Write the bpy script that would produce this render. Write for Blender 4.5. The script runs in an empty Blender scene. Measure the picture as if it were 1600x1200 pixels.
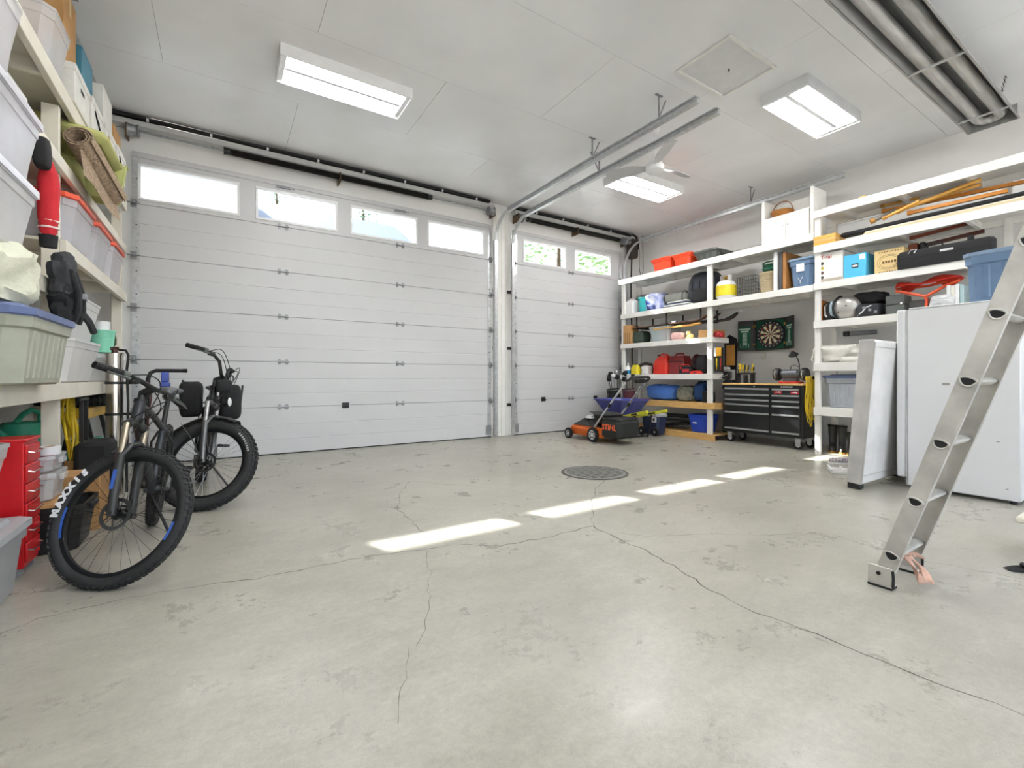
import bpy, bmesh, math, random
from mathutils import Vector, Matrix, noise
from math import pi, sin, cos, radians, sqrt
random.seed(7)
SC = bpy.context.scene
COL = SC.collection
# ---------------------------------------------------------------- camera, world, sun, exposure
F, H, CY = 711.1, 1.035, 589.7            # focal length in pixels (1600 wide), eye height, horizon row
YAW = radians(32.53)
SN, CS = sin(YAW), cos(YAW)
cam = bpy.data.cameras.new('camera')
cam.sensor_width = 36.0
cam.lens = F * 36.0 / 1600.0
cam.shift_y = -(600.0 - CY) / 1600.0
cam.clip_start = 0.02
camo = bpy.data.objects.new('camera', cam)
camo.location = (0, 0, H)
camo.rotation_euler = (pi / 2, 0, -YAW)
COL.objects.link(camo)
SC.camera = camo
SC.view_settings.view_transform = 'Standard'
SC.view_settings.look = 'None'
SC.view_settings.gamma = 1.0
SC.view_settings.use_curve_mapping = False
SC.view_settings.exposure = 0.95
wd = bpy.data.worlds.new('world')
SC.world = wd
wd.use_nodes = True
wn = wd.node_tree
bg = wn.nodes['Background']
sky = wn.nodes.new('ShaderNodeTexSky')
sky.sky_type = 'NISHITA'
sky.sun_disc = False
sky.sun_elevation = radians(36.5)
sky.sun_rotation = math.atan2(-.49, 1.26)
sky.air_density = 1.0
sky.dust_density = 3.0
hs = wn.nodes.new('ShaderNodeHueSaturation')
hs.inputs['Saturation'].default_value = .5
wn.links.new(sky.outputs[0], hs.inputs['Color'])
wn.links.new(hs.outputs[0], bg.inputs[0])
bg.inputs[1].default_value = 0.5
sl = bpy.data.lights.new('sun', 'SUN')
sl.energy = 13.0
sl.angle = radians(0.6)
sl.color = (1.0, .96, .9)
slo = bpy.data.objects.new('sun', sl)
slo.rotation_euler = Vector((.49, -1.26, -1.0)).to_track_quat('-Z', 'Y').to_euler()
slo.location = (0, 12, 9)
COL.objects.link(slo)
TUBE_LIGHT = 24.0                          # emission strength of every fluorescent tube


def dirp(px):
    u = (px - 800) / F
    return SN + u * CS, CS - u * SN


def yy(px, X):                            # Y of the picture column on the plane x = X
    dx, dy = dirp(px)
    return X / dx * dy


def zz(px, py, X):                        # height of a point seen on the plane x = X
    dx, dy = dirp(px)
    return H + (CY - py) / F * X / dx


# ---------------------------------------------------------------- materials
def lin(c):
    c = c / 255.0
    return c / 12.92 if c <= .04045 else ((c + .055) / 1.055) ** 2.4


def rgb(h):
    if isinstance(h, str):
        h = h.lstrip('#')
        return tuple(lin(int(h[i:i + 2], 16)) for i in (0, 2, 4)) + (1,)
    return tuple(h) + (1,)


MATS = {}


def mat(name, col, rough=.5, metal=0.0, var=.10, scale=9.0, bump=0.0, bscale=60.0, emit=0.0, coat=0.0, spec=.5, col2=None, stretch=None):
    if name in MATS:
        return MATS[name]
    m = bpy.data.materials.new(name)
    m.use_nodes = True
    nt = m.node_tree
    b = nt.nodes['Principled BSDF']
    c = rgb(col)
    b.inputs['Roughness'].default_value = rough
    b.inputs['Metallic'].default_value = metal
    b.inputs['Specular IOR Level'].default_value = spec
    if coat:
        b.inputs['Coat Weight'].default_value = coat
    tc = nt.nodes.new('ShaderNodeTexCoord')
    src = tc.outputs['Object']
    if stretch:
        mp = nt.nodes.new('ShaderNodeMapping')
        mp.inputs['Scale'].default_value = stretch
        nt.links.new(src, mp.inputs[0])
        src = mp.outputs[0]
    if var > 0:
        n = nt.nodes.new('ShaderNodeTexNoise')
        n.inputs['Scale'].default_value = scale
        n.inputs['Detail'].default_value = 5
        nt.links.new(src, n.inputs['Vector'])
        r = nt.nodes.new('ShaderNodeValToRGB')
        r.color_ramp.elements[0].position = .3
        r.color_ramp.elements[1].position = .7
        lo = rgb(col2) if col2 else tuple(max(0, x * (1 - var)) for x in c[:3]) + (1,)
        hi = c if col2 else tuple(min(1, x * (1 + var * .6)) for x in c[:3]) + (1,)
        r.color_ramp.elements[0].color = lo
        r.color_ramp.elements[1].color = hi
        nt.links.new(n.outputs[0], r.inputs[0])
        nt.links.new(r.outputs[0], b.inputs['Base Color'])
    else:
        b.inputs['Base Color'].default_value = c
    if bump:
        n2 = nt.nodes.new('ShaderNodeTexNoise')
        n2.inputs['Scale'].default_value = bscale
        n2.inputs['Detail'].default_value = 4
        nt.links.new(src, n2.inputs['Vector'])
        bp = nt.nodes.new('ShaderNodeBump')
        bp.inputs['Strength'].default_value = bump
        bp.inputs['Distance'].default_value = .01
        nt.links.new(n2.outputs[0], bp.inputs['Height'])
        nt.links.new(bp.outputs[0], b.inputs['Normal'])
    if emit:
        b.inputs['Emission Color'].default_value = c
        b.inputs['Emission Strength'].default_value = emit
    MATS[name] = m
    return m


def clear(name, col, alpha=.5, rough=.25):
    """translucent plastic: part see-through, part milky"""
    if name in MATS:
        return MATS[name]
    m = bpy.data.materials.new(name)
    m.use_nodes = True
    nt = m.node_tree
    b = nt.nodes['Principled BSDF']
    b.inputs['Base Color'].default_value = rgb(col)
    b.inputs['Roughness'].default_value = rough
    tc = nt.nodes.new('ShaderNodeTexCoord')
    n = nt.nodes.new('ShaderNodeTexNoise')
    n.inputs['Scale'].default_value = 4
    nt.links.new(tc.outputs['Object'], n.inputs['Vector'])
    mr = nt.nodes.new('ShaderNodeMapRange')
    mr.inputs[3].default_value = max(0, alpha - .08)
    mr.inputs[4].default_value = min(1, alpha + .08)
    nt.links.new(n.outputs[0], mr.inputs[0])
    nt.links.new(mr.outputs[0], b.inputs['Alpha'])
    MATS[name] = m
    return m


def pane_mat():
    m = bpy.data.materials.new('window_glass')
    m.use_nodes = True
    nt = m.node_tree
    out = nt.nodes['Material Output']
    nt.nodes.remove(nt.nodes['Principled BSDF'])
    t = nt.nodes.new('ShaderNodeBsdfTransparent')
    t.inputs[0].default_value = (.93, .96, .97, 1)
    g = nt.nodes.new('ShaderNodeBsdfGlossy')
    g.inputs['Roughness'].default_value = .03
    fr = nt.nodes.new('ShaderNodeFresnel')
    fr.inputs[0].default_value = 1.45
    mx = nt.nodes.new('ShaderNodeMixShader')
    ge = nt.nodes.new('ShaderNodeNewGeometry')
    inv = nt.nodes.new('ShaderNodeMath')
    inv.operation = 'SUBTRACT'
    inv.inputs[0].default_value = 1.0
    nt.links.new(ge.outputs['Backfacing'], inv.inputs[1])
    mu = nt.nodes.new('ShaderNodeMath')
    mu.operation = 'MULTIPLY'
    nt.links.new(fr.outputs[0], mu.inputs[0])
    nt.links.new(inv.outputs[0], mu.inputs[1])
    nt.links.new(mu.outputs[0], mx.inputs[0])
    nt.links.new(t.outputs[0], mx.inputs[1])
    nt.links.new(g.outputs[0], mx.inputs[2])
    nt.links.new(mx.outputs[0], out.inputs[0])
    return m


def concrete():
    m = bpy.data.materials.new('concrete_floor')
    m.use_nodes = True
    nt = m.node_tree
    N, L = nt.nodes, nt.links
    b = N['Principled BSDF']
    tc = N.new('ShaderNodeTexCoord')

    def nz(scale, detail, dist=0.0, st=None, rough=.6):
        n = N.new('ShaderNodeTexNoise')
        n.inputs['Scale'].default_value = scale
        n.inputs['Detail'].default_value = detail
        n.inputs['Distortion'].default_value = dist
        n.inputs['Roughness'].default_value = rough
        if st:
            mp = N.new('ShaderNodeMapping')
            mp.inputs['Scale'].default_value = st[:3]
            mp.inputs['Rotation'].default_value = (0, 0, st[3])
            L.new(tc.outputs['Object'], mp.inputs[0])
            L.new(mp.outputs[0], n.inputs['Vector'])
        else:
            L.new(tc.outputs['Object'], n.inputs['Vector'])
        return n

    def ramp(src, p0, p1, c0, c1):
        r = N.new('ShaderNodeValToRGB')
        r.color_ramp.elements[0].position = p0
        r.color_ramp.elements[1].position = p1
        r.color_ramp.elements[0].color = c0
        r.color_ramp.elements[1].color = c1
        L.new(src, r.inputs[0])
        return r

    def mixc(bt, fac, a, c):
        x = N.new('ShaderNodeMix')
        x.data_type = 'RGBA'
        x.blend_type = bt
        x.inputs[0].default_value = fac
        L.new(a, x.inputs[6])
        L.new(c, x.inputs[7])
        return x.outputs[2]
    big = ramp(nz(.8, 9, .1, None, .65).outputs[0], .25, .75, rgb('#a7a397'), rgb('#c8c4b8'))
    mid = ramp(nz(5.5, 12, 0, (1, 2.0, 1, .5), .75).outputs[0], .25, .75, (.70, .70, .68, 1), (1, 1, 1, 1))
    fine = ramp(nz(36, 10, 0, None, .85).outputs[0], .34, .64, (.70, .70, .68, 1), (1, 1, 1, 1))
    blot = ramp(nz(1.9, 15, 0, (1.0, 2.0, 1, -.4), .85).outputs[0], .32, .62, (.80, .80, .78, 1), (1, 1, 1, 1))
    grit = ramp(nz(190, 3).outputs[0], .28, .42, (.66, .66, .64, 1), (1, 1, 1, 1))
    vor = N.new('ShaderNodeTexVoronoi')
    vor.feature = 'DISTANCE_TO_EDGE'
    vor.inputs['Scale'].default_value = 62
    L.new(tc.outputs['Object'], vor.inputs['Vector'])
    craze = ramp(vor.outputs['Distance'], .0, .05, (.72, .72, .70, 1), (1, 1, 1, 1))
    cm = ramp(nz(.9, 6, .2).outputs[0], .52, .68, (0, 0, 0, 1), (.7, .7, .7, 1))
    c = mixc('MULTIPLY', .6, big.outputs[0], mid.outputs[0])
    c = mixc('MULTIPLY', .7, c, fine.outputs[0])
    c = mixc('MULTIPLY', .8, c, blot.outputs[0])
    c = mixc('MULTIPLY', .6, c, grit.outputs[0])
    cz = N.new('ShaderNodeMix')
    cz.data_type = 'RGBA'
    cz.blend_type = 'MULTIPLY'
    L.new(cm.outputs[0], cz.inputs[0])
    L.new(c, cz.inputs[6])
    L.new(craze.outputs[0], cz.inputs[7])
    c = cz.outputs[2]
    L.new(c, b.inputs['Base Color'])
    ro = ramp(nz(2.3, 12, 0, None, .8).outputs[0], .25, .75, (.20, .20, .20, 1), (.42, .42, .42, 1))
    L.new(ro.outputs[0], b.inputs['Roughness'])
    b.inputs['Specular IOR Level'].default_value = .45
    bp = N.new('ShaderNodeBump')
    bp.inputs['Strength'].default_value = .12
    bp.inputs['Distance'].default_value = .006
    L.new(nz(32, 6).outputs[0], bp.inputs['Height'])
    L.new(bp.outputs[0], b.inputs['Normal'])
    return m


# ---------------------------------------------------------------- mesh building
class G:
    def __init__(s):
        s.v, s.f = [], []

    def add(s, vs, fs, M=None):
        o = len(s.v)
        if M is not None:
            vs = [M @ Vector(p) for p in vs]
        s.v += [tuple(p) for p in vs]
        s.f += [tuple(i + o for i in q) for q in fs]
        return s

    def box(s, x0, x1, y0, y1, z0, z1, b=0.0, M=None):
        if x0 > x1: x0, x1 = x1, x0
        if y0 > y1: y0, y1 = y1, y0
        if z0 > z1: z0, z1 = z1, z0
        if b <= 0:
            vs = [(x, y, z) for x in (x0, x1) for y in (y0, y1) for z in (z0, z1)]
            fs = [(0, 1, 3, 2), (4, 6, 7, 5), (0, 4, 5, 1), (2, 3, 7, 6), (0, 2, 6, 4), (1, 5, 7, 3)]
            return s.add(vs, fs, M)
        b = min(b, (x1 - x0) * .49, (y1 - y0) * .49, (z1 - z0) * .49)
        vs, ix = [], {}
        for i, x in enumerate((x0, x1)):
            for j, y in enumerate((y0, y1)):
                for k, z in enumerate((z0, z1)):
                    sx, sy, sz = (b if i == 0 else -b), (b if j == 0 else -b), (b if k == 0 else -b)
                    for a, p in enumerate(((x, y + sy, z + sz), (x + sx, y, z + sz), (x + sx, y + sy, z))):
                        ix[(i, j, k, a)] = len(vs)
                        vs.append(p)
        fs = []
        Q = lambda *k: tuple(ix[t] for t in k)
        for i in (0, 1):
            q = Q((i, 0, 0, 0), (i, 0, 1, 0), (i, 1, 1, 0), (i, 1, 0, 0))
            fs.append(q if i == 0 else q[::-1])
            q = Q((0, i, 0, 1), (1, i, 0, 1), (1, i, 1, 1), (0, i, 1, 1))
            fs.append(q if i == 0 else q[::-1])
            q = Q((0, 0, i, 2), (0, 1, i, 2), (1, 1, i, 2), (1, 0, i, 2))
            fs.append(q if i == 0 else q[::-1])
        for i in (0, 1):
            for j in (0, 1):
                q = Q((i, j, 0, 0), (i, j, 0, 1), (i, j, 1, 1), (i, j, 1, 0))
                fs.append(q if (i + j) % 2 else q[::-1])
                q = Q((i, 0, j, 0), (i, 0, j, 2), (i, 1, j, 2), (i, 1, j, 0))
                fs.append(q if (i + j) % 2 == 0 else q[::-1])
                q = Q((0, i, j, 1), (1, i, j, 1), (1, i, j, 2), (0, i, j, 2))
                fs.append(q if (i + j) % 2 == 0 else q[::-1])
                for k in (0, 1):
                    q = Q((i, j, k, 0), (i, j, k, 1), (i, j, k, 2))
                    fs.append(q if (i + j + k) % 2 else q[::-1])
        return s.add(vs, fs, M)

    def cyl(s, p0, p1, r0, r1=None, n=14, caps=True, M=None):
        r1 = r0 if r1 is None else r1
        p0, p1 = Vector(p0), Vector(p1)
        d = (p1 - p0)
        if d.length < 1e-7:
            return s
        d.normalize()
        a = d.orthogonal().normalized()
        b = d.cross(a)
        vs = []
        for p, r in ((p0, r0), (p1, r1)):
            for i in range(n):
                t = 2 * pi * i / n
                vs.append(p + a * (r * cos(t)) + b * (r * sin(t)))
        fs = [(i, (i + 1) % n, n + (i + 1) % n, n + i) for i in range(n)]
        if caps:
            fs += [tuple(range(n))[::-1], tuple(range(n, 2 * n))]
        return s.add(vs, fs, M)

    def tube(s, pts, r, n=8, closed=False, M=None, flat=None):
        pts = [Vector(p) for p in pts]
        m = len(pts)
        rs = r if isinstance(r, (list, tuple)) else [r] * m
        vs, prev = [], None
        for i, p in enumerate(pts):
            if closed:
                d = pts[(i + 1) % m] - pts[i - 1]
            else:
                d = pts[min(i + 1, m - 1)] - pts[max(i - 1, 0)]
            if d.length < 1e-9: d = Vector((0, 0, 1))
            d.normalize()
            if prev is None:
                a = d.orthogonal().normalized()
            else:
                a = prev - d * prev.dot(d)
                a = d.orthogonal().normalized() if a.length < 1e-6 else a.normalized()
            prev = a
            b = d.cross(a)
            for k in range(n):
                t = 2 * pi * k / n
                vs.append(p + a * (rs[i] * cos(t)) + b * (rs[i] * sin(t)))
        fs = []
        for i in range(m if closed else m - 1):
            j = (i + 1) % m
            for k in range(n):
                l = (k + 1) % n
                fs.append((i * n + k, i * n + l, j * n + l, j * n + k))
        if not closed:
            fs += [tuple(range(n))[::-1], tuple(range((m - 1) * n, m * n))]
        return s.add(vs, fs, M)

    def lathe(s, prof, n=24, M=None, closed=False):
        vs, m = [], len(prof)
        for r, z in prof:
            for i in range(n):
                t = 2 * pi * i / n
                vs.append((max(r, 1e-5) * cos(t), max(r, 1e-5) * sin(t), z))
        fs = []
        for j in range(m if closed else m - 1):
            q = (j + 1) % m
            for i in range(n):
                k = (i + 1) % n
                fs.append((j * n + i, j * n + k, q * n + k, q * n + i))
        if not closed:
            fs += [tuple(range(n))[::-1], tuple(range((m - 1) * n, m * n))]
        return s.add(vs, fs, M)

    def prism(s, poly, a, b, axis='y', M=None):
        """polygon in the two other axes, extruded from a to b"""
        n = len(poly)
        mk = {'x': lambda p, t: (t, p[0], p[1]), 'y': lambda p, t: (p[0], t, p[1]), 'z': lambda p, t: (p[0], p[1], t)}[axis]
        vs = [mk(p, a) for p in poly] + [mk(p, b) for p in poly]
        fs = [(i, (i + 1) % n, n + (i + 1) % n, n + i) for i in range(n)]
        fs += [tuple(range(n))[::-1], tuple(range(n, 2 * n))]
        return s.add(vs, fs, M)

    def blob(s, c, d, e=.6, amp=.0, sc=4.0, seed=0, nu=28, nv=18, fold=0.0, M=None, flat=True):
        """soft rounded lump: c centre, d half sizes, e squareness, noise folds"""
        sg = lambda w, q: math.copysign(abs(w) ** q, w)
        vs = []
        for j in range(nv + 1):
            ph = -pi / 2 + pi * j / nv
            for i in range(nu):
                th = 2 * pi * i / nu
                x, y, z = sg(cos(ph), e) * sg(cos(th), e), sg(cos(ph), e) * sg(sin(th), e), sg(sin(ph), e)
                q = Vector((x * d[0], y * d[1], z * d[2]))
                k = noise.noise(q * sc + Vector((seed * 7.1, seed * 3.3, seed))) * amp
                if fold:
                    k += (abs(noise.noise(Vector((q.x * sc * 1.6, q.y * sc * .7, q.z * sc * 1.2 + seed)) * 1.5)) - .25) * -fold
                q = q * (1 + k)
                if flat: q.z = max(q.z, -d[2])
                vs.append(q + Vector(c))
        fs = []
        for j in range(nv):
            for i in range(nu):
                k = (i + 1) % nu
                fs.append((j * nu + i, j * nu + k, (j + 1) * nu + k, (j + 1) * nu + i))
        return s.add(vs, fs, M)

    def torus(s, c, n, R, r, m=32, k=8):
        c, n = Vector(c), Vector(n).normalized()
        a = n.orthogonal().normalized()
        b = n.cross(a)
        return s.tube([c + a * (R * cos(2 * pi * i / m)) + b * (R * sin(2 * pi * i / m)) for i in range(m)], r, k, closed=True)

    def sheet(s, fn, nu, nv, th=0.0):
        """parametric sheet fn(u,v) with thickness downwards"""
        vs = [fn(i / nu, j / nv) for j in range(nv + 1) for i in range(nu + 1)]
        w = nu + 1
        fs = [(j * w + i, j * w + i + 1, (j + 1) * w + i + 1, (j + 1) * w + i) for j in range(nv) for i in range(nu)]
        if th:
            o = len(vs)
            vs = vs + [Vector(p) - Vector((0, 0, th)) for p in vs]
            fs += [tuple(q + o for q in f[::-1]) for f in fs]
            edge = [i for i in range(w)] + [j * w + nu for j in range(1, nv + 1)] + [nv * w + i for i in range(nu - 1, -1, -1)] + [j * w for j in range(nv - 1, 0, -1)]
            for a, b2 in zip(edge, edge[1:] + edge[:1]):
                fs.append((b2, a, a + o, b2 + o))
        return s.add(vs, fs)


def obj(name, g, m, parent=None, smooth=True, world=False, fix=True):
    me = bpy.data.meshes.new(name)
    me.from_pydata([tuple(p) for p in g.v], [], g.f)
    if fix:
        bm = bmesh.new()
        bm.from_mesh(me)
        bmesh.ops.recalc_face_normals(bm, faces=bm.faces)
        bm.to_mesh(me)
        bm.free()
    me.materials.append(m)
    if smooth:
        me.polygons.foreach_set('use_smooth', [True] * len(me.polygons))
        me.set_sharp_from_angle(angle=radians(38))
    me.update()
    o = bpy.data.objects.new(name, me)
    COL.objects.link(o)
    if parent is not None:
        o.parent = parent
        if world:
            p = parent
            off = Vector((0, 0, 0))
            while p is not None:
                off += p.location
                p = p.parent
            o.location = -off
    return o


def inst(name, me, parent, loc=(0, 0, 0), rot=None, scale=None):
    o = bpy.data.objects.new(name, me)
    COL.objects.link(o)
    o.parent = parent
    o.location = loc
    if rot: o.rotation_euler = rot
    if scale: o.scale = scale
    return o


def tag(o, label, cat, group=None):
    o['label'] = label
    o['category'] = cat
    if group: o['group'] = group
    return o


def thing(name, label, cat, loc=(0, 0, 0), rz=0.0, group=None):
    o = bpy.data.objects.new(name, None)
    o.empty_display_size = .1
    COL.objects.link(o)
    o.location = loc
    o.rotation_euler = (0, 0, rz)
    return tag(o, label, cat, group)


def struct(name, g, m, smooth=False):
    o = obj(name, g, m, None, smooth)
    o['kind'] = 'structure'
    return o


def sroot(name, loc=(0, 0, 0)):
    o = bpy.data.objects.new(name, None)
    o.empty_display_size = .1
    COL.objects.link(o)
    o.location = loc
    o['kind'] = 'structure'
    return o


def text_mesh(body, size, extrude=.0006, align='CENTER', shear=0.0, bold=0.0):
    cu = bpy.data.curves.new('lettering', 'FONT')
    cu.body = body
    cu.size = size
    cu.extrude = extrude
    cu.align_x = align
    cu.align_y = 'CENTER'
    cu.shear = shear
    cu.offset = bold
    cu.resolution_u = 2
    o = bpy.data.objects.new('lettering', cu)
    COL.objects.link(o)
    bpy.context.view_layer.update()
    me = bpy.data.meshes.new_from_object(o.evaluated_get(bpy.context.evaluated_depsgraph_get()))
    COL.objects.unlink(o)
    bpy.data.objects.remove(o)
    return me


def lettering(body, size, m, parent, M, **kw):
    """M maps text x/y (right/up) and z (out) into the parent's space"""
    me = text_mesh(body, size, **kw)
    me.materials.clear()
    me.materials.append(m)
    o = bpy.data.objects.new('lettering', me)
    COL.objects.link(o)
    o.parent = parent
    o.matrix_local = M
    return o


def axes(o, x, y, z):
    x, y, z = Vector(x), Vector(y), Vector(z)
    return Matrix(((x.x, y.x, z.x, o[0]), (x.y, y.y, z.y, o[1]), (x.z, y.z, z.z, o[2]), (0, 0, 0, 1)))


FACE_MX = lambda p: axes(p, (0, -1, 0), (0, 0, 1), (-1, 0, 0))     # reads on a face that looks towards -X
FACE_MY = lambda p: axes(p, (1, 0, 0), (0, 0, 1), (0, -1, 0))      # ... towards -Y
FACE_PX = lambda p: axes(p, (0, 1, 0), (0, 0, 1), (1, 0, 0))       # ... towards +X
# ================================================================ ROOM
XL, XR, YF, YB, ZC = -1.62, 7.77, -2.6, 6.92, 4.09
WALL = mat('wall_paint', '#ecebe8', .55, var=.05, scale=2, bump=.05, bscale=40)
WHITEP = mat('white_paint_wood', '#eceae4', .45, var=.06, scale=5, bump=.04, bscale=30)
CREAMP = mat('cream_paint_wood', '#e6e0d0', .5, var=.08, scale=5, bump=.05, bscale=30)
DOORM = mat('door_panel_white', '#c8c8c8', .42, var=.03, scale=1.5, bump=.05, bscale=90)
BLACK = mat('black_rubber', '#161616', .7, var=.2)
BLKP = mat('black_plastic', '#1c1c1d', .42, var=.2)
DKMET = mat('dark_steel', '#3a3a3a', .42, .8, var=.2, scale=14)
GALV = mat('galvanised_steel', '#c6c8c9', .34, .6, var=.18, scale=22)
GALVD = mat('dull_galvanised_steel', '#989a9c', .42, .55, var=.25, scale=18)
CHROME = mat('chrome', '#dadada', .16, 1, var=.05)
ALU = mat('ladder_aluminium', '#c4c1ba', .42, .45, var=.28, scale=7, bump=.05, bscale=30)
PINE = mat('bare_pine', '#d6ab69', .55, var=.16, scale=6, stretch=(8, 1, 8))
WOODY = mat('yellow_wood', '#dba650', .5, var=.16, scale=6, stretch=(6, 1, 6))
CARD = mat('cardboard', '#b98d5a', .8, var=.1, scale=12)
WHITE = mat('white_plastic', '#ebebeb', .4, var=.04)
TUBE_M = mat('lit_tube', (1, 1, 1), .4, var=0, emit=TUBE_LIGHT)

# floor -----------------------------------------------------------
g = G()
g.box(XL - .2, XR + .2, YF - .2, YB + .16, -.15, 0)
floor = struct('floor', g, concrete())


def fp(px, py):
    v = (CY - py) / F
    t = -H / v
    dx, dy = dirp(px)
    return dx * t, dy * t


CRACK = mat('crack_dark', '#57544e', .9, var=.2)


def crack(pts, w, seed):
    rr = random.Random(seed)
    P = [Vector((*fp(*p), 0)) for p in pts]
    Q = []
    for a, b in zip(P, P[1:]):
        n = max(2, int((b - a).length / .05))
        s = (b - a).normalized().cross(Vector((0, 0, 1)))
        for i in range(n):
            Q.append(a + (b - a) * (i / n) + s * rr.uniform(-.014, .014))
    Q.append(P[-1])
    vs, fs = [], []
    for i, q in enumerate(Q):
        d = (Q[min(i + 1, len(Q) - 1)] - Q[max(i - 1, 0)]).normalized()
        s = d.cross(Vector((0, 0, 1)))
        ww = w * rr.uniform(.35, 1.15)
        vs += [q + s * ww + Vector((0, 0, .0006)), q - s * ww + Vector((0, 0, .0006))]
        if i: fs.append((2 * i - 2, 2 * i - 1, 2 * i + 1, 2 * i))
    g = G()
    g.add(vs, fs)
    obj('crack', g, CRACK, floor, False)


for i, (p, w) in enumerate((
        ([(290, 918), (400, 904), (500, 884), (580, 868), (660, 858), (730, 850), (780, 853), (850, 841), (925, 822)], .0035),
        ([(925, 822), (975, 846), (1020, 866), (1085, 905), (1140, 940), (1230, 975), (1320, 1010), (1440, 1060), (1600, 1118)], .004),
        ([(925, 822), (926, 800), (924, 782), (932, 764), (945, 750)], .0022),
        ([(640, 752), (626, 768), (622, 796), (640, 812), (662, 832)], .0022),
        ([(640, 752), (720, 758), (800, 766), (860, 782)], .0018),
        ([(668, 860), (672, 900), (668, 960), (650, 1010)], .0012),
        ([(925, 828), (1010, 838), (1110, 834), (1190, 836), (1260, 836)], .0018),
        ([(290, 918), (180, 938), (60, 966), (0, 990)], .0022),
        ([(1190, 836), (1290, 832), (1420, 872), (1600, 905)], .002),
        ([(1110, 716), (1160, 722), (1230, 724)], .002),
        ([(640, 1010), (632, 1060), (622, 1130)], .001))):
    crack(p, w, i)

# drain cover
dx, dy = fp(929, 738.5)
t = thing('floor_drain', 'round steel drain cover set in the concrete floor', 'drain cover', (dx, dy, 0))
g = G(); g.lathe([(0, .0), (.36, 0), (.36, .004), (.352, .006), (.338, .006), (.336, .003), (0, .003)], 48); obj('rim', g, mat('drain_iron', '#55544f', .6, .5, var=.3, scale=20), t)
g = G(); g.lathe([(0, .002), (.33, .002), (.33, .0055), (0, .0055)], 48)
obj('lid', g, mat('drain_lid', '#8b8a84', .55, .3, var=.3, scale=30), t)
g = G()
for k in range(-5, 6):
    L = sqrt(.30 ** 2 - (k * .052) ** 2)
    g.box(-L, L, k * .052 - .008, k * .052 + .008, .0055, .0085)
obj('tread_bars', g, mat('drain_iron', '#55544f'), t, False)

# ceiling: painted sheets with open joints -------------------------
CEIL = mat('ceiling_gloss_paint', '#f2f2f2', .27, var=.06, scale=1.2, bump=.10, bscale=26)
GAPM = mat('joint_dark', '#9b9a98', .8, var=.05)
g = G()
g.box(XL - .15, XR + .15, YF - .15, YB + .16, ZC + .012, ZC + .12)
ceiling = struct('ceiling', g, GAPM)
ys = [YB, 5.55, 4.33, 3.11, 1.89, .67, -.55, -1.77, YF]
for r in range(len(ys) - 1):
    off = XL - (1.30 if r % 2 else .1)
    x = off
    while x < XR:
        a, b = max(x, XL), min(x + 2.44, XR)
        if b - a > .02:
            # the hatch opening stays free
            segs = [(a + .0016, b - .0016, ys[r + 1] + .0016, ys[r] - .0016)]
            g = G()
            for q in segs: g.box(q[0], q[1], q[2], q[3], ZC, ZC + .011)
            obj('ceiling_panel', g, CEIL, ceiling, False)
        x += 2.44
# attic hatch (framed panel fixed to the ceiling)
t = thing('attic_hatch', 'white framed attic hatch in the ceiling beside the lamps', 'hatch', (4.20, 2.655, ZC))
g = G()
for a in ((-.39, .39, -.29, -.26), (-.39, .39, .26, .29), (-.39, -.36, -.26, .26), (.36, .39, -.26, .26)):
    g.box(a[0], a[1], a[2], a[3], -.022, 0, .004)
obj('frame', g, WHITEP, t)
g = G(); g.box(-.36, .36, -.26, .26, -.006, 0); obj('panel', g, mat('hatch_panel', '#dededd', .4, var=.05), t)
g = G(); g.cyl((.02, -.02, -.035), (.02, -.02, -.012), .006); obj('pull', g, DKMET, t)

# walls -------------------------------------------------------------
g = G(); g.box(XL - .15, XL, YF - .15, YB + .15, 0, ZC + .01); struct('wall_left', g, WALL)
g = G(); g.box(XR, XR + .15, YF - .15, YB + .15, 0, ZC + .01); struct('wall_right', g, WALL)
g = G()
g.box(XL, -.6, YF - .15, YF, 0, ZC + .01)
g.box(6.6, XR, YF - .15, YF, 0, ZC + .01)
g.box(-.6, 6.6, YF - .15, YF, 3.5, ZC + .01)
struct('wall_front', g, WALL)
# made-up wide opening behind the camera, added to let daylight in
w_ = sroot('added_light_opening', (3.0, YF, 3.5))
for a, b in ((-.68, -.6), (6.6, 6.68)):
    g = G(); g.box(a, b, YF, YF + .03, 0, 3.5, .004); obj('jamb', g, WHITEP, w_, world=True)
g = G(); g.box(-.68, 6.68, YF, YF + .03, 3.5, 3.6, .004); obj('head_trim', g, WHITEP, w_, world=True)
g = G(); g.box(-30, 40, -40, YF - .15, -.2, -.05); struct('ground', g, mat('driveway', '#c4c2bc', .8, var=.15, scale=2))
D1, D2, DT = (-.90, 3.95), (4.38, 7.12), 3.68
g = G()
g.box(XL, D1[0] + .03, YB, YB + .15, 0, ZC + .01)
g.box(D1[1] - .03, D2[0] + .03, YB, YB + .15, 0, ZC + .01)
g.box(D2[1] - .03, XR, YB, YB + .15, 0, ZC + .01)
g.box(D1[0] + .03, D1[1] - .03, YB, YB + .15, DT - .03, ZC + .01)
g.box(D2[0] + .03, D2[1] - .03, YB, YB + .15, DT - .03, ZC + .01)
struct('wall_back', g, WALL)
# jamb boards between the doors
tr = sroot('trim_1', (4.16, YB, 0))
for a, b in ((-.165, -.085), (-.083, .0), (.002, .085), (.087, .165)):
    g = G(); g.box(a, b, -.045, 0, 0, 3.94, .004); obj('jamb_board', g, WHITEP, tr)
# upper ledge of the right wall
g = G(); g.box(XR - .012, XR, 2.2, YB - .05, 3.30, 3.315); struct('trim_2', g, WALL)
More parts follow.
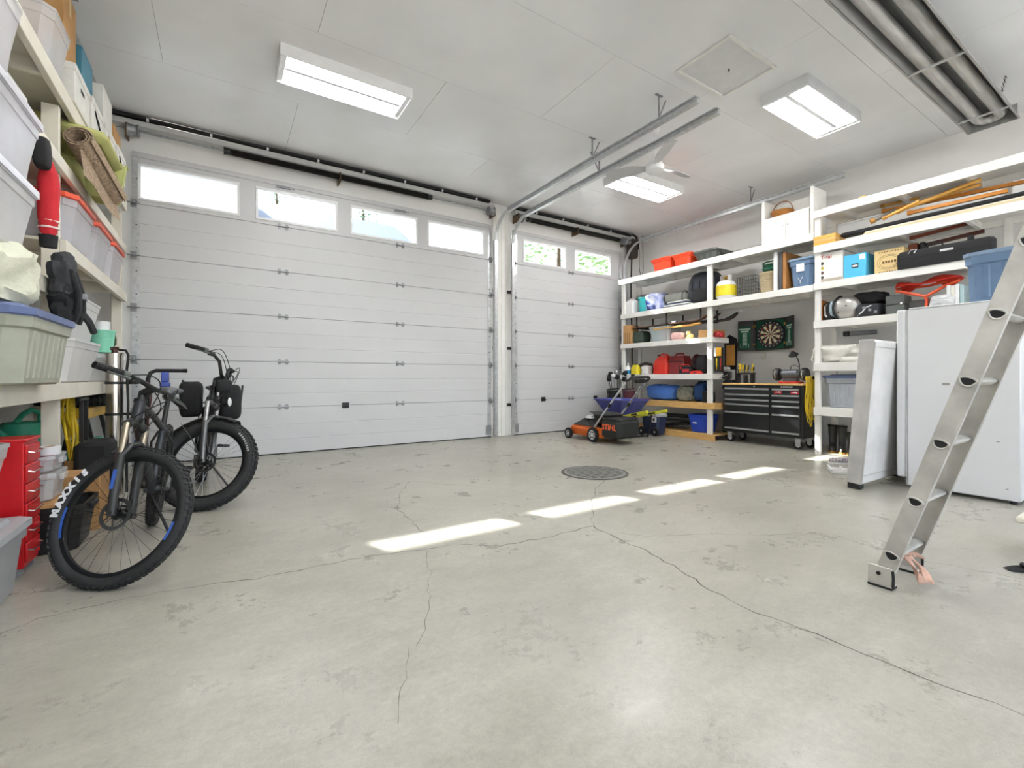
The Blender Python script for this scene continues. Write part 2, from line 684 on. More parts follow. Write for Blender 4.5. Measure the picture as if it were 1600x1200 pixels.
# header board and black seal over each door
for n, (a, b) in zip(('trim_3', 'trim_4'), ((-1.18, 3.98), (4.40, 7.40))):
    t = sroot(n, ((a + b) / 2, YB, 3.95))
    g = G(); g.box(a, b, YB - .14, YB, 3.945, 4.02, .01); obj('header_board', g, mat('header_grey', '#c6c6c4', .4, .2, var=.08), t, world=True)
    g = G(); g.box(a + .02, b - .1, YB - .16, YB - .02, 4.03, 4.07, .008); obj('rubber_seal', g, BLACK, t, world=True)
    k = a + .45
    while k < b - .2:
        g = G(); g.box(k - .012, k + .012, YB - .168, YB - .13, 4.018, 4.05); obj('clip', g, WHITE, t, False, world=True)
        k += .62

# garage doors -------------------------------------------------------
GLASS = pane_mat()
joints = [.012, .634, 1.246, 1.854, 2.460, 3.070]


def plain_section(x0, x1, z0, z1):
    zs = [z0, z1]
    h = z1 - z0
    p = [(6.90, z0 + .014), (6.873, z0 + .014), (6.873, z0 + .002), (6.852, z0 + .002), (6.85, z0 + .006)]
    for q in (.30, .62):
        zq = z0 + h * q
        p += [(6.85, zq - .006), (6.8535, zq), (6.85, zq + .006)]
    p += [(6.85, z1 - .006), (6.852, z1 - .0025), (6.873, z1 - .0025), (6.873, z1 - .014), (6.90, z1 - .014)]
    g = G()
    g.prism(p, x0, x1, 'x')
    return g


def hinge(x, z, parent, big=True):
    w = .062 if big else .05
    g = G()
    g.box(x - w, x - w + .034, 6.842, 6.851, z - .036, z + .036, .003)
    g.box(x + w - .034, x + w, 6.842, 6.851, z - .036, z + .036, .003)
    g.box(x - w, x + w, 6.838, 6.851, z - .012, z + .012, .003)
    g.cyl((x - w - .008, 6.832, z), (x + w + .008, 6.832, z), .009, n=10)
    obj('hinge', g, GALVD, parent, world=True)


def garage_door(n, x0, x1, wins, hx, extra):
    d = sroot(n, ((x0 + x1) / 2, 6.875, 0))
    for a, b in zip(joints, joints[1:]):
        obj('door_section', plain_section(x0, x1, a, b), DOORM, d, False, world=True)
    for z in joints[1:]:
        g = G(); g.box(x0, x1, 6.874, 6.898, z - .012, z + .012); obj('joint_light_block', g, mat('joint_grey', '#8a8a8a', .7, var=.05), d, False, world=True)  # added backing strip, stops daylight leaking through the section joint
    z0, z1, wz0, wz1 = 3.070, 3.68, 3.150, 3.520
    g = G()
    g.box(x0, x1, 6.85, 6.872, z0 + .0025, z0 + .014); g.box(x0, x1, 6.85, 6.90, z0 + .014, wz0)
    g.box(x0, x1, 6.85, 6.90, wz1, z1)
    xs = [x0] + [q for w in wins for q in w] + [x1]
    for i in range(0, len(xs), 2):
        g.box(xs[i], xs[i + 1], 6.85, 6.90, wz0, wz1)
    g.box(x0, x1, 6.838, 6.85, 3.615, 3.65)
    obj('window_section', g, DOORM, d, False, world=True)
    for a, b in wins:
        g = G()
        for q in ((a - .03, b + .03, wz0 - .03, wz0), (a - .03, b + .03, wz1, wz1 + .03), (a - .03, a, wz0, wz1), (b, b + .03, wz0, wz1)):
            g.box(q[0], q[1], 6.838, 6.852, q[2], q[3], .004)
        fr = obj('window_frame', g, WHITE, d, world=True)
        g = G(); g.box(a, b, 6.872, 6.876, wz0, wz1)
        obj('pane', g, GLASS, d, False, world=True)
    for z in joints[1:]:
        for x in hx: hinge(x, z, d)
        for x in (x0 + .02, x1 - .02):
            g = G()
            g.box(x - .03, x + .03, 6.838, 6.851, z - .05, z + .05, .003)
            g.cyl((x - .06, 6.822, z), (x + .06, 6.822, z), .008, n=8)
            g.cyl((x - .012, 6.80, z), (x + .012, 6.80, z), .022, n=12)
            obj('roller_bracket', g, GALVD, d, world=True)
    for x in (x0, x1):
        s = 1 if x == x0 else -1
        g = G(); g.box(x, x + s * .075, 6.843, 6.851, .02, 3.66)
        obj('end_stile', g, GALV, d, False, world=True)
        for k in range(14):
            g = G(); g.cyl((x + s * .045, 6.838, .12 + k * .27), (x + s * .045, 6.845, .12 + k * .27), .008, n=6); obj('bolt', g, DKMET, d, False, world=True)
        g = G(); g.box(x, x + s * .11, 6.836, 6.846, .05, .21, .004); obj('corner_plate', g, GALVD, d, world=True)
    g = G(); g.box(x0, x1, 6.855, 6.895, 0, .016); obj('bottom_seal', g, BLACK, d, False, world=True)
    for q in extra: q(d)
    return d


def lift_handle(x, z):
    def f(d):
        g = G()
        g.box(x - .05, x + .05, 6.836, 6.85, z - .04, z + .04, .008)
        g.tube([(x - .03, 6.84, z - .02), (x - .03, 6.80, z - .01), (x + .03, 6.80, z - .01), (x + .03, 6.84, z - .02)], .008, 6)
        obj('door_handle', g, DKMET, d, world=True)
    return f


def top_bracket(x):
    def f(d):
        g = G()
        g.box(x - .09, x + .09, 6.826, 6.85, 3.585, 3.60, .003)
        g.cyl((x - .08, 6.82, 3.605), (x + .08, 6.82, 3.605), .01, n=8)
        g.cyl((x + .05, 6.82, 3.59), (x + .14, 6.82, 3.59), .006, n=6)
        obj('strut_clip', g, GALVD, d, world=True)
    return f


garage_door('door_1', -.885, 3.945, [(-.80, .165), (.405, 1.37), (1.605, 2.57), (2.80, 3.765)], (.70, 2.32), [lift_handle(1.51, .634), top_bracket(.70), top_bracket(2.32)])
garage_door('door_2', 4.40, 7.10, [(4.63, 5.575), (5.84, 6.77)], (5.73,), [lift_handle(5.06, .63), lift_handle(6.36, .63)])

# door tracks ----------------------------------------------------------
CH = [(-.028, -.024), (-.028, .024), (.0, .034), (.028, .024), (.028, -.024), (.023, -.024), (.023, .02), (0, .029), (-.023, .02), (-.023, -.024)]


def door_track(x, side, label, yend, hang):
    t = thing('door_track', label, 'door track', (x, 6.80, 0))
    g = G()
    g.box(x - .004, x + .004, 6.76, 6.845, .02, 3.40)
    g.box(x - .028 * side - .004, x - .028 * side + .004, 6.77, 6.83, .02, 3.40)
    g.box(x - .03, x + .03, 6.756, 6.762, .02, 3.40)
    obj('vertical_track', g, GALV, t, False, world=True)
    R = .42
    path = [(x, 6.775, 3.38)] + [(x, 6.775 - R + R * cos(a), 3.38 + R * sin(a)) for a in [radians(9 * k) for k in range(11)]]
    g = G()
    for off in (-.018, .018):
        g.tube([(p[0] + off, p[1], p[2]) for p in path], .012, 6)
    g.tube(path, .014, 6)
    obj('curved_track', g, GALV, t, world=True)
    g = G()
    g.prism([(a + x, b + 3.80) for a, b in ((-.03, -.032), (.03, -.032), (.03, -.024), (.006, -.018), (.006, .02), (.03, .026), (.03, .034), (-.03, .034), (-.03, .026), (-.006, .02), (-.006, -.018), (-.03, -.024))], yend, 6.37, 'y')
    obj('horizontal_track', g, GALV, t, False, world=True)
    g = G()
    g.prism([(x - .034, 3.836), (x + .034, 3.836), (x + .034, 3.842), (x - .034, 3.842)], min(yend + 1.0, 5.0), 5.2, 'y')
    obj('stiffener', g, GALV, t, False, world=True)
    for y in hang:
        g = G()
        g.box(x - .012, x + .012, y - .002, y + .002, 3.83, ZC)
        g.box(x - .05, x + .05, y - .015, y + .015, ZC - .004, ZC)
        g.tube([(x, y, 3.84), (x + side * .14, y + .02, ZC - .003)], .007, 4)
        obj('hanger', g, GALVD, t, False, world=True)
    for z in (.55, 1.55, 2.55):
        g = G(); g.box(x - side * .01, x + side * .07, 6.83, 6.885 if abs(x - 4.16) < .3 else 6.918, z - .025, z + .025, .003); obj('wall_bracket', g, DKMET, t, world=True)
    return t


door_track(-1.03, -1, 'steel track bending up from the wide door next to the stacked storage bins', 4.86, (5.0,))
door_track(3.99, 1, 'ceiling door track rising from the right edge of the wide four-window door', 2.83, (4.35, 3.3))
door_track(4.345, -1, 'ceiling door track rising from the left edge of the narrow two-window door', 2.83, (4.6,))
door_track(7.16, 1, 'long pale door track running above the right wall shelving to the white hutch', 2.80, (4.1,))


def torsion(x0, x1, s0, s1, label):
    t = thing('torsion_spring', label, 'door spring', ((x0 + x1) / 2, 6.77, 3.885))
    g = G(); g.cyl((x0, 6.77, 3.885), (x1, 6.77, 3.885), .013, n=10); obj('shaft', g, GALVD, t, world=True)
    n = int((s1 - s0) / .014)
    prof = []
    for k in range(n):
        z = s0 + (s1 - s0) * k / n
        prof += [(.036, z), (.043, z + .007)]
    g = G(); g.lathe(prof, 12, M=axes((0, 6.77, 3.885), (0, 1, 0), (0, 0, 1), (1, 0, 0))); obj('coil_spring', g, mat('spring_black', '#262421', .5, .5, var=.3, scale=30), t, world=True)
    for x in (s0 - .03, s1 + .03):
        g = G(); g.cyl((x - .04, 6.77, 3.885), (x + .04, 6.77, 3.885), .046, .036, 14); obj('winding_cone', g, DKMET, t, world=True)
    for x in (x0 + .07, x1 - .07):
        g = G(); g.lathe([(.03, -.05), (.075, -.05), (.062, -.03), (.062, .03), (.08, .05), (.03, .05)], 20, M=axes((x, 6.77, 3.885), (0, 1, 0), (0, 0, 1), (1, 0, 0))); obj('cable_drum', g, GALVD, t, world=True)
    for x in (x0 + .01, (s0 + s1) / 2, x1 - .01):
        g = G(); g.box(x - .008, x + .008, 6.72, 6.918, 3.80, 3.94, .003); obj('bearing_plate', g, mat('rust_plate', '#6f5a45', .6, .5, var=.4, scale=25), t, world=True)


torsion(-.93, 3.96, .09, 2.74, 'long torsion spring and shaft above the wide four-window door')
torsion(4.42, 7.16, 4.72, 6.90, 'shorter torsion spring above the narrow two-window door')
# jackshaft opener at the right end
t = thing('door_opener', 'dark wall-mounted opener at the end of the narrow door spring', 'door opener', (7.34, 6.76, 3.55))
g = G(); g.box(-.09, .09, -.10, .10, 0, .40, .03); obj('housing', g, mat('opener_brown', '#3c302a', .5, var=.3), t)
g = G(); g.tube([(-.11, -.02, .46), (-.02, -.03, .5), (.06, -.04, .47), (.11, -.04, .36), (.12, -.04, .2)], .022, 8); obj('hose', g, BLACK, t)
g = G(); g.cyl((-.15, 0, .335), (-.09, 0, .335), .05); obj('coupling', g, GALVD, t)
g = G(); g.tube([(.10, -.06, .48), (.13, -.07, .2), (.12, -.08, -.2), (.14, -.09, -.33), (.20, -.09, -.36), (.24, -.08, -.2), (.25, -.06, .3), (.26, -.05, .52)], .006, 6); obj('cable', g, BLACK, t)
g = G(); g.tube([(.0, .02, .0), (.0, .04, -.5), (.01, .05, -1.0), (.04, .05, -1.6), (.05, .05, -2.5)], .016, 6); obj('power_cable', g, BLACK, t)


# fluorescent lamps --------------------------------------------------
def lamp(x0, x1, y0, y1, label, ntube=6, vis=True):
    z0 = ZC - .115
    t = thing('fluorescent_light', label, 'ceiling lamp', ((x0 + x1) / 2, (y0 + y1) / 2, ZC))
    g = G()
    g.box(x0, x1, y0, y0 + .012, z0, ZC - .001)
    g.box(x0, x1, y1 - .012, y1, z0, ZC - .001)
    g.box(x0, x0 + .012, y0 + .012, y1 - .012, z0, ZC - .001)
    g.box(x1 - .012, x1, y0 + .012, y1 - .012, z0, ZC - .001)
    g.box(x0 + .012, x1 - .012, y0 + .012, y1 - .012, z0 + .07, ZC - .001)
    obj('housing', g, WHITE, t, False, world=True)
    for a, b in ((x0 + .012, x0 + .06), (x1 - .06, x1 - .012)):
        g = G(); g.box(a, b, y0 + .02, y1 - .02, z0 + .012, z0 + .045, .004); obj('socket_strip', g, WHITE, t, world=True)
    w = y1 - y0
    ym = (y0 + y1) / 2
    g = G(); g.prism([(ym - .055, z0 + .07), (ym - .02, z0 + .02), (ym + .02, z0 + .02), (ym + .055, z0 + .07)], x0 + .06, x1 - .06, 'x'); obj('reflector', g, mat('reflector', '#dfe1e4', .3, .3, var=.05), t, False, world=True)
    h = ntube // 2
    for side in (-1, 1):
        for k in range(h):
            y = ym + side * (.085 + k * ((w / 2 - .125) / max(1, h - 1)))
            g = G(); g.cyl((x0 + .06, y, z0 + .028), (x1 - .06, y, z0 + .028), .0127, n=10); obj('tube', g, TUBE_M, t, world=True)


lamp(.45, 1.70, 4.62, 5.08, 'long lit fluorescent lamp nearest the wide door, over the bikes', 4)
lamp(4.95, 6.20, 2.25, 2.72, 'lit fluorescent lamp beside the attic hatch and the tube heater')
lamp(4.95, 6.22, 4.65, 5.14, 'lit fluorescent lamp seen under the white ceiling fan')
lamp(.45, 1.70, 2.25, 2.72, 'added fluorescent fill lamp behind the nearest ceiling lamp, out of view')  # unseen lamp, added to brighten the room
lamp(.45, 1.70, -.30, .17, 'added fluorescent fill lamp above the spot beside the left shelving, out of view')  # added out of frame as extra fill light
lamp(4.95, 6.20, -.60, -.13, 'added fluorescent fill lamp behind the leaning ladder, out of view')  # another unseen fixture added for fill

# ceiling fan ----------------------------------------------------------
t = thing('ceiling_fan', 'white three-blade ceiling fan on a thin rod', 'fan', (4.45, 3.74, 3.60))
g = G(); g.cyl((0, 0, .05), (0, 0, ZC - 3.60), .012); obj('rod', g, WHITE, t)
g = G(); g.lathe([(.012, ZC - 3.60), (.06, ZC - 3.60), (.05, ZC - 3.67), (.012, ZC - 3.69)], 20); obj('canopy', g, WHITE, t)
g = G(); g.lathe([(0, -.075), (.07, -.075), (.105, -.05), (.11, 0), (.09, .035), (.035, .06), (.03, .15), (.014, .16)], 28); obj('motor', g, WHITE, t)
FB = mat('fan_blade', '#bdbdbd', .35, var=.03)
for k in range(3):
    a = radians(-122.5 + 120 * k)
    R = Matrix.Rotation(a, 4, 'Z') @ Matrix.Rotation(radians(20), 4, 'X')
    g = G()
    n = 10
    top, bot = [], []
    for i in range(n + 1):
        s = i / n
        x = .10 + .50 * s
        w = .03 + .052 * min(1, s * 3) if s < .9 else .082 * (1 - ((s - .9) / .1) ** 2 * .5)
        cam_ = .012 * sin(s * pi)
        top.append((x, w, cam_)); bot.append((x, -w, cam_))
    vs = [(p[0], p[1], p[2] + dz) for dz in (0, .008) for p in top + bot]
    m_ = n + 1
    fs = []
    for i in range(n):
        fs += [(i, i + 1, m_ + i + 1, m_ + i), (2 * m_ + i, 3 * m_ + i, 3 * m_ + i + 1, 2 * m_ + i + 1), (i, 2 * m_ + i, 2 * m_ + i + 1, i + 1), (m_ + i, m_ + i + 1, 3 * m_ + i + 1, 3 * m_ + i)]
    fs += [(0, m_, 3 * m_, 2 * m_), (n, 2 * m_ + n, 3 * m_ + n, m_ + n)]
    g.add(vs, fs, R)
    obj('blade', g, FB, t)

# radiant tube heater ---------------------------------------------------
hx0, hx1, hyc, hz = 2.2, 7.02, 1.35, 3.74
t = thing('tube_heater', 'galvanised U-tube radiant heater hung on chains under the ceiling', 'heater', (4.6, hyc, hz))
HG = mat('heater_steel', '#b3b3b1', .36, .6, var=.25, scale=6, stretch=(.3, 4, 4))
g = G()
g.prism([(hyc - .18, hz), (hyc - .184, hz), (hyc - .135, hz + .17), (hyc + .135, hz + .17), (hyc + .184, hz), (hyc + .18, hz), (hyc + .13, hz + .165), (hyc - .13, hz + .165)], hx0, hx1, 'x')
g.box(hx1 - .004, hx1, hyc - .18, hyc + .18, hz, hz + .165)
g.box(hx0, hx1, hyc - .20, hyc - .18, hz, hz + .006)
g.box(hx0, hx1, hyc + .18, hyc + .20, hz, hz + .006)
obj('reflector', g, HG, t, False, world=True)
g = G()
pts = [(hx0 + .2, hyc - .085, hz + .075), (hx1 - .28, hyc - .085, hz + .075)] + [(hx1 - .16 + .085 * sin(a), hyc - .085 * cos(a), hz + .075) for a in [radians(15 * k) for k in range(13)]] + [(hx1 - .28, hyc + .085, hz + .075), (hx0 + .2, hyc + .085, hz + .075)]
g.tube(pts, .05, 16)
obj('heat_tube', g, mat('heater_tube', '#c2c1bd', .38, .6, var=.3, scale=5, stretch=(.5, 6, 6)), t, world=True)
for x in (6.62, 5.2, 3.6):
    g = G(); g.box(x - .015, x + .015, hyc - .185, hyc + .185, hz - .006, hz + .004); g.box(x - .015, x + .015, hyc - .185, hyc - .17, hz, hz + .05); g.box(x - .015, x + .015, hyc + .17, hyc + .185, hz, hz + .05)
    obj('tube_hanger', g, GALV, t, False, world=True)
for x in (6.70, 3.2):
    for s in (-1, 1):
        g = G()
        for k in range(9):
            z = hz + .19 + k * .02
            g.torus((x, hyc + s * (.12 + .004 * k), z), (1, 0, 0) if k % 2 else (0, 1, 0), .010, .0026, 8, 5)
        obj('chain', g, DKMET, t, world=True)

# outside: eaves, driveway, trees, house --------------------------------
g = G(); g.box(XL - .4, XR + .4, YB + .15, 7.72, 4.0, 4.2); struct('trim_5', g, WHITEP)
g = G(); g.box(-40, 60, YB + .16, 70, -.2, -.05); struct('ground', g, mat('driveway', '#c4c2bc', .8, var=.15, scale=2))


def leafy(name, col):
    m = mat(name, col, .7, var=.3, scale=3)
    nt = m.node_tree
    p = nt.nodes['Principled BSDF']
    tr = nt.nodes.new('ShaderNodeBsdfTranslucent')
    tr.inputs[0].default_value = rgb(col)
    mx = nt.nodes.new('ShaderNodeMixShader')
    mx.inputs[0].default_value = .5
    nt.links.new(p.outputs[0], mx.inputs[1])
    nt.links.new(tr.outputs[0], mx.inputs[2])
    nt.links.new(mx.outputs[0], nt.nodes['Material Output'].inputs[0])
    return m


LEAF = leafy('tree_leaf', '#7f9a68')
PINEL = leafy('spruce_needles', '#6d8a78')
BARK = mat('bark', '#5b4a3a', .9, var=.3)


def tree(x, y, h, rad, label, kind, seed):
    rr = random.Random(seed)
    t = thing('tree', label, 'tree', (x, y, -.05))
    g = G(); g.tube([(0, 0, 0), (.05, 0, h * .35), (0, .04, h * .7), (0, 0, h * .95)], [.22, .17, .1, .03], 8); obj('trunk', g, BARK, t)
    g = G()
    for k in range(1700):
        if kind == 'spruce':
            s = rr.random() ** .6
            z = h * (1 - s * .86)
            r = rad * s * sqrt(rr.random())
            a = rr.random() * 6.283
            c = Vector((r * cos(a), r * sin(a), z - r * .25))
        else:
            while True:
                q = Vector((rr.uniform(-1, 1), rr.uniform(-1, 1), rr.uniform(-1, 1)))
                if q.length < 1 and q.length > .35: break
            c = Vector((q.x * rad, q.y * rad, h * .66 + q.z * h * .34))
        d = Vector((rr.uniform(-1, 1), rr.uniform(-1, 1), rr.uniform(-.6, .6))).normalized() * .17
        e = d.orthogonal().normalized() * .08
        g.add([c - d, c + e, c + d, c - e], [(0, 1, 2, 3)])
    o = obj('foliage', g, PINEL if kind == 'spruce' else LEAF, t, False, fix=False)
    o['kind'] = 'stuff'


tree(13.5, 17.0, 9.5, 3.1, 'leafy green tree outside the narrow door windows', 'leafy', 1)
tree(21.5, 20.0, 9.4, 3.3, 'second leafy tree farther along the street', 'leafy', 2)
tree(7.6, 29.5, 16.0, 3.0, 'spruce standing outside behind the wide door right window', 'spruce', 3)
tree(3.0, 33.0, 16.0, 2.6, 'thin spruce far outside behind the wide door', 'spruce', 4)
t = thing('neighbour_house', 'white neighbouring house with grey roof outside the door windows', 'house', (-2.5, 19, -.05))
g = G(); g.box(-6, 3.2, 0, 6, 0, 9.2); obj('wall', g, mat('house_siding', '#f4f2ee', .7, var=.03), t, False)
g = G(); g.box(3.2, 9.5, 1, 6, 0, 7.1); obj('wall', g, mat('house_siding', '#f4f2ee'), t, False)
g = G(); g.prism([(.6, 7.1), (3.5, 8.7), (6.6, 7.1)], 3.2, 9.8, 'x'); obj('roof', g, mat('house_roof', '#5f6b7d', .8, var=.2), t, False)
for k in range(3):
    g = G(); g.box(-3.6 + k * 3, -2.2 + k * 3, -.04, 0, 4.6, 5.8); w = obj('window', g, mat('house_window', '#8fa3b5', .2), t, False)
# ================================================================ SHELVING
FX = 6.77                                  # front plane of the right shelving


def fascia(t, x0, x1, y0, y1, z0, z1, m):
    g = G(); g.box(x0, x1, y0, y1, z0, z1, .003); obj('fascia', g, m, t, world=True)


def deck(t, x0, x1, y0, y1, z1, m, bays, zf, along=1):
    g = G(); g.box(x0, x1, y0, y1, z1 - .018, z1, .002); obj('shelf_board', g, m, t, world=True)
    for y in bays:
        g = G(); g.box(x0 + .002, x1, y - .019, y + .019, zf, z1 - .0185); obj('joist', g, m, t, False, world=True)
    # back ledger
    xb0, xb1 = (x1 - .038, x1) if along > 0 else (x0, x0 + .038)
    g = G(); g.box(xb0, xb1, y0, y1, zf, z1 - .0185); obj('ledger', g, m, t, False, world=True)


RB = 7.30
# bay A and B: one long unit
t = thing('storage_shelving', 'long white built-in shelving unit around the dartboard and tool chest', 'shelving', (7.2, 4.8, 0))
yA0, yA1, yB0 = 4.53, 6.52, 2.998
for (a, b, z) in ((6.44, 6.525, 2.888), (4.53, 4.616, 2.888)):
    g = G(); g.box(FX + .001, FX + .042, a, b, 0, z, .003); obj('post', g, WHITEP, t, world=True)
g = G(); g.box(RB - .05, RB, 6.46, 6.52, 0, 2.88); obj('post', g, WHITEP, t, False, world=True)
for (z0, z1, ya, yb) in ((2.888, 2.99, yB0, yA1 + .06), (2.198, 2.29, yB0, yA1)):
    fascia(t, FX - .036, FX, ya, yb, z0, z1, WHITEP)
    deck(t, FX, RB, ya, yb, z1, WHITEP, (6.3, 5.6, 4.7, 4.2, 3.6) if yb > 6.55 else (6.2, 5.4, 4.75, 3.9, 3.3), z0 + .004)
for (z0, z1, ya) in ((1.610, 1.697, 4.50), (1.000, 1.095, 4.50)):
    fascia(t, FX - .036, FX, ya, yA1, z0, z1, WHITEP)
    deck(t, FX, 7.20, ya, yA1, z1, WHITEP, (6.2, 5.4, 4.52), z0 + .004)
fascia(t, FX - .036, FX, 4.45, 6.40, .508, .612, PINE)
g = G(); g.box(FX, RB, 4.45, 6.5, .594, .612); obj('shelf_board', g, PINE, t, False, world=True)
g = G(); g.box(FX, RB, 4.45, 4.49, .508, .594); obj('joist', g, PINE, t, False, world=True)
g = G(); g.box(FX, RB, 6.40, 6.44, .508, .594); obj('joist', g, PINE, t, False, world=True)
for a, b in ((4.46, 5.16), (5.163, 6.42)):
    g = G(); g.box(FX - .037, FX - .001, a, b, 0, .098, .004); obj('kick_board', g, PINE, t, world=True)
g = G(); g.box(FX, RB, 4.46, 6.42, .08, .098); obj('shelf_board', g, PINE, t, False, world=True)
# ski hangers under the second shelf
for y in (4.75, 5.45, 6.15):
    g = G(); g.box(FX + .02, FX + .5, y - .012, y + .012, 1.975, 1.99); g.box(FX + .02, FX + .035, y - .012, y + .012, 1.99, 2.202); g.box(FX + .485, FX + .5, y - .012, y + .012, 1.99, 2.202)
    obj('hanger_bar', g, DKMET, t, False, world=True)

# bay C: taller unit to the right
t = thing('storage_shelving', 'taller white shelving unit beside the freezer, stacked to the lumber', 'shelving', (7.2, 1.6, 0))
c0, c1 = -.4, 2.993
for (a, b, z) in ((2.925, 2.993, 3.18), (-.4, -.33, 3.18)):
    g = G(); g.box(FX + .001, FX + .042, a, b, 0, z, .003); obj('post', g, WHITEP, t, world=True)
for (a, b) in ((2.93, 2.99), (1.25, 1.31), (-.39, -.33)):
    g = G(); g.box(RB - .05, RB, a, b, 0, 3.18); obj('post', g, WHITEP, t, False, world=True)
for i, (z0, z1) in enumerate(((3.18, 3.275), (2.708, 2.803), (2.208, 2.302), (1.697, 1.792), (1.12, 1.232), (.525, .635))):
    fascia(t, FX - .036, FX, c0, c1, z0, z1, WHITEP)
    deck(t, FX, RB, c0, c1, z1, WHITEP, (2.7, 2.1, 1.5, .8, .1), z0 + .004)

# left shelving
LX = -.93
t = thing('storage_shelving', 'cream built-in shelving along the left wall holding plastic bins', 'shelving', (-1.25, 4.2, 0))
yl0, yl1 = 1.4, 6.60
for y in (4.255, 6.55, 1.42, 2.75):
    g = G(); g.box(LX - .09, LX - .001, y, y + .038, 0, 2.88, .003); obj('post', g, CREAMP, t, world=True)
    g = G(); g.box(XL + .004, XL + .094, y, y + .038, 0, 2.88); obj('post', g, CREAMP, t, False, world=True)
for (z0, z1, ya, yb) in ((2.885, 2.996, yl0, yl1), (2.415, 2.50, yl0, yl1), (1.875, 1.975, 4.255, yl1), (1.545, 1.645, yl0, 4.255), (.890, .996, yl0, yl1)):
    g = G(); g.box(LX, LX + .037, ya, yb, z0, z1, .003); obj('fascia', g, CREAMP, t, world=True)
    deck(t, XL + .004, LX, ya, yb, z1, CREAMP, [y for y in (1.9, 2.5, 3.2, 3.9, 4.7, 5.3, 5.9) if ya < y < yb], z0 + .004, -1)
# ================================================================ BUILDERS FOR STORED THINGS
def ring8(x0, x1, y0, y1, c, z):
    return [(x0 + c, y0, z), (x1 - c, y0, z), (x1, y0 + c, z), (x1, y1 - c, z), (x1 - c, y1, z), (x0 + c, y1, z), (x0, y1 - c, z), (x0, y0 + c, z)]


def loft(g, rings, cap0=True, cap1=True):
    n = len(rings[0])
    vs = [p for r in rings for p in r]
    fs = []
    for j in range(len(rings) - 1):
        for i in range(n):
            k = (i + 1) % n
            fs.append((j * n + i, j * n + k, (j + 1) * n + k, (j + 1) * n + i))
    if cap0: fs.append(tuple(range(n))[::-1])
    if cap1: fs.append(tuple(range((len(rings) - 1) * n, len(rings) * n)))
    g.add(vs, fs)


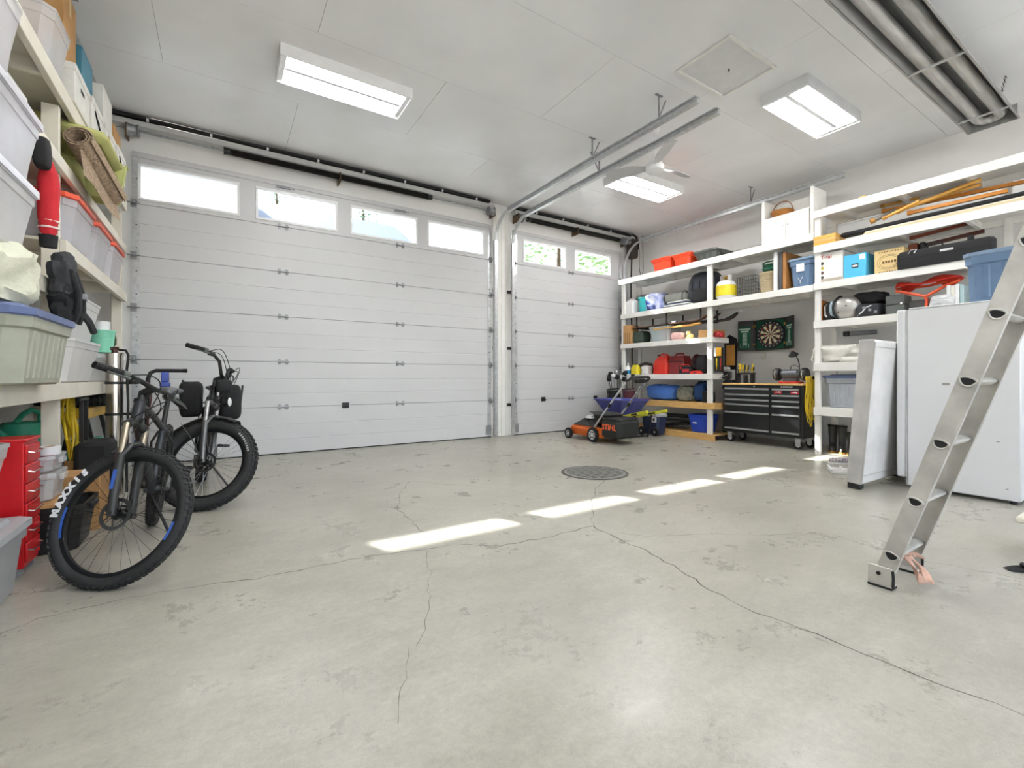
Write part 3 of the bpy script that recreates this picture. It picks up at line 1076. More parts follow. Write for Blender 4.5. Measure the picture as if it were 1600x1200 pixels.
def tote(label, w, d, h, loc, rz, body, lid, ribs=6, tp=.045, lidh=.03, name='storage_bin', cat='storage bin', group=None, handles=True, contents=None, rim=True):
    """plastic box with tapered ribbed body: w along local x, d along local y (front looks to -y)"""
    t = thing(name, label, cat, loc, rz, group)
    hb = h - (lidh if lid else 0)
    W, D = w / 2, d / 2
    a, b = W - tp, D - tp
    hs = hb * .80                                   # shoulder height
    g = G()
    c = min(w, d) * .12
    k = .012
    s0 = hs / hb

    def at(s, e=0):
        return (-(a + (W - .014 - a) * s + e), a + (W - .014 - a) * s + e, -(b + (D - .014 - b) * s + e), b + (D - .014 - b) * s + e)
    wall = .004
    R = [ring8(*at(0, -.012), c, 0), ring8(*at(.03), c, .012), ring8(*at(s0), c, hs - .01), ring8(*at(s0, k), c, hs), ring8(*at(1, k), c, hb)]
    if contents is None and lid:
        loft(g, R)
    else:
        Rin = [ring8(*at(1, k - wall), c, hb), ring8(*at(s0, k - wall), c, hs), ring8(*at(.03, -wall), c, .016)]
        loft(g, R + Rin)
    ob = obj('body', g, body, t)
    if ribs:
        for face in range(4):
            L = (w if face % 2 == 0 else d) - 2 * tp - 2 * c
            n = max(2, int(ribs * L / max(w, d)))
            for i in range(n):
                q = (-.5 + (i + .5) / n) * L
                hw = L / n * .22
                z0, z1 = hb * .10, hs - .015
                for zA, zB in ((z0, z1),):
                    x0, x1, y0, y1 = at(z0 / hb)
                    X0, X1, Y0, Y1 = at(z1 / hb)
                    e = .006
                    if face == 0: vs = [(q - hw, y0, z0), (q + hw, y0, z0), (q + hw, Y0, z1), (q - hw, Y0, z1), (q - hw * .6, y0 - e, z0), (q + hw * .6, y0 - e, z0), (q + hw * .6, Y0 - e, z1), (q - hw * .6, Y0 - e, z1)]
                    if face == 2: vs = [(q - hw, y1, z0), (q + hw, y1, z0), (q + hw, Y1, z1), (q - hw, Y1, z1), (q - hw * .6, y1 + e, z0), (q + hw * .6, y1 + e, z0), (q + hw * .6, Y1 + e, z1), (q - hw * .6, Y1 + e, z1)]
                    if face == 1: vs = [(x0, q - hw, z0), (x0, q + hw, z0), (X0, q + hw, z1), (X0, q - hw, z1), (x0 - e, q - hw * .6, z0), (x0 - e, q + hw * .6, z0), (X0 - e, q + hw * .6, z1), (X0 - e, q - hw * .6, z1)]
                    if face == 3: vs = [(x1, q - hw, z0), (x1, q + hw, z0), (X1, q + hw, z1), (X1, q - hw, z1), (x1 + e, q - hw * .6, z0), (x1 + e, q + hw * .6, z0), (X1 + e, q + hw * .6, z1), (X1 + e, q - hw * .6, z1)]
                    g = G()
                    g.add(vs, [(0, 1, 2, 3), (4, 5, 6, 7), (0, 1, 5, 4), (1, 2, 6, 5), (2, 3, 7, 6), (3, 0, 4, 7)])
                    obj('rib', g, body, t, False)
    if rim:
        g = G()
        o1, o2 = (-W, W, -D, D), at(1, -.002)
        loft(g, [ring8(*o2, c, hb - .02), ring8(*o1, c, hb - .02), ring8(*o1, c, hb - .001), ring8(*o2, c, hb - .001), ring8(*o2, c, hb - .02)], False, False)
        obj('rim', g, lid if lid else body, t)
    if lid:
        g = G()
        e = .008
        loft(g, [ring8(-W - e, W + e, -D - e, D + e, c, hb - .014), ring8(-W - e, W + e, -D - e, D + e, c, hb + lidh * .45), ring8(-W + .02, W - .02, -D + .02, D - .02, c, hb + lidh * .6), ring8(-W + .05, W - .05, -D + .05, D - .05, c, hb + lidh * .5), ring8(-W + .06, W - .06, -D + .06, D - .06, c, hb + lidh)])
        obj('lid', g, lid, t)
    if handles:
        for s in (-1, 1):
            g = G(); g.box(s * (W - .004), s * (W + .018), -D * .35, D * .35, hb - .055, hb - .018, .006); obj('handle', g, lid if lid else body, t)
    if contents:
        rr = random.Random(hash(label) % 1000)
        for i, cm in enumerate(contents):
            g = G()
            n = len(contents)
            x = (-.5 + (i + .5) / n) * (2 * a - .06)
            hh = hb * rr.uniform(.36, .44)
            g.blob((x, 0, hh + .02), (a / n * .96, b * .88, hh), .45, .12, 7, i + 3, 18, 12)
            obj('contents', g, cm, t)
    return t


def carton(label, x0, x1, y0, y1, z0, z1, m, name='cardboard_box', cat='box', flaps=True, tape=None, group=None):
    t = thing(name, label, cat, ((x0 + x1) / 2, (y0 + y1) / 2, z0), 0, group)
    W, D, h = (x1 - x0) / 2, (y1 - y0) / 2, z1 - z0
    g = G(); g.box(-W, W, -D, D, 0, h - .004, .004); obj('body', g, m, t)
    if flaps:
        for s in (-1, 1):
            g = G(); g.box(-W, W, .001 if s > 0 else -D, D if s > 0 else -.001, h - .004, h, .001); obj('flap', g, m, t)
    if tape:
        g = G(); g.box(-W - .001, W + .001, -.025, .025, h * .75, h + .0012); obj('tape', g, tape, t, False)
    return t


def bag(label, c, d, m, name='bag', cat='bag', rz=0.0, e=.55, amp=.10, fold=.10, seed=1, sc=5, straps=None, zip_=None, group=None, tilt=None, nu=30, nv=20):
    """soft bag: c is the base centre, d half sizes"""
    t = thing(name, label, cat, c, rz, group)
    g = G()
    M = Matrix.Translation((0, 0, d[2])) @ (tilt if tilt else Matrix.Identity(4))
    g.blob((0, 0, 0), d, e, amp, sc, seed, nu, nv, fold, M)
    lo = min(v[2] for v in g.v)
    g.v = [(v[0], v[1], v[2] - lo) for v in g.v]
    obj('body', g, m, t)
    if straps:
        for k in (-1, 1):
            g = G()
            s = d[0] * .42 * k
            p = [(s, -d[1] * cos(q) * 1.04, d[2] + d[2] * 1.06 * sin(q)) for q in [radians(a) for a in range(-10, 191, 20)]]
            g.tube(p, .011, 6)
            obj('strap', g, straps, t)
    if zip_:
        g = G()
        g.tube([(x * d[0] * .8, -.01, 2 * d[2] * (1.0 - .06 * x * x)) for x in (-1, -.5, 0, .5, 1)], .008, 6)
        obj('zip', g, zip_, t)
    return t


def roll_path(p0, p1, n=12):
    return [tuple(Vector(p0).lerp(Vector(p1), i / n)) for i in range(n + 1)]


def soft(name, label, cat, c, d, m, **k):
    g = G()
    kk = dict(e=.55, amp=.12, sc=5, seed=2, nu=32, nv=20, fold=.15)
    kk.update(k)
    rz = kk.pop('rz', 0)
    grp = kk.pop('group', None)
    g.blob((0, 0, d[2]), d, **kk)
    lo = min(v[2] for v in g.v)
    g.v = [(v[0], v[1], v[2] - lo) for v in g.v]
    o = obj(name, g, m)
    o.location = c
    o.rotation_euler = (0, 0, rz)
    return tag(o, label, cat, grp)


RZ = -pi / 2                                # local -y looks to world -x (right shelving)
LZ = pi / 2                                 # local -y looks to world +x (left shelving)


def rs(p0, p1, ptop, xf):
    """extent along the right shelving for picture columns p0..p1 with a front face at xf"""
    ya, yb = yy(p1, xf), yy(p0, xf)
    return ya, yb, zz((p0 + p1) / 2, ptop, xf)


def c_(name, h, r=.5, **k):
    return mat(name, h, r, **k)


ORANGE = c_('orange_plastic', '#f0481c', .4)
REDP = c_('red_plastic', '#d9301f', .4)
DKRED = c_('dark_red_plastic', '#8a2a2a', .45)
GREYP = c_('dark_grey_plastic', '#565a56', .5)
SLATE = c_('slate_blue_plastic', '#66809f', .45)
SLATE2 = c_('slate_blue_lid', '#7d93ac', .45)
NAVY = c_('navy_plastic', '#2a3350', .5)
TEAL = c_('teal_plastic', '#35b7bb', .4)
ROYAL = c_('royal_blue_plastic', '#2f4fc4', .4)
GREYT = c_('grey_tote', '#a9aeb4', .5)
SAGE = c_('sage_grey_tote', '#a3a595', .5)
BLUEL = c_('blue_grey_lid', '#5e6b93', .45)
BLKF = c_('black_fabric', '#1f1f21', .85, bump=.2, bscale=200)
DKF = c_('charcoal_fabric', '#3a3b3d', .85, bump=.2, bscale=200)
GRF = c_('grey_fabric', '#84857f', .9, bump=.2, bscale=180)
BLUF = c_('blue_nylon', '#4d7fd6', .55, bump=.15, bscale=60)
NAVF = c_('navy_nylon', '#28508a', .6, bump=.15, bscale=60)
WHF = c_('white_cloth', '#e4e2db', .9, bump=.2, bscale=120)
YEL = c_('yellow_plastic', '#e3cf27', .4)
YELC = c_('yellow_cable', '#d9b822', .5)
GREEN = c_('green_plastic', '#2f9a7d', .45)
OLIVE = c_('olive_fabric', '#4a4f3d', .9, bump=.2)
TAN = c_('tan_wicker', '#b8a888', .8, bump=.4, bscale=120)
BROWN = c_('brown_wood', '#8a5a30', .5, stretch=(1, 6, 6))
MAHOG = c_('mahogany', '#7a3a22', .45, stretch=(1, 6, 6))
PINKF = c_('pink_cloth', '#e6b9b2', .85, bump=.2)
REDF = c_('red_nylon', '#e23321', .6, bump=.15)
INK = c_('black_print', '#1a1a1a', .7, var=0)
REDINK = c_('red_print', '#c32a33', .6, var=0)
WHINK = c_('white_print', '#f2f2f2', .6, var=0)
# ================================================================ RIGHT SHELVING: CONTENTS
Z1, Z2, Z3, Z4, Z5, Z6 = 2.99, 2.29, 1.697, 1.095, .612, .098


def rt(label, p0, p1, ptop, xf, zb, depth, body, lid, **k):
    ya, yb, zt = rs(p0, p1, ptop, xf)
    return tote(label, yb - ya, depth, zt - zb, (xf + depth / 2, (ya + yb) / 2, zb), RZ, body, lid, **k)


def rc(label, p0, p1, ptop, xf, zb, depth, m, **k):
    ya, yb, zt = rs(p0, p1, ptop, xf)
    return carton(label, xf, xf + depth, ya, yb, zb, zt, m, **k)


# --- top shelf over bays A and B
rt('orange lidded bin on the top shelf next to the door track', 1015, 1045, 402, 6.80, Z1, .50, ORANGE, ORANGE, ribs=0)
rt('orange lidded bin with dark latch between its twin and the grey bin', 1048, 1077, 395, 6.80, Z1, .50, ORANGE, ORANGE, ribs=0)
ya, yb, zt = rs(1047, 1078, 395, 6.80)
rt('dark grey lidded bin on the top shelf right of the orange bins', 1081.5, 1117, 389, 6.80, Z1, .55, GREYP, GREYP, ribs=5)
# white hutch cabinet
ha, hb = yy(1271, 6.90), yy(1190, 6.90)
t = thing('hutch_cabinet', 'small white hutch with two doors on the top shelf', 'cabinet', (6.90, (ha + hb) / 2, Z1))
hw = (hb - ha) / 2
zd, zt = .40, .70
for s in (-1, 1):
    g = G(); g.box(0, .38, s * hw - (.045 if s > 0 else 0), s * hw + (0 if s > 0 else .045), 0, zt, .004); obj('side_panel', g, WHITEP, t)
g = G(); g.box(.36, .38, -hw + .045, hw - .045, 0, zt); obj('back_panel', g, WHITEP, t, False)
g = G(); g.box(0, .36, -hw + .045, hw - .045, zd, zd + .02, .003); obj('top_board', g, WHITEP, t)
g = G(); g.box(.0, .36, -hw + .045, hw - .045, 0, .025, .003); obj('bottom_board', g, WHITEP, t)
for s in (-1, 1):
    a, b = (.003, hw - .05) if s > 0 else (-hw + .05, -.003)
    g = G(); g.box(-.016, 0, a, b, .03, zd - .003, .003)
    for q in ((a, b, .03, .07), (a, b, zd - .043, zd - .003), (a, a + .04, .07, zd - .043), (b - .04, b, .07, zd - .043)): g.box(-.021, -.016, q[0], q[1], q[2], q[3], .002)
    d = obj('door', g, WHITEP, t)
    g = G(); g.lathe([(.004, 0), (.005, .01), (.013, .018), (.012, .026), (0, .029)], 12, M=axes((-.021, s * .035, .25), (0, 1, 0), (0, 0, 1), (-1, 0, 0))); obj('knob', g, CHROME, d)
# wicker basket on the hutch
yb_ = (yy(1203, 7.0) + yy(1236, 7.0)) / 2
t = thing('wicker_basket', 'brown wicker basket with hoop handle on the white hutch', 'basket', (7.06, yb_, Z1 + zd + .02))
WK = c_('brown_wicker', '#a9702e', .7, bump=.5, bscale=90)
g = G(); g.lathe([(.07, 0), (.10, .0), (.15, .09), (.155, .10), (.145, .10), (.095, .012), (.0, .012)], 24); obj('bowl', g, WK, t)
for k in range(4):
    g = G(); g.torus((0, 0, .02 + k * .024), (0, 0, 1), .110 + k * .0125, .007, 28, 6); obj('weave', g, WK, t)
g = G(); g.tube([(0, .15 * cos(a), .08 + .17 * sin(a)) for a in [radians(12 * k) for k in range(16)]], .008, 6); obj('handle', g, BROWN, t)

# --- bay A, second shelf
ya, yb, zt = rs(974, 990, 465, 6.80)
t = thing('jug', 'white square plastic jug next to the teal bucket', 'jug', (6.90, (ya + yb) / 2, Z2))
g = G(); loft(g, [ring8(-.09, .09, -.11, .11, .03, 0), ring8(-.10, .10, -.12, .12, .03, .02), ring8(-.10, .10, -.12, .12, .03, .24), ring8(-.05, .05, -.05, .05, .02, .29)]); obj('body', g, WHITE, t)
g = G(); g.cyl((0, 0, .29), (0, 0, .32), .03); obj('cap', g, ORANGE, t)
g = G(); g.tube([(-.03, -.10, .26), (-.03, -.06, .31), (-.03, .03, .30)], .012, 6); obj('handle', g, WHITE, t)
ya, yb, zt = rs(991, 1010, 464, 6.80)
t = thing('bucket', 'teal plastic bucket on the shelf above the skis', 'bucket', (6.93, (ya + yb) / 2, Z2))
g = G(); g.lathe([(0, 0), (.095, 0), (.125, .27), (.135, .27), (.135, .285), (.12, .285), (.09, .012), (0, .012)], 24); obj('body', g, TEAL, t)
g = G(); g.torus((0, 0, .20), (0, 0, 1), .120, .006, 24, 6); obj('band', g, TEAL, t)
g = G(); g.tube([(0, .13 * cos(a), .28 - .05 * sin(a)) for a in [radians(18 * k) for k in range(11)]], .004, 5); obj('bail', g, GALV, t)
soft('shoe_bundle', 'grey bundle of clothing behind the teal bucket', 'clothing', (7.16, yy(1004, 7.16) - .02, Z2), (.10, .18, .20), GRF, seed=5, fold=.25)
soft('tarp_bundle', 'crumpled blue and white tarp on the shelf above the skis', 'tarp', (6.99, yy(1026, 7.0), Z2), (.16, .17, .17), mat('blue_white_tarp', '#e8ebf2', .6, var=.5, scale=6, col2='#3a57b5'), seed=8, fold=.35, amp=.2)
soft('folded_tarp', 'navy tarp folded flat beside the crumpled blue one', 'tarp', (6.82, yy(1017, 6.82), Z2), (.03, .09, .06), c_('navy_tarp', '#2c3a72', .6), seed=12, fold=.3)
t = thing('rolled_mat', 'grey rolled tent bag lying over folded sheets', 'rolled mat', (7.05, yy(1060, 7.05) + .05, Z2 + .122))
g = G(); g.blob((0, 0, .085), (.10, .27, .085), .5, .08, 5, 4, 26, 20, .06, flat=False); obj('body', g, GRF, t)
for y in (-.2, .18):
    g = G(); g.torus((0, y, .085), (0, 1, 0), .100, .008, 20, 5); obj('strap', g, BLKF, t)
for k in range(4):
    y0, y1 = yy(1083 - 2 * k, 6.96), yy(1041 + 2 * k, 6.96)
    g = G(); g.box(-.17 + .01 * k, .13, -(y1 - y0) / 2, (y1 - y0) / 2, 0, .030, .013)
    vv = []
    o = obj('folded_sheet', g, WHF if k % 2 else c_('navy_cloth', '#39435f', .9), None)
    o.location = (6.99 + .006 * k, (y0 + y1) / 2, Z2 + .0302 * k)
    tag(o, ['navy folded sheet at the bottom of the stack by the teal bucket', 'white folded sheet second from the bottom of the stack', 'navy folded sheet third from the bottom of the stack', 'white folded sheet on top of the stack under the grey roll'][k], 'folded sheet')
t = thing('backpack', 'big rounded black backpack beside the yellow propane tank', 'backpack', (7.08, yy(1104, 7.0) + .07, Z2))
g = G(); g.blob((0, 0, .29), (.18, .27, .29), .62, .06, 4, 6, 30, 20, .05); obj('body', g, c_('black_blue_nylon', '#2c2f3a', .5, bump=.1), t)
for k in (-.14, .0, .14):
    g = G(); g.tube([(-.18 * cos(a) * .98 - .008, k, .29 + .29 * sin(a)) for a in [radians(q) for q in range(-60, 61, 15)]], .012, 6); obj('strap', g, BLKF, t)
g = G(); g.blob((-.15, -.02, .16), (.06, .18, .12), .6, .05, 5, 2, 20, 12); obj('pocket', g, BLKF, t)

# --- bay B, second shelf
yc = (yy(1116, 6.92) + yy(1146, 6.92)) / 2
t = thing('propane_tank', 'propane tank with yellow label band and white collar', 'gas cylinder', (6.99, yc, Z2))
g = G(); g.lathe([(.10, 0), (.11, 0), (.11, .03), (.13, .035), (.152, .06), (.155, .10), (.155, .22), (.150, .27), (.125, .31), (.06, .335), (0, .34)], 32); obj('body', g, WHITE, t)
g = G(); g.lathe([(.1555, .075), (.1575, .075), (.1575, .245), (.1555, .245)], 32, closed=True); obj('label_band', g, YEL, t)
g = G()
for k in range(20):
    a0, a1 = radians(-130 + 13 * k), radians(-130 + 13 * k + 13)
    vs = [(r * cos(a), r * sin(a), z) for r in (.082, .088) for a in (a0, a1) for z in (.325, .45 if 4 < k < 15 else .42)]
    g.add(vs, [(0, 1, 3, 2), (4, 6, 7, 5), (0, 4, 5, 1), (2, 3, 7, 6), (1, 5, 7, 3), (0, 2, 6, 4)])
obj('collar', g, WHITE, t)
g = G(); g.cyl((0, 0, .33), (0, 0, .39), .018); g.cyl((-.01, 0, .37), (-.07, 0, .37), .014); g.cyl((0, 0, .39), (0, 0, .41), .028); obj('valve', g, c_('brass', '#b8924a', .3, metal=.9), t)
# wire basket
ya, yb, zt = rs(1153, 1181, 432, 6.95)
t = thing('wire_basket', 'dark wire stacking basket between the propane tank and the woven hamper', 'basket', (7.08, (ya + yb) / 2, Z2))
W, D, hh = (yb - ya) / 2, .14, .33
WIRE = c_('dark_wire', '#4a4a48', .4, metal=.7)


def wire(p, q, r=.0032): g_ = G(); g_.cyl(p, q, r, n=5, caps=False); obj('wire', g_, WIRE, t)


for z in (0.004, .11, .165, .22, hh):
    for s in (-1, 1):
        wire((s * D, -W, z), (s * D, W, z), .004 if z in (.165, hh) else .0028)
        wire((-D, s * W, z), (D, s * W, z), .004 if z in (.165, hh) else .0028)
for k in range(9):
    y = -W + 2 * W * k / 8
    for s in (-1, 1): wire((s * D, y, 0), (s * D, y, hh))
for k in range(5):
    x = -D + 2 * D * k / 4
    for s in (-1, 1): wire((x, s * W, 0), (x, s * W, hh))
    wire((x, -W, .004), (x, W, .004))
# woven hamper and hose
ya, yb, zt = rs(1183, 1210, 422, 6.90)
yh = (ya + yb) / 2
t = thing('woven_hamper', 'pale woven hamper holding the coiled green hose', 'basket', (7.04, yh, Z2))
g = G(); g.lathe([(0, 0), (.115, 0), (.13, .05), (.145, .31), (.152, .32), (.152, .335), (.135, .335), (.12, .02), (0, .02)], 24); obj('body', g, TAN, t)
for k in range(11):
    g = G(); g.torus((0, 0, .025 + k * .029), (0, 0, 1), .125 + .0022 * k, .009, 24, 5); obj('weave', g, TAN, t)
g = G()
hp = []
for k in range(90):
    a = k * .42
    hp.append((.085 * cos(a) + .01 * sin(a * .3), .105 * sin(a), .355 + .0016 * k + .012 * sin(a * .37)))
g.tube(hp, .011, 6)
o = obj('garden_hose', g, c_('green_hose', '#2c7a5e', .4)); o.location = (7.04, yh, Z2)
tag(o, 'coiled green garden hose on top of the woven hamper', 'hose')
# leaning panels
for k, (p0, p1, ptop, dep, m, lb) in enumerate(((1208, 1215, 394, .42, WHITE, 'white foam board standing between the hamper and the brown panel'), (1216, 1222, 394, .44, c_('dark_board', '#4b4a4e', .6), 'thin dark board standing against the brown wooden panel'), (1222.5, 1228, 394, .60, c_('brown_panel', '#a8743c', .5, stretch=(1, 5, 5)), 'brown wooden panel standing beside the blue tote'))):
    ya, yb, zt = rs(p0, p1, ptop, 6.83)
    t = thing('panel', lb, 'panel', (6.83, (ya + yb) / 2, Z2))
    g = G(); g.box(0, dep, -(yb - ya) / 2 + .002, (yb - ya) / 2 - .002, 0, zt - Z2, .004); obj('board', g, m, t)
    g = G()
    for q in ((0, .02, 0, zt - Z2),): g.box(-.004, 0, -(yb - ya) / 2 + .006, (yb - ya) / 2 - .006, .01, zt - Z2 - .01, .001)
    obj('edge_band', g, m, t)
t = rt('slate blue lidded tote with white label on the shelf over the grinder', 1230, 1271, 401, 6.83, Z2, .50, SLATE, SLATE2, ribs=4)
g = G(); g.box(-.05, .05, -.249, -.236, .23, .34); obj('label', g, WHINK, t, False)
g = G(); g.tube([(-.03, -.243, .14), (0, -.245, .10), (.03, -.243, .15), (0, -.245, .10), (.0, -.243, .06)], .006, 5); obj('sticker_remnant', g, WHINK, t)

# --- bay A, third level
skis = [('brown_ski', c_('ski_brown', '#6b4632', .4), -.02, 2.02, 4.62, 6.42, .10, 'brown ski hanging under the second shelf, front of the row'),
        ('brown_ski', c_('ski_dark', '#3b2f2c', .4), .11, 2.02, 4.5, 6.35, .10, 'dark brown ski behind the front ski under the second shelf'),
        ('ski', c_('ski_black', '#242426', .35), .26, 2.03, 4.30, 6.2, .11, 'black ski at the back of the hanging row, its tip past the post'),
        ('ski', c_('ski_maroon', '#5a2a26', .35), .38, 2.03, 4.36, 6.1, .11, 'maroon ski hung rearmost under the second shelf')]
for nm, m, dx, z, y0, y1, w, lb in skis:
    t = thing('ski', lb, 'ski', (FX + .09 + dx, (y0 + y1) / 2, 1.99))
    L = (y1 - y0) / 2
    g = G()
    top = []
    n = 20
    vs, fs = [], []
    for i in range(n + 1):
        s = i / n
        y = -L + 2 * L * s
        ww = w / 2 * (1 - .25 * sin(pi * s)) * (1 if s > .06 else sqrt(max(.05, s / .06)))
        zz_ = .10 * max(0, (.14 - s) / .14) ** 2 + .006
        vs += [(-ww, y, zz_), (ww, y, zz_), (ww, y, zz_ + .013), (-ww, y, zz_ + .013)]
        if i:
            o = 4 * i
            for q in range(4): fs.append((o - 4 + q, o - 4 + (q + 1) % 4, o + (q + 1) % 4, o + q))
    fs += [(3, 2, 1, 0), (4 * n, 4 * n + 1, 4 * n + 2, 4 * n + 3)]
    g.add(vs, fs); obj('blade', g, m, t)
    g = G(); g.box(-.035, .035, .02, .14, .019, .055, .008); g.box(-.03, .03, -.26, -.16, .019, .06, .008); g.box(-.025, .025, -.16, .02, .019, .026); obj('binding', g, GALVD, t)
t = thing('wooden_ski', 'pale yellow wooden ski resting on the third shelf boxes', 'ski', (6.85, yy(1058, 6.85), 1.925))
L = (yy(1020, 6.85) - yy(1092, 6.85)) / 2
g = G(); loft(g, [[(-.05, -L, .02), (.05, -L + .03, .02), (.05, -L + .03, .045), (-.05, -L, .045)], [(-.05, -L * .5, .0), (.05, -L * .5, .0), (.05, -L * .5, .025), (-.05, -L * .5, .025)], [(-.045, L, 0), (.045, L, 0), (.045, L, .022), (-.045, L, .022)]]); obj('blade', g, WOODY, t, False)
g = G(); g.box(-.052, .052, -L * .55, -L * .05, .0225, .028); obj('decal', g, c_('ski_decal', '#e5dc9a', .4), t, False)
# boxes on the third shelf
ya, yb, zt = rs(970.5, 985.5, 508, 6.72)
t = carton('brown lattice-sided box at the far end of the third shelf', 6.755, 7.0, ya + .05, yb - .02, Z3, zt, CARD, name='lattice_box')
g = G()
for k in range(9):
    for j in range(4):
        g.box(-.1235, -.1225, -.085 + j * .05, -.085 + j * .05 + .02, .01 + k * .024, .02 + k * .024)
obj('slots', g, INK, t, False)
bag('dark green soft cooler bag beside the clear bin', (6.98, yy(999.5, 6.98) - .02, Z3), (.15, .16, .125), c_('dark_green_fabric', '#39463c', .8, bump=.2), seed=3, e=.4, fold=.1, name='cooler_bag')
rt('clear open bin of toys on the third shelf', 1011, 1046, 510, 6.80, Z3, .40, clear('clear_plastic_a', '#dfe6e8', .35), None, ribs=0, contents=[c_('toy_teal', '#5aa59a'), c_('toy_white', '#dadada'), c_('toy_pink', '#d9a6a0')])
t = thing('headphones', 'white round ear muffs lying over the clear toy bin', 'ear muffs', (7.02, yy(1040, 7.02), Z3 + .15))
for s in (-1, 1):
    g = G(); g.lathe([(0, 0), (.05, 0), (.062, .02), (.06, .05), (.03, .06), (0, .06)], 20, M=axes((-.02, s * .075, .064), (0, 1, 0), (0, 0, 1), (-1, 0, 0))); c = obj('ear_cup', g, WHITE, t)
    g = G(); g.lathe([(0, 0), (.018, 0), (.02, .006), (0, .008)], 14, M=axes((-.081, s * .075, .064), (0, 1, 0), (0, 0, 1), (-1, 0, 0))); obj('hub', g, DKMET, c)
g = G(); g.tube([(0, .12 * cos(a), .07 + .10 * sin(a)) for a in [radians(15 * k) for k in range(13)]], .008, 6); obj('band', g, WHITE, t)
soft('towel', 'crumpled pink and white cloth on the third shelf', 'cloth', (6.86, yy(1060, 6.86), Z3), (.06, .12, .07), PINKF, seed=6, fold=.35)
t = thing('plush_toy', 'small yellow plush toy next to the white and brown box', 'toy', (6.88, yy(1079, 6.88), Z3))
PL = c_('plush_yellow', '#e6c67a', .95, bump=.4, bscale=150)
g = G(); g.blob((0, 0, .05), (.05, .06, .05), .9, .05, 9, 1, 18, 12); obj('body', g, PL, t)
g = G(); g.blob((-.02, .03, .105), (.035, .04, .035), .95, .04, 9, 2, 18, 12); obj('head', g, PL, t)
for s in (-1, 1):
    g = G(); g.blob((-.02, .03 + s * .03, .137), (.012, .014, .012), 1, 0, 9, 2, 10, 8); obj('ear', g, PL, t)
    g = G(); g.blob((-.05, s * .035, .022), (.03, .02, .02), 1, 0, 9, 2, 12, 8); obj('foot', g, PL, t)
rc('open cardboard box with a white side at the post, third shelf', 1091, 1111, 515, 6.82, Z3, .40, CARD)
t = thing('cap', 'red baseball cap on the shelf end beside the post', 'cap', (6.94, yy(1122, 6.94) - .01, Z3))
g = G(); g.lathe([(.085, 0), (.088, .01), (.085, .05), (.065, .085), (.02, .105), (0, .107)], 20); obj('crown', g, c_('red_cap', '#a82a2a', .8), t)
g = G(); g.sheet(lambda u, v: Vector(((-.08 - .075 * v) * cos((u - .5) * 2.0), (.085 + .02 * v) * sin((u - .5) * 2.0), .012 - .006 * v)), 12, 4, .004); obj('brim', g, c_('red_cap', '#a82a2a', .8), t)

# --- bay A, fourth level
t = thing('bottle', 'white bottle with blue label at the shelf end', 'bottle', (6.86, yy(981.5, 6.86), Z4))
g = G(); g.lathe([(0, 0), (.05, 0), (.052, .01), (.052, .13), (.03, .17), (.018, .18), (.018, .20), (0, .20)], 20); obj('body', g, WHITE, t)
g = G(); g.lathe([(.0525, .01), (.0535, .01), (.0535, .085), (.0525, .085)], 20, closed=True); obj('label', g, c_('blue_label', '#2a8fc4', .4), t)
g = G(); g.cyl((0, 0, .20), (0, 0, .225), .02); obj('cap', g, WHITE, t)
t = thing('jug', 'yellow jug with handle next to the blue-labelled bottle', 'jug', (6.88, yy(993.5, 6.88), Z4))
g = G(); loft(g, [ring8(-.06, .06, -.085, .085, .03, 0), ring8(-.065, .065, -.09, .09, .03, .015), ring8(-.065, .065, -.09, .09, .03, .13), ring8(-.03, .03, -.06, .02, .02, .19)]); obj('body', g, YEL, t)
g = G(); g.cyl((0, -.02, .19), (0, -.02, .215), .022); obj('cap', g, c_('black_cap', '#222'+'222', .5), t)
g = G(); g.tube([(0, .02, .18), (0, .07, .185), (0, .085, .13)], .011, 6); obj('handle', g, YEL, t)
soft('plastic_sack', 'white plastic sack bunched up left of the red fuel can', 'sack', (6.94, yy(1010.5, 6.94), Z4), (.09, .085, .085), c_('sack_white', '#e9e7e4', .5), seed=9, fold=.35)
soft('work_gloves', 'black and brown work gloves heaped behind the white sack', 'gloves', (7.16, yy(1010, 7.16), Z4), (.09, .13, .12), c_('glove_brown', '#4b4036', .9), seed=10, fold=.4)


def fuel_can(label, x, y, z, w, d, h, m):
    t = thing('fuel_can', label, 'fuel can', (x, y, z))
    g = G(); loft(g, [ring8(-d, d, -w, w, .025, 0), ring8(-d - .006, d + .006, -w - .006, w + .006, .03, .015), ring8(-d - .006, d + .006, -w - .006, w + .006, .03, h * .55), ring8(-d, d, -w * .9, w * .8, .03, h * .75), ring8(-d * .7, d * .7, -w * .8, w * .35, .02, h * .95)]); obj('body', g, m, t)
    g = G(); g.tube([(0, -w * .75, h * .78), (0, -w * .7, h * 1.0), (0, 0, h * 1.06), (0, w * .45, h * 1.0), (0, w * .7, h * .72)], .017, 8); obj('handle', g, m, t)
    g = G(); g.cyl((0, w * .45, h * .80), (0, w * .62, h * 1.02), .028); obj('cap', g, BLKP, t)
    g = G()
    for s in (-1, 1): g.box(-d - .011, -d - .004, s * w * .8 - .008, s * w * .8 + .008, h * .08, h * .5)
    g.box(-d - .011, -d - .004, -w * .8, w * .8, h * .27, h * .30)
    obj('ribs', g, m, t, False)
    return t


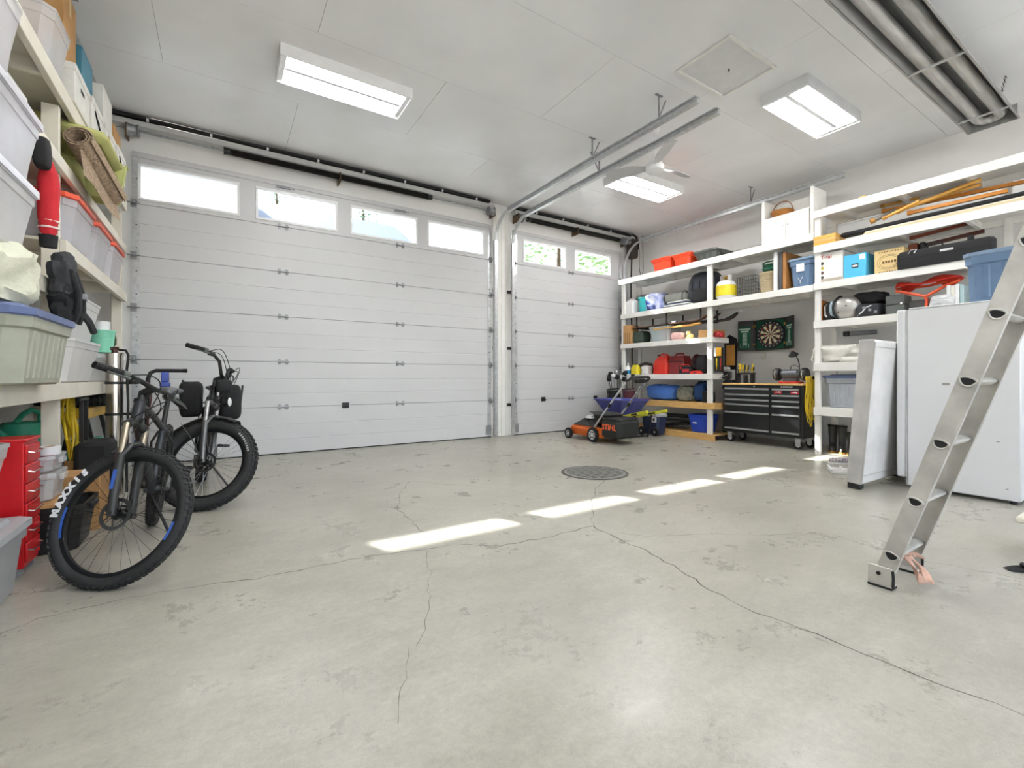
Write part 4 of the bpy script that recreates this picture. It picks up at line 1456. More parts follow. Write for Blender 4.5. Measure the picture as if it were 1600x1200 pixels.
ya, yb, zt = rs(1019, 1041, 553, 6.86)
fuel_can('bright red plastic fuel can on the fourth shelf', 6.97, (ya + yb) / 2, Z4, (yb - ya) / 2 - .008, .10, zt - Z4 - .02, REDP)
ya, yb, zt = rs(1042, 1063, 550, 6.92)
t = thing('hard_case', 'dark red hard tool case standing behind the black toolbox', 'case', (7.06, (ya + yb) / 2 - .03, Z4))
W = (yb - ya) / 2 + .01
g = G(); loft(g, [ring8(-.13, .13, -W, W, .03, 0), ring8(-.14, .14, -W - .01, W + .01, .03, .02), ring8(-.14, .14, -W - .01, W + .01, .03, .26), ring8(-.10, .12, -W * .9, W * .9, .03, .33)]); obj('body', g, DKRED, t)
g = G(); g.tube([(0, -W * .6, .32), (0, -W * .5, .37), (0, W * .5, .37), (0, W * .6, .32)], .014, 8); obj('handle', g, DKRED, t)
g = G(); g.box(-.148, -.138, -W - .011, W + .011, .215, .23); obj('seam', g, BLKP, t, False)
ya, yb, zt = rs(1060, 1078.5, 569, 6.80)
t = thing('toolbox', 'black toolbox with red lettering plate in front of the red case', 'toolbox', (6.84, (ya + yb) / 2 - .005, Z4))
W = (yb - ya) / 2
g = G(); g.box(-.04, .045, -W, W, 0, .105, .008); obj('body', g, BLKP, t)
g = G(); g.box(-.043, .048, -W, W, .106, .142, .008); obj('lid', g, BLKP, t)
g = G(); g.tube([(0, -.06, .14), (0, -.05, .165), (0, .05, .165), (0, .06, .14)], .008, 6); obj('handle', g, REDP, t)
g = G(); g.box(-.0415, -.040, -.09, .05, .03, .085); obj('lettering_plate', g, REDINK, t, False)
g = G(); g.box(-.05, -.043, .06, .09, .085, .125, .002); obj('latch', g, REDP, t)
t = thing('spray_gun_case', 'flat red case lying at the front right of the fourth shelf', 'case', (6.815, yy(1088, 6.815), Z4))
g = G(); loft(g, [ring8(-.04, .04, -.10, .10, .015, 0), ring8(-.042, .042, -.105, .105, .015, .03), ring8(-.03, .03, -.07, .08, .012, .052)]); obj('body', g, REDP, t)
g = G(); g.box(-.045, -.041, -.03, .03, .012, .026); obj('latch', g, BLKP, t)
t = thing('jumper_cables', 'red and black jumper cables coiled beside the backpack', 'cables', (7.12, yy(1091, 7.1), Z4))
for k in range(5):
    g = G(); g.tube([(.02 * k - .05 + .01 * sin(3 * a), (.125 - .007 * k) * cos(a), .175 + (.17 - .008 * k) * sin(a)) for a in [2 * pi * i / 30 for i in range(30)]], .0085, 6, closed=True); obj('cable_loop', g, BLACK if k % 2 else c_('cable_red', '#7a2b28', .5), t)
for s, m in ((-.05, REDP), (.04, BLKP)):
    g = G(); g.box(-.10, -.06, s - .012, s + .012, .0, .12, .006); g.box(-.10, -.06, s + .014, s + .03, .0, .09, .004); obj('clamp', g, m, t)
bag('black mesh-front daypack by the post on the fourth shelf', (6.95, yy(1101, 6.95) + .03, Z4), (.11, .115, .155), BLKF, name='backpack', cat='backpack', seed=4, straps=DKF, e=.6, fold=.05)
# things hanging at the post side: tool hooks and snowboard
t = thing('snowboard', 'black and orange snowboard standing upright beside the tool chest', 'snowboard', (7.38, yy(1139, 7.38), 0), 0)
n = 24
Lb = zz(1139, 523, 7.38)
vs, fs = [], []
for i in range(n + 1):
    s = i / n
    w = .125 * (1 - .18 * sin(pi * s)) * (sqrt(max(0, 1 - ((.08 - s) / .08) ** 2)) if s < .08 else (sqrt(max(0, 1 - ((s - .92) / .08) ** 2)) if s > .92 else 1)) + .003
    x = .05 * (max(0, (.1 - s) / .1) ** 2 + max(0, (s - .9) / .1) ** 2) * -1 + .06 * s
    z = Lb * s
    vs += [(x, -w, z), (x, w, z), (x + .012, w, z), (x + .012, -w, z)]
    if i:
        o = 4 * i
        for q in range(4): fs.append((o - 4 + q, o - 4 + (q + 1) % 4, o + (q + 1) % 4, o + q))
fs += [(3, 2, 1, 0), (4 * n, 4 * n + 1, 4 * n + 2, 4 * n + 3)]
g = G(); g.add(vs, fs); obj('board', g, BLKP, t)
g = G(); g.box(.012, .018, -.10, .06, Lb * .70, Lb * .90, .002); obj('decal', g, c_('orange_decal', '#c78a3a', .4), t)
g = G(); g.box(.020, .026, -.10, .10, Lb * .56, Lb * .66, .002); obj('decal', g, WHINK, t)
for z in (.30, .48): 
    g = G(); g.box(-.06, .022, -.09, .09, Lb * z - .02, Lb * z + .05, .01); obj('binding', g, DKF, t)
t = thing('tool_rack', 'black magnetic tool rack with yellow case on the shelf post side', 'tool rack', (6.83, 4.44, 1.22))
g = G(); g.box(-.02, .05, -.055, .075, -.10, .30, .006); obj('back_plate', g, BLKP, t)
g = G(); g.box(-.045, -.021, -.06, .06, .16, .30, .004); obj('yellow_case', g, c_('amber_plastic', '#e0a52c', .4), t)
g = G(); g.box(-.047, -.046, .02, .055, .16, .30); obj('white_panel', g, WHITE, t, False)
for k in range(4):
    g = G(); g.cyl((-.03, -.05 + k * .035, .0), (-.03, -.05 + k * .035, .13), .008, n=8); g.cyl((-.03, -.05 + k * .035, -.06), (-.03, -.05 + k * .035, .0), .004, n=6); obj('screwdriver', g, [REDP, DKF, YEL, DKF][k], t)

# --- bay A, fifth level (bare pine board)
bag('bright blue duffel bag on the bare pine shelf', (7.04, yy(1037, 7.0) + .02, Z5), (.20, .33, .145), BLUF, name='duffel_bag', seed=14, e=.62, fold=.18, zip_=NAVF, amp=.12)
bag('grey and olive duffel bag right of the blue one', (7.04, yy(1072, 7.0) - .01, Z5), (.18, .16, .13), c_('camo_grey', '#8b8d80', .8, var=.4, scale=14), name='duffel_bag', seed=15, e=.6, fold=.3, straps=BLKF)
bag('dark blue backpack at the end of the pine shelf', (7.10, yy(1095, 7.1) - .04, Z5), (.15, .11, .17), NAVF, name='backpack', cat='backpack', seed=16, e=.6, fold=.15, straps=BLKF)
rc('small black box in front of the dark blue backpack', 1097, 1110, 611, 6.80, Z5, .14, BLKP, name='small_box', flaps=False)
# --- bay A, bottom
t = thing('folded_chairs', 'black folded camping chairs lying on the bottom shelf', 'camping chair', (6.98, yy(1057, 6.98) + .05, Z6))
for k in range(3):
    g = G(); g.box(-.10, .10, -.40, .34, .01 + k * .075, .07 + k * .075, .025, Matrix.Rotation(radians(-7 + 3 * k), 4, 'X') @ Matrix.Translation((.02 * k, .03 * k, .05))); obj('folded_frame', g, BLKF if k != 1 else c_('grey_cover', '#5e605c', .8), t)
    g = G(); g.tube([(-.12, -.36, .05 + k * .07), (-.12, .30, .03 + k * .07)], .011, 6); obj('frame_tube', g, DKMET, t)
t = rt('royal blue open recycling bin on the bottom shelf', 1072, 1104.5, 648, 6.80, Z6, .38, ROYAL, None, ribs=0)
g = G(); g.box(-.07, .0, -.188, -.178, .155, .175); obj('print', g, WHINK, t, False)
# ================================================================ BAY C, TOOL CHEST, DARTS
C1, C2, C3, C4, C5, C6 = 3.275, 2.803, 2.302, 1.792, 1.232, .635
# top board and scrap on the very top
g = G(); g.box(-.14, .14, -.95, .95, 0, .022, .003); o = obj('plank', g, WHITEP); o.location = (6.92, yy(1440, 6.85) + .05, C1); tag(o, 'white plank lying on top of the tall shelving', 'plank')
g = G(); g.box(-.05, .05, -.035, .035, 0, .05, .006); o = obj('wood_offcut', g, WOODY); o.location = (6.86, yy(1357, 6.83) + .06, C1); tag(o, 'small wooden offcut at the end of the white plank', 'wood block')
# lumber stack
rr = random.Random(3)
y0, y1 = -.3, yy(1338, 6.80)
LUM = [c_('lumber_white', '#d8d2c2', .6), c_('lumber_grey', '#9b9488', .6), c_('lumber_cream', '#cfc09c', .6), c_('lumber_dark', '#4d4943', .6)]
names = ['cream board at the bottom front of the lumber stack', 'grey board at the bottom middle of the lumber stack', 'pale board at the bottom rear of the lumber stack',
         'dark strip in the second layer of the lumber stack, front', 'pale strip in the second layer of the lumber stack, middle', 'grey strip in the second layer of the lumber stack, rear',
         'cream moulding in the third layer of the lumber stack, front', 'white moulding in the third layer of the lumber stack, rear']
k = 0
for L, xs in enumerate(((6.79, 6.94, 7.09), (6.80, 6.94, 7.08), (6.83, 6.99))):
    for x in xs:
        ww = .062
        e = y1 - rr.uniform(0, .06) - .04 * L
        g = G(); g.box(-ww, ww, -(e - y0) / 2, (e - y0) / 2, 0, .022, .002)
        o = obj('board', g, LUM[(k * 3 + L) % 4]); o.location = (x + ww, (e + y0) / 2, C2 + .0225 * L)
        tag(o, names[k], 'board'); k += 1
# black case/long strips on the lumber
zb = C2 + .0675
g = G(); g.box(-.06, .06, -1.1, 1.0, 0, .055, .02); o = obj('fishing_rod_case', g, BLKF); o.location = (6.90, yy(1470, 6.9) - .02, zb); tag(o, 'long flat black rod case on the lumber stack', 'rod case')
zt = zb + .056


def stick(label, p, q, r, m, x0=6.93, x1=6.93, name='wooden_pole', cat='pole', sq=False):
    A = Vector((x0, yy(p[0], x0), zz(p[0], p[1], x0)))
    B = Vector((x1, yy(q[0], x1), zz(q[0], q[1], x1)))
    t = thing(name, label, cat, tuple(A))
    d = B - A
    g = G()
    g.tube([(0, 0, 0), tuple(d * .5), tuple(d)], r, 4 if sq else 10)
    obj('shaft', g, m, t)
    n = d.normalized()
    g = G(); g.tube([tuple(-n * .012), tuple(n * .03)], r * 1.25, 4 if sq else 10); obj('end_cap', g, c_('pole_end', '#b9843a', .5) if not sq else m, t)
    return t


stick('round wooden pole pointing up highest from the pile', (1402, 331), (1533, 280), .021, WOODY, 6.86, 6.90)
stick('round wooden pole just below the highest one', (1440, 316), (1533, 288), .021, WOODY, 6.95, 6.95)
stick('long orange-brown easel rail lying along the pile', (1380, 330), (1600, 284), .026, c_('easel_wood', '#c9822f', .5), 7.02, 7.02, 'easel_rail', 'easel part', True)
stick('second easel rail under the long orange-brown one', (1420, 333), (1575, 298), .026, c_('easel_wood', '#c9822f', .5), 6.90, 6.92, 'easel_rail', 'easel part', True)
stick('short turned wooden handle at the left of the pole pile', (1378, 322), (1436, 309), .017, WOODY, 7.12, 7.12)
stick('crossed wooden pole with round knob in the pile', (1381, 341), (1436, 314), .018, c_('pole_amber', '#d99f45', .5), 6.81, 6.81)
t = stick('grey umbrella strap end sticking out of the pole pile', (1362, 346), (1400, 328), .026, c_('grey_canvas', '#8f8981', .9), 6.88, 6.99, 'canvas_strap', 'strap')
# yellow wooden blocks at the front
ya, yb, zt = rs(1273, 1294, 365, 6.73)
t = thing('wood_blocks', 'yellow glued wood blocks sitting at the shelf corner', 'wood block', (6.74, (ya + yb) / 2 - .06, C2))
for k in range(3):
    g = G(); g.box(0, .30, -.10, .16, .0405 * k, .0405 * k + .04, .003); obj('block', g, PINE if k % 2 else WOODY, t)

# third level: boxes
ya, yb, zt = rs(1279, 1317, 394, 6.80)
t = carton('white appliance box printed with pot pictures at the shelf end', 6.80, 7.16, ya, yb, C3, zt, c_('box_white', '#efece6', .5), name='appliance_box')
W, Hh = (yb - ya) / 2, zt - C3
lettering('T-fal', .075, REDINK, t, FACE_MX((-.182, W * .35, Hh * .86)))
for k in range(4):
    g = G(); g.lathe([(0, 0), (.022, 0), (.022, .002), (0, .002)], 14, M=axes((-.181, W * .70, Hh * (.66 - .16 * k)), (0, 1, 0), (0, 0, 1), (-1, 0, 0))); obj('picture', g, c_(['pic_a', 'pic_b', 'pic_c', 'pic_d'][k], ['#4a4a44', '#b9a94a', '#6a5a50', '#55524e'][k], .6), t)
g = G(); g.box(-.1815, -.180, -W + .004, W - .004, .005, .05); obj('bottom_band', g, c_('box_band', '#b3a698', .5), t, False)
ya, yb, zt = rs(1318, 1353, 397, 6.80)
t = carton('sky blue box with black label between two other boxes', 6.80, 7.06, ya, yb, C3, zt, c_('sky_box', '#4fb4de', .5), name='blue_box')
W, Hh = (yb - ya) / 2, zt - C3
g = G(); g.box(-.132, -.1302, -W * .35, W * .25, Hh * .42, Hh * .60); obj('label', g, INK, t, False)
g = G()
for k in range(4): g.box(-.1332, -.132, -W * .28 + k * W * .12, -W * .28 + k * W * .12 + W * .09, Hh * .47, Hh * .55)
obj('label_print', g, WHINK, t, False)
g = G(); g.box(-.132, -.1302, -W * .9, -W * .42, Hh * .74, Hh * .95); obj('label', g, WHINK, t, False)
ya, yb, zt = rs(1366, 1412, 389, 6.84)
t = carton('wooden cigar-style box with burnt oval print', 6.84, 7.14, ya, yb, C3, zt, c_('box_wood', '#d8bd86', .6, stretch=(1, 1, 8)), name='wooden_box')
W, Hh = (yb - ya) / 2, zt - C3
BURN = c_('burnt_print', '#6d5026', .7, var=0)
for s in (1.0, .8):
    g = G(); g.tube([(-.1508, W * .78 * s * cos(a), Hh * .48 + Hh * .30 * s * sin(a)) for a in [2 * pi * i / 36 for i in range(36)]], .0022, 4, closed=True); obj('oval_print', g, BURN, t)
g = G()
for k in range(5): g.box(-.1515, -.150, -W * .5 + k * W * .2, -W * .5 + k * W * .2 + W * .13, Hh * .43, Hh * .53)
for k in range(9):
    g.box(-.1515, -.150, -W * .85 + k * W * .18, -W * .85 + k * W * .18 + W * .1, Hh * .88, Hh * .92)
    g.box(-.1515, -.150, -W * .85 + k * W * .18, -W * .85 + k * W * .18 + W * .1, Hh * .06, Hh * .10)
obj('print_marks', g, BURN, t, False)
# long black instrument case
yl, yr = yy(1402, 6.74), yy(1556, 6.74)
ang = 0
t = thing('instrument_case', 'long black instrument case lying in front of the wooden box', 'case', (6.755, (yl + yr) / 2, C3))
L = (yl - yr) / 2
g = G(); loft(g, [ring8(-.035, .05, -L, L, .03, 0), ring8(-.045, .055, -L, L, .03, .05), ring8(-.045, .055, -L, L, .03, .17), ring8(-.03, .05, -L + .02, L - .02, .03, .20)]); obj('body', g, BLKF, t)
g = G(); g.box(-.048, -.044, -L + .01, L - .01, .115, .122); obj('zip', g, DKMET, t, False)
g = G(); g.tube([(-.01, L * .35, .20), (-.02, L * .30, .235), (-.02, L * .05, .24), (-.01, 0, .20)], .008, 6); obj('handle', g, BLKF, t)
g = G(); g.box(-.051, -.045, -.09, .02, .125, .15, .002); obj('badge', g, c_('badge_silver', '#d2d2d0', .3), t)
g = G(); g.tube([(-.05, L * .72, .16), (-.06, L * .66, .20), (-.04, L * .55, .20), (-.05, L * .60, .16)], .006, 6); obj('buckle', g, CHROME, t)
g = G(); g.box(0, .05, -L * .58, -L * .46, .20, .26, .01); obj('strap_loop', g, BLKF, t)
# mahogany crutch-like frame behind
stick('reddish brown wooden arm slanting up behind the black case', (1424, 372), (1525, 346), .024, MAHOG, 7.02, 7.02, 'wooden_pole', 'pole', True)
stick('dark brown tapered wooden arm behind the black case', (1434, 386), (1538, 361), .028, c_('dark_mahogany', '#4d261a', .45), 7.10, 7.10, 'wooden_pole', 'pole', True)
t = thing('wooden_block', 'upright reddish brown wooden end block behind the black case', 'wood frame', (7.06, yy(1424, 7.06) - .03, C3))
g = G(); g.box(-.06, .06, -.045, .045, 0, .34, .006); obj('post', g, MAHOG, t)
g = G(); g.box(-.06, .06, -.12, -.047, .22, .34, .02); obj('clamp', g, BLKP, t)

# fourth level
ya = yy(1283.5, 6.86)
t = thing('level_tool', 'orange and black power tool case at the left shelf end', 'power tool', (6.93, ya - .02, C4))
g = G(); g.box(-.12, .12, .0, .055, 0, .29, .02); obj('orange_shell', g, c_('tool_orange', '#d07a2c', .5), t)
g = G(); g.box(-.11, .11, -.12, -.002, 0, .25, .03); obj('black_body', g, BLKP, t)
g = G(); g.tube([(-.12, -.06, .05), (-.15, -.06, .08), (-.15, -.06, .18), (-.12, -.06, .21)], .012, 8); obj('handle', g, CHROME, t)
t = thing('helmet', 'silver motorcycle helmet resting on its side', 'helmet', (6.95, yy(1324, 6.95), C4))
g = G(); g.blob((0, 0, .155), (.14, .165, .155), .82, .02, 3, 2, 36, 24); obj('shell', g, c_('silver_paint', '#b9b6b0', .3, metal=.5), t)
g = G(); g.tube([(.148 * cos(a), .105 - .03 * sin(a) ** 2, .155 + .162 * sin(a)) for a in [2 * pi * i / 32 for i in range(32)]], .012, 6, closed=True); obj('rim', g, BLACK, t)
g = G(); g.blob((-.03, .14, .155), (.11, .04, .12), .8, 0, 3, 1, 22, 14, flat=False); obj('visor', g, c_('visor', '#9fb0b8', .12, metal=.3), t)
for q in ((-.138, -.04, .17), (-.125, .05, .10)):
    g = G(); g.cyl(q, (q[0] - .012, q[1], q[2]), .009, n=10); obj('screw', g, BLACK, t)
bag('black crumpled jacket stuffed above the black boots bag', (7.05, yy(1363, 7.05), C4 + .175), (.14, .17, .08), BLKF, name='jacket', cat='jacket', seed=21, fold=.4, amp=.2)
t = bag('black boot bag with grey buckles next to the silver helmet', (6.97, yy(1362, 6.97), C4), (.16, .13, .085), c_('black_nylon', '#26262c', .6), name='boot_bag', seed=22, fold=.2, e=.5)
for k in range(3):
    g = G(); g.box(-.172, -.15, -.11 + k * .06, -.08 + k * .06, .04 + .03 * k, .07 + .03 * k, .004); obj('buckle', g, GALVD, t)
g = G(); g.tube([(-.14, .10, .03), (-.165, .04, .07), (-.16, 0, .12), (-.16, -.05, .14)], .007, 6); obj('lace', g, WHINK, t)
ya, yb = yy(1412, 6.85), yy(1383, 6.85)
t = thing('camera_case', 'dark grey boxy camera case with white rivet', 'case', (6.98, (ya + yb) / 2, C4))
W = (yb - ya) / 2
g = G(); g.box(-.13, .13, -W, W, 0, .12, .012); obj('base', g, GREYP, t)
g = G(); g.box(-.13, .13, -W, W, .122, .24, .012); obj('lid', g, GREYP, t)
g = G(); g.cyl((-.13, -W * .75, .13), (-.137, -W * .75, .13), .012, n=12); obj('rivet', g, WHITE, t)
t = thing('grey_case', 'mid grey long case behind the red folding chair', 'case', (7.12, yy(1440, 7.1), C4))
g = G(); g.box(-.10, .10, -.26, .26, 0, .17, .015); obj('body', g, c_('case_grey', '#7f8384', .5), t)
g = G(); g.box(-.106, -.10, -.25, .25, .08, .088); obj('seam', g, BLKP, t, False)
# red folded camp chair
t = thing('folding_chair', 'red folding camp chair with orange frame stuffed on the shelf', 'folding chair', (6.86, yy(1450, 6.86), C4))
OR = c_('orange_frame', '#e5552c', .4)


def lp(px, py, X=6.86):
    return (X - 6.86, yy(px, X) - yy(1450, 6.86), zz(px, py, X) - C4)


g = G(); g.tube([lp(1400, 455), lp(1420, 458), lp(1446, 463), lp(1462, 455), lp(1478, 446), lp(1500, 437)], .017, 8); obj('frame_tube', g, OR, t)
g = G(); g.tube([lp(1446, 463), lp(1448, 472), lp(1447, 481)], .015, 8); obj('frame_tube', g, OR, t)


def cloth(u, v):
    a = Vector(lp(1398 + 100 * u, 452 - 17 * u))
    w = Vector((.22 * v, 0, .05 * sin(v * 3.1) + .035 * sin(u * 9 + v * 4) * (.3 + v)))
    return a + w + Vector((.005, 0, .02))


g = G(); g.sheet(cloth, 30, 10, .008); obj('seat_cloth', g, REDF, t)
g = G(); g.tube([lp(1400, 452, 7.06), lp(1450, 447, 7.06), lp(1500, 434, 7.06)], .015, 8); obj('frame_tube', g, OR, t)
g = G(); g.tube([(.10, .05, 0), (.09, .03, .18)], .012, 6); g.tube([(.10, -.35, 0), (.09, -.35, .20)], .012, 6); obj('leg_tubes', g, OR, t)
soft('striped_cloth', 'white and grey striped cloth heap right of the red chair', 'cloth', (6.86, yy(1474, 6.86), C4), (.07, .11, .085), mat('striped_cloth', '#e6e6e6', .8, var=.6, scale=9, col2='#8d9296', stretch=(1, 1, 6)), seed=31, fold=.3)
for k in range(4):
    yk = yy(1495, 6.9) + .05 - .036 * k
    g = G(); g.box(-.11, .11, -.0165, .0165, 0, .27 - .012 * (k % 2), .003); o = obj('book', g, [WHITE, c_('book_cream', '#e2ded2', .6), WHITE, c_('book_teal', '#9fb6b8', .6)][k]); o.location = (6.93, yk, C4)
    tag(o, ['white binder at the left of the row beside the blue tote', 'cream binder second in the row beside the blue tote', 'white binder third in the row beside the blue tote', 'pale teal binder next to the blue tote on the freezer'][k], 'binder')
# fifth level: cloth heap + bracket on wall
soft('drop_cloth', 'off-white drop cloth heaped above the grey tote', 'cloth', (6.98, yy(1312, 6.98), C5), (.19, .28, .12), c_('dropcloth', '#d8d4cb', .9, bump=.2), seed=33, fold=.45, amp=.15, sc=6)
soft('drop_cloth', 'flat folded white cloth at the shelf front under the drop cloth heap', 'cloth', (6.85, yy(1345, 6.85), C5), (.07, .22, .04), WHF, seed=34, fold=.3)
t = thing('door_closer', 'grey steel arm with cord fixed to the wall behind the shelving', 'wall bracket', (XR - .02, yy(1350, XR), zz(1350, 520, XR)))
g = G(); g.box(-.03, .02, -.16, .16, -.03, .03, .006); obj('arm', g, GALVD, t)
g = G(); g.box(-.05, .02, .16, .24, -.035, .035, .01); obj('block', g, DKMET, t)
g = G(); g.tube([(-.03, .22, 0), (-.03, .34, -.05), (-.03, .44, -.18), (-.03, .52, -.26)], .006, 6); obj('cord', g, WHITE, t)
# sixth level: grey tote with blue lid
ya, yb, zt = rs(1284, 1341, 585, 6.80)
tote('light grey ribbed tote with blue lid under the drop cloth', yb - ya, .45, zt - C6, (6.80 + .225, (ya + yb) / 2, C6), RZ, GREYT, BLUEL, ribs=6)
# boots on the floor
BOOT = c_('boot_rubber', '#3b3b39', .35)
BSOLE = c_('boot_sole', '#c9963c', .5)


def boot(label, px, py, h, s=1.0, group=None):
    x, y = fp(px, py)
    t = thing('rubber_boot', label, 'boot', (x + .10, y, 0), pi + .35, group)
    g = G()
    k = s
    rings = []
    for (cx, rx, ry, z) in ((.055, .135, .046, .02), (.05, .13, .046, .05), (.03, .105, .045, .09), (.0, .07, .046, .13), (-.005, .058, .048, .2), (-.005, .06, .052, h * .7), (-.005, .066, .056, h)):
        rings.append([(k * (cx + rx * cos(a)), k * ry * sin(a), z) for a in [2 * pi * i / 20 for i in range(20)]])
    loft(g, rings); obj('shaft', g, BOOT, t)
    g = G(); loft(g, [[(k * (.055 + .142 * cos(a)), k * .052 * sin(a), z) for a in [2 * pi * i / 20 for i in range(20)]] for z in (0, .022)]); obj('sole', g, BSOLE, t)
    g = G(); loft(g, [[(k * (-.005 + r * cos(a)), k * r * .86 * sin(a), h - .02 + z) for a in [2 * pi * i / 20 for i in range(20)]] for r, z in ((.068, 0), (.068, .022), (.05, .022))]); obj('top_band', g, BLACK, t)


boot('tall dark rubber boot with tan sole next to the shelving post', 1296, 706, .37)
boot('tall dark rubber boot between its mate and the shorter boot', 1311, 708, .37)
boot('shorter dark rubber boot half hidden by the leaning box spring', 1325, 712, .30, .9)
t = thing('shoes', 'patterned slip-on shoe on the floor in front of the boots', 'shoe', (*fp(1314, 724), 0), 2.4)
g = G(); g.blob((0, 0, .035), (.13, .048, .035), .75, .05, 6, 3, 22, 12); obj('upper', g, mat('shoe_pattern', '#d9d4d6', .8, var=.9, scale=60, col2='#5d4a5c'), t)
g = G(); loft(g, [[(.135 * cos(a), .052 * sin(a), z) for a in [2 * pi * i / 20 for i in range(20)]] for z in (0, .014)]); obj('sole', g, WHITE, t)
t = thing('plastic_grid', 'white plastic grid rack lying on the floor behind the box spring', 'rack', (*fp(1316, 738), 0), .5)
for k in range(5):
    g = G(); g.box(-.14 + k * .065, -.12 + k * .065, -.12, .12, 0, .03, .003); obj('bar', g, WHITE, t)
for k in range(3):
    g = G(); g.box(-.14, .16, -.12 + k * .11, -.10 + k * .11, .031, .05, .003); obj('bar', g, WHITE, t)

# ---------------------------------------------------------------- tool chest
ty0, ty1, tx0, tx1 = 3.20, 4.41, 6.90, 7.38
t = thing('tool_chest', 'black rolling tool chest with silver drawer pulls and wood top', 'tool chest', ((tx0 + tx1) / 2, (ty0 + ty1) / 2, 0))
BL = c_('black_powdercoat', '#17181a', .3, var=.1, coat=.3)
PULL = c_('drawer_pull', '#d4d6d8', .28, metal=.8)
zb, ztp = .165, .945
g = G(); g.box(tx0, tx1, ty0, ty1, zb, ztp - .03, .006); obj('body', g, BL, t, world=True)
g = G(); g.box(tx0 - .025, tx1 + .01, ty0 - .015, ty1 + .015, ztp - .028, ztp, .005); obj('wood_top', g, c_('maple_top', '#d9b172', .45, stretch=(6, .6, 6)), t, world=True)
ym = ty0 + .44
rowz = [.845, .752, .672, .596, .47, .215]


def drawer(a, b, z0, z1):
    g = G(); g.box(tx0 - .014, tx0, a, b, z0, z1, .003); d = obj('drawer', g, BL, t, world=True)
    g = G(); g.prism([(tx0 - .014, z1 - .030), (tx0 - .034, z1 - .024), (tx0 - .036, z1 - .006), (tx0 - .014, z1 - .001)], a + .004, b - .004, 'y')
    obj('pull', g, PULL, d, False, world=True)


for a, b in ((ym + .02, ty1 - .04), (ty0 + .035, ym - .02)):
    for k in range(5):
        z1 = rowz[k] + .028
        z0 = rowz[k + 1] + .032
        drawer(a, b, z0, z1)
    drawer(a, b, .185, rowz[5] + .028)
for k, ycc in enumerate((ym - .105, ym - .335)):
    g = G(); g.box(tx0 - .0165, tx0 - .0145, ycc - .055, ycc + .055, .795, .835); d = obj('sticker', g, REDINK, t, False, world=True)
    g = G(); g.prism([(ycc - .04, .808), (ycc + .045, .815), (ycc + .01, .825), (ycc - .03, .829)], tx0 - .0175, tx0 - .0165, 'x'); obj('sticker_mark', g, WHINK, t, False, world=True)
g = G()
g.prism([(ym - .135, .888), (ym - .165, .888), (ym - .145, .908)], tx0 - .002, tx0 - .0002, 'x')
for k in range(5): g.box(tx0 - .002, tx0 - .0002, ym - .192 - .027 * k, ym - .171 - .027 * k, .888, .906)
obj('maker_mark', g, WHINK, t, False, world=True)
g = G(); g.cyl((tx0, ym + .25, .895), (tx0 - .01, ym + .25, .895), .012); obj('lock', g, CHROME, t, world=True)
for x in (tx0 + .07, tx1 - .07):
    for y in (ty0 + .09, ty1 - .09):
        g = G(); g.box(x - .045, x + .045, y - .045, y + .045, zb - .012, zb - .0005, .002); g.box(x - .03, x - .022, y - .035, y + .035, .05, zb - .01); g.box(x + .022, x + .03, y - .035, y + .035, .05, zb - .01)
        c = obj('caster_fork', g, GALV, t, world=True)
        g = G(); g.lathe([(.025, -.018), (.055, -.018), (.0625, -.01), (.0625, .01), (.055, .018), (.025, .018)], 24, closed=True, M=axes((x, y, .0627), (0, 1, 0), (0, 0, 1), (1, 0, 0))); obj('wheel', g, BLACK, c, world=True)
        g = G(); g.lathe([(0, -.02), (.03, -.02), (.03, .02), (0, .02)], 18, M=axes((x, y, .0627), (0, 1, 0), (0, 0, 1), (1, 0, 0))); obj('wheel_hub', g, WHITE, c, world=True)
g = G(); g.tube([(tx0 + .08, ty0 - .001, .84), (tx0 + .08, ty0 - .04, .84), (tx1 - .08, ty0 - .04, .84), (tx1 - .08, ty0 - .001, .84)], .012, 8); obj('side_handle', g, CHROME, t, world=True)
TT = ztp
# vise
t = thing('bench_vise', 'dark bench vise with silver handle at the far end of the chest', 'vise', (7.10, yy(1137, 7.1), TT))
g = G(); g.lathe([(0, 0), (.07, 0), (.07, .02), (.04, .035), (.035, .07), (0, .07)], 18); obj('base', g, DKMET, t)
g = G(); g.box(-.10, .04, -.045, .045, .07, .13, .01); g.box(-.06, -.02, -.05, .05, .13, .19, .008); obj('jaw', g, DKMET, t)
g = G(); g.box(.0, .05, -.05, .05, .07, .19, .008); obj('rear_jaw', g, GREYP, t)
g = G(); g.cyl((-.17, 0, .10), (.0, 0, .10), .014); g.cyl((-.15, -.085, .13), (-.15, .085, .07), .007); obj('screw', g, CHROME, t)
g = G(); g.blob((-.01, .02, .235), (.03, .07, .035), .7, .05, 8, 2, 18, 12); obj('drill_body', g, c_('silver_tool', '#c6c6c4', .3, metal=.6), t)
# screwdriver stand
t = thing('bit_stand', 'black stand packed with yellow-handled tools on the chest', 'tool stand', (7.12, yy(1164.5, 7.12), TT))
for s in (-1, 1):
    g = G(); g.box(-.05, .05, s * .12 - .014, s * .12 + .014, 0, .14, .004); obj('leg', g, BLKP, t)
g = G(); g.box(-.05, .05, -.02, .006, 0, .13, .004); obj('leg', g, BLKP, t)
g = G(); g.box(-.06, .06, -.14, .14, .14, .165, .005); obj('tray', g, BLKP, t)
rr = random.Random(5)
for k in range(14):
    x, y = rr.choice((-.035, 0, .035)), -.12 + .018 * k
    h = rr.uniform(.07, .15)
    g = G(); g.cyl((x, y, .165), (x, y, .165 + h * .5), .005, n=6); g.cyl((x, y, .165 + h * .4), (x + rr.uniform(-.01, .01), y, .165 + h), .012, n=8); obj('tool', g, YELC if k % 3 else BLKP, t)
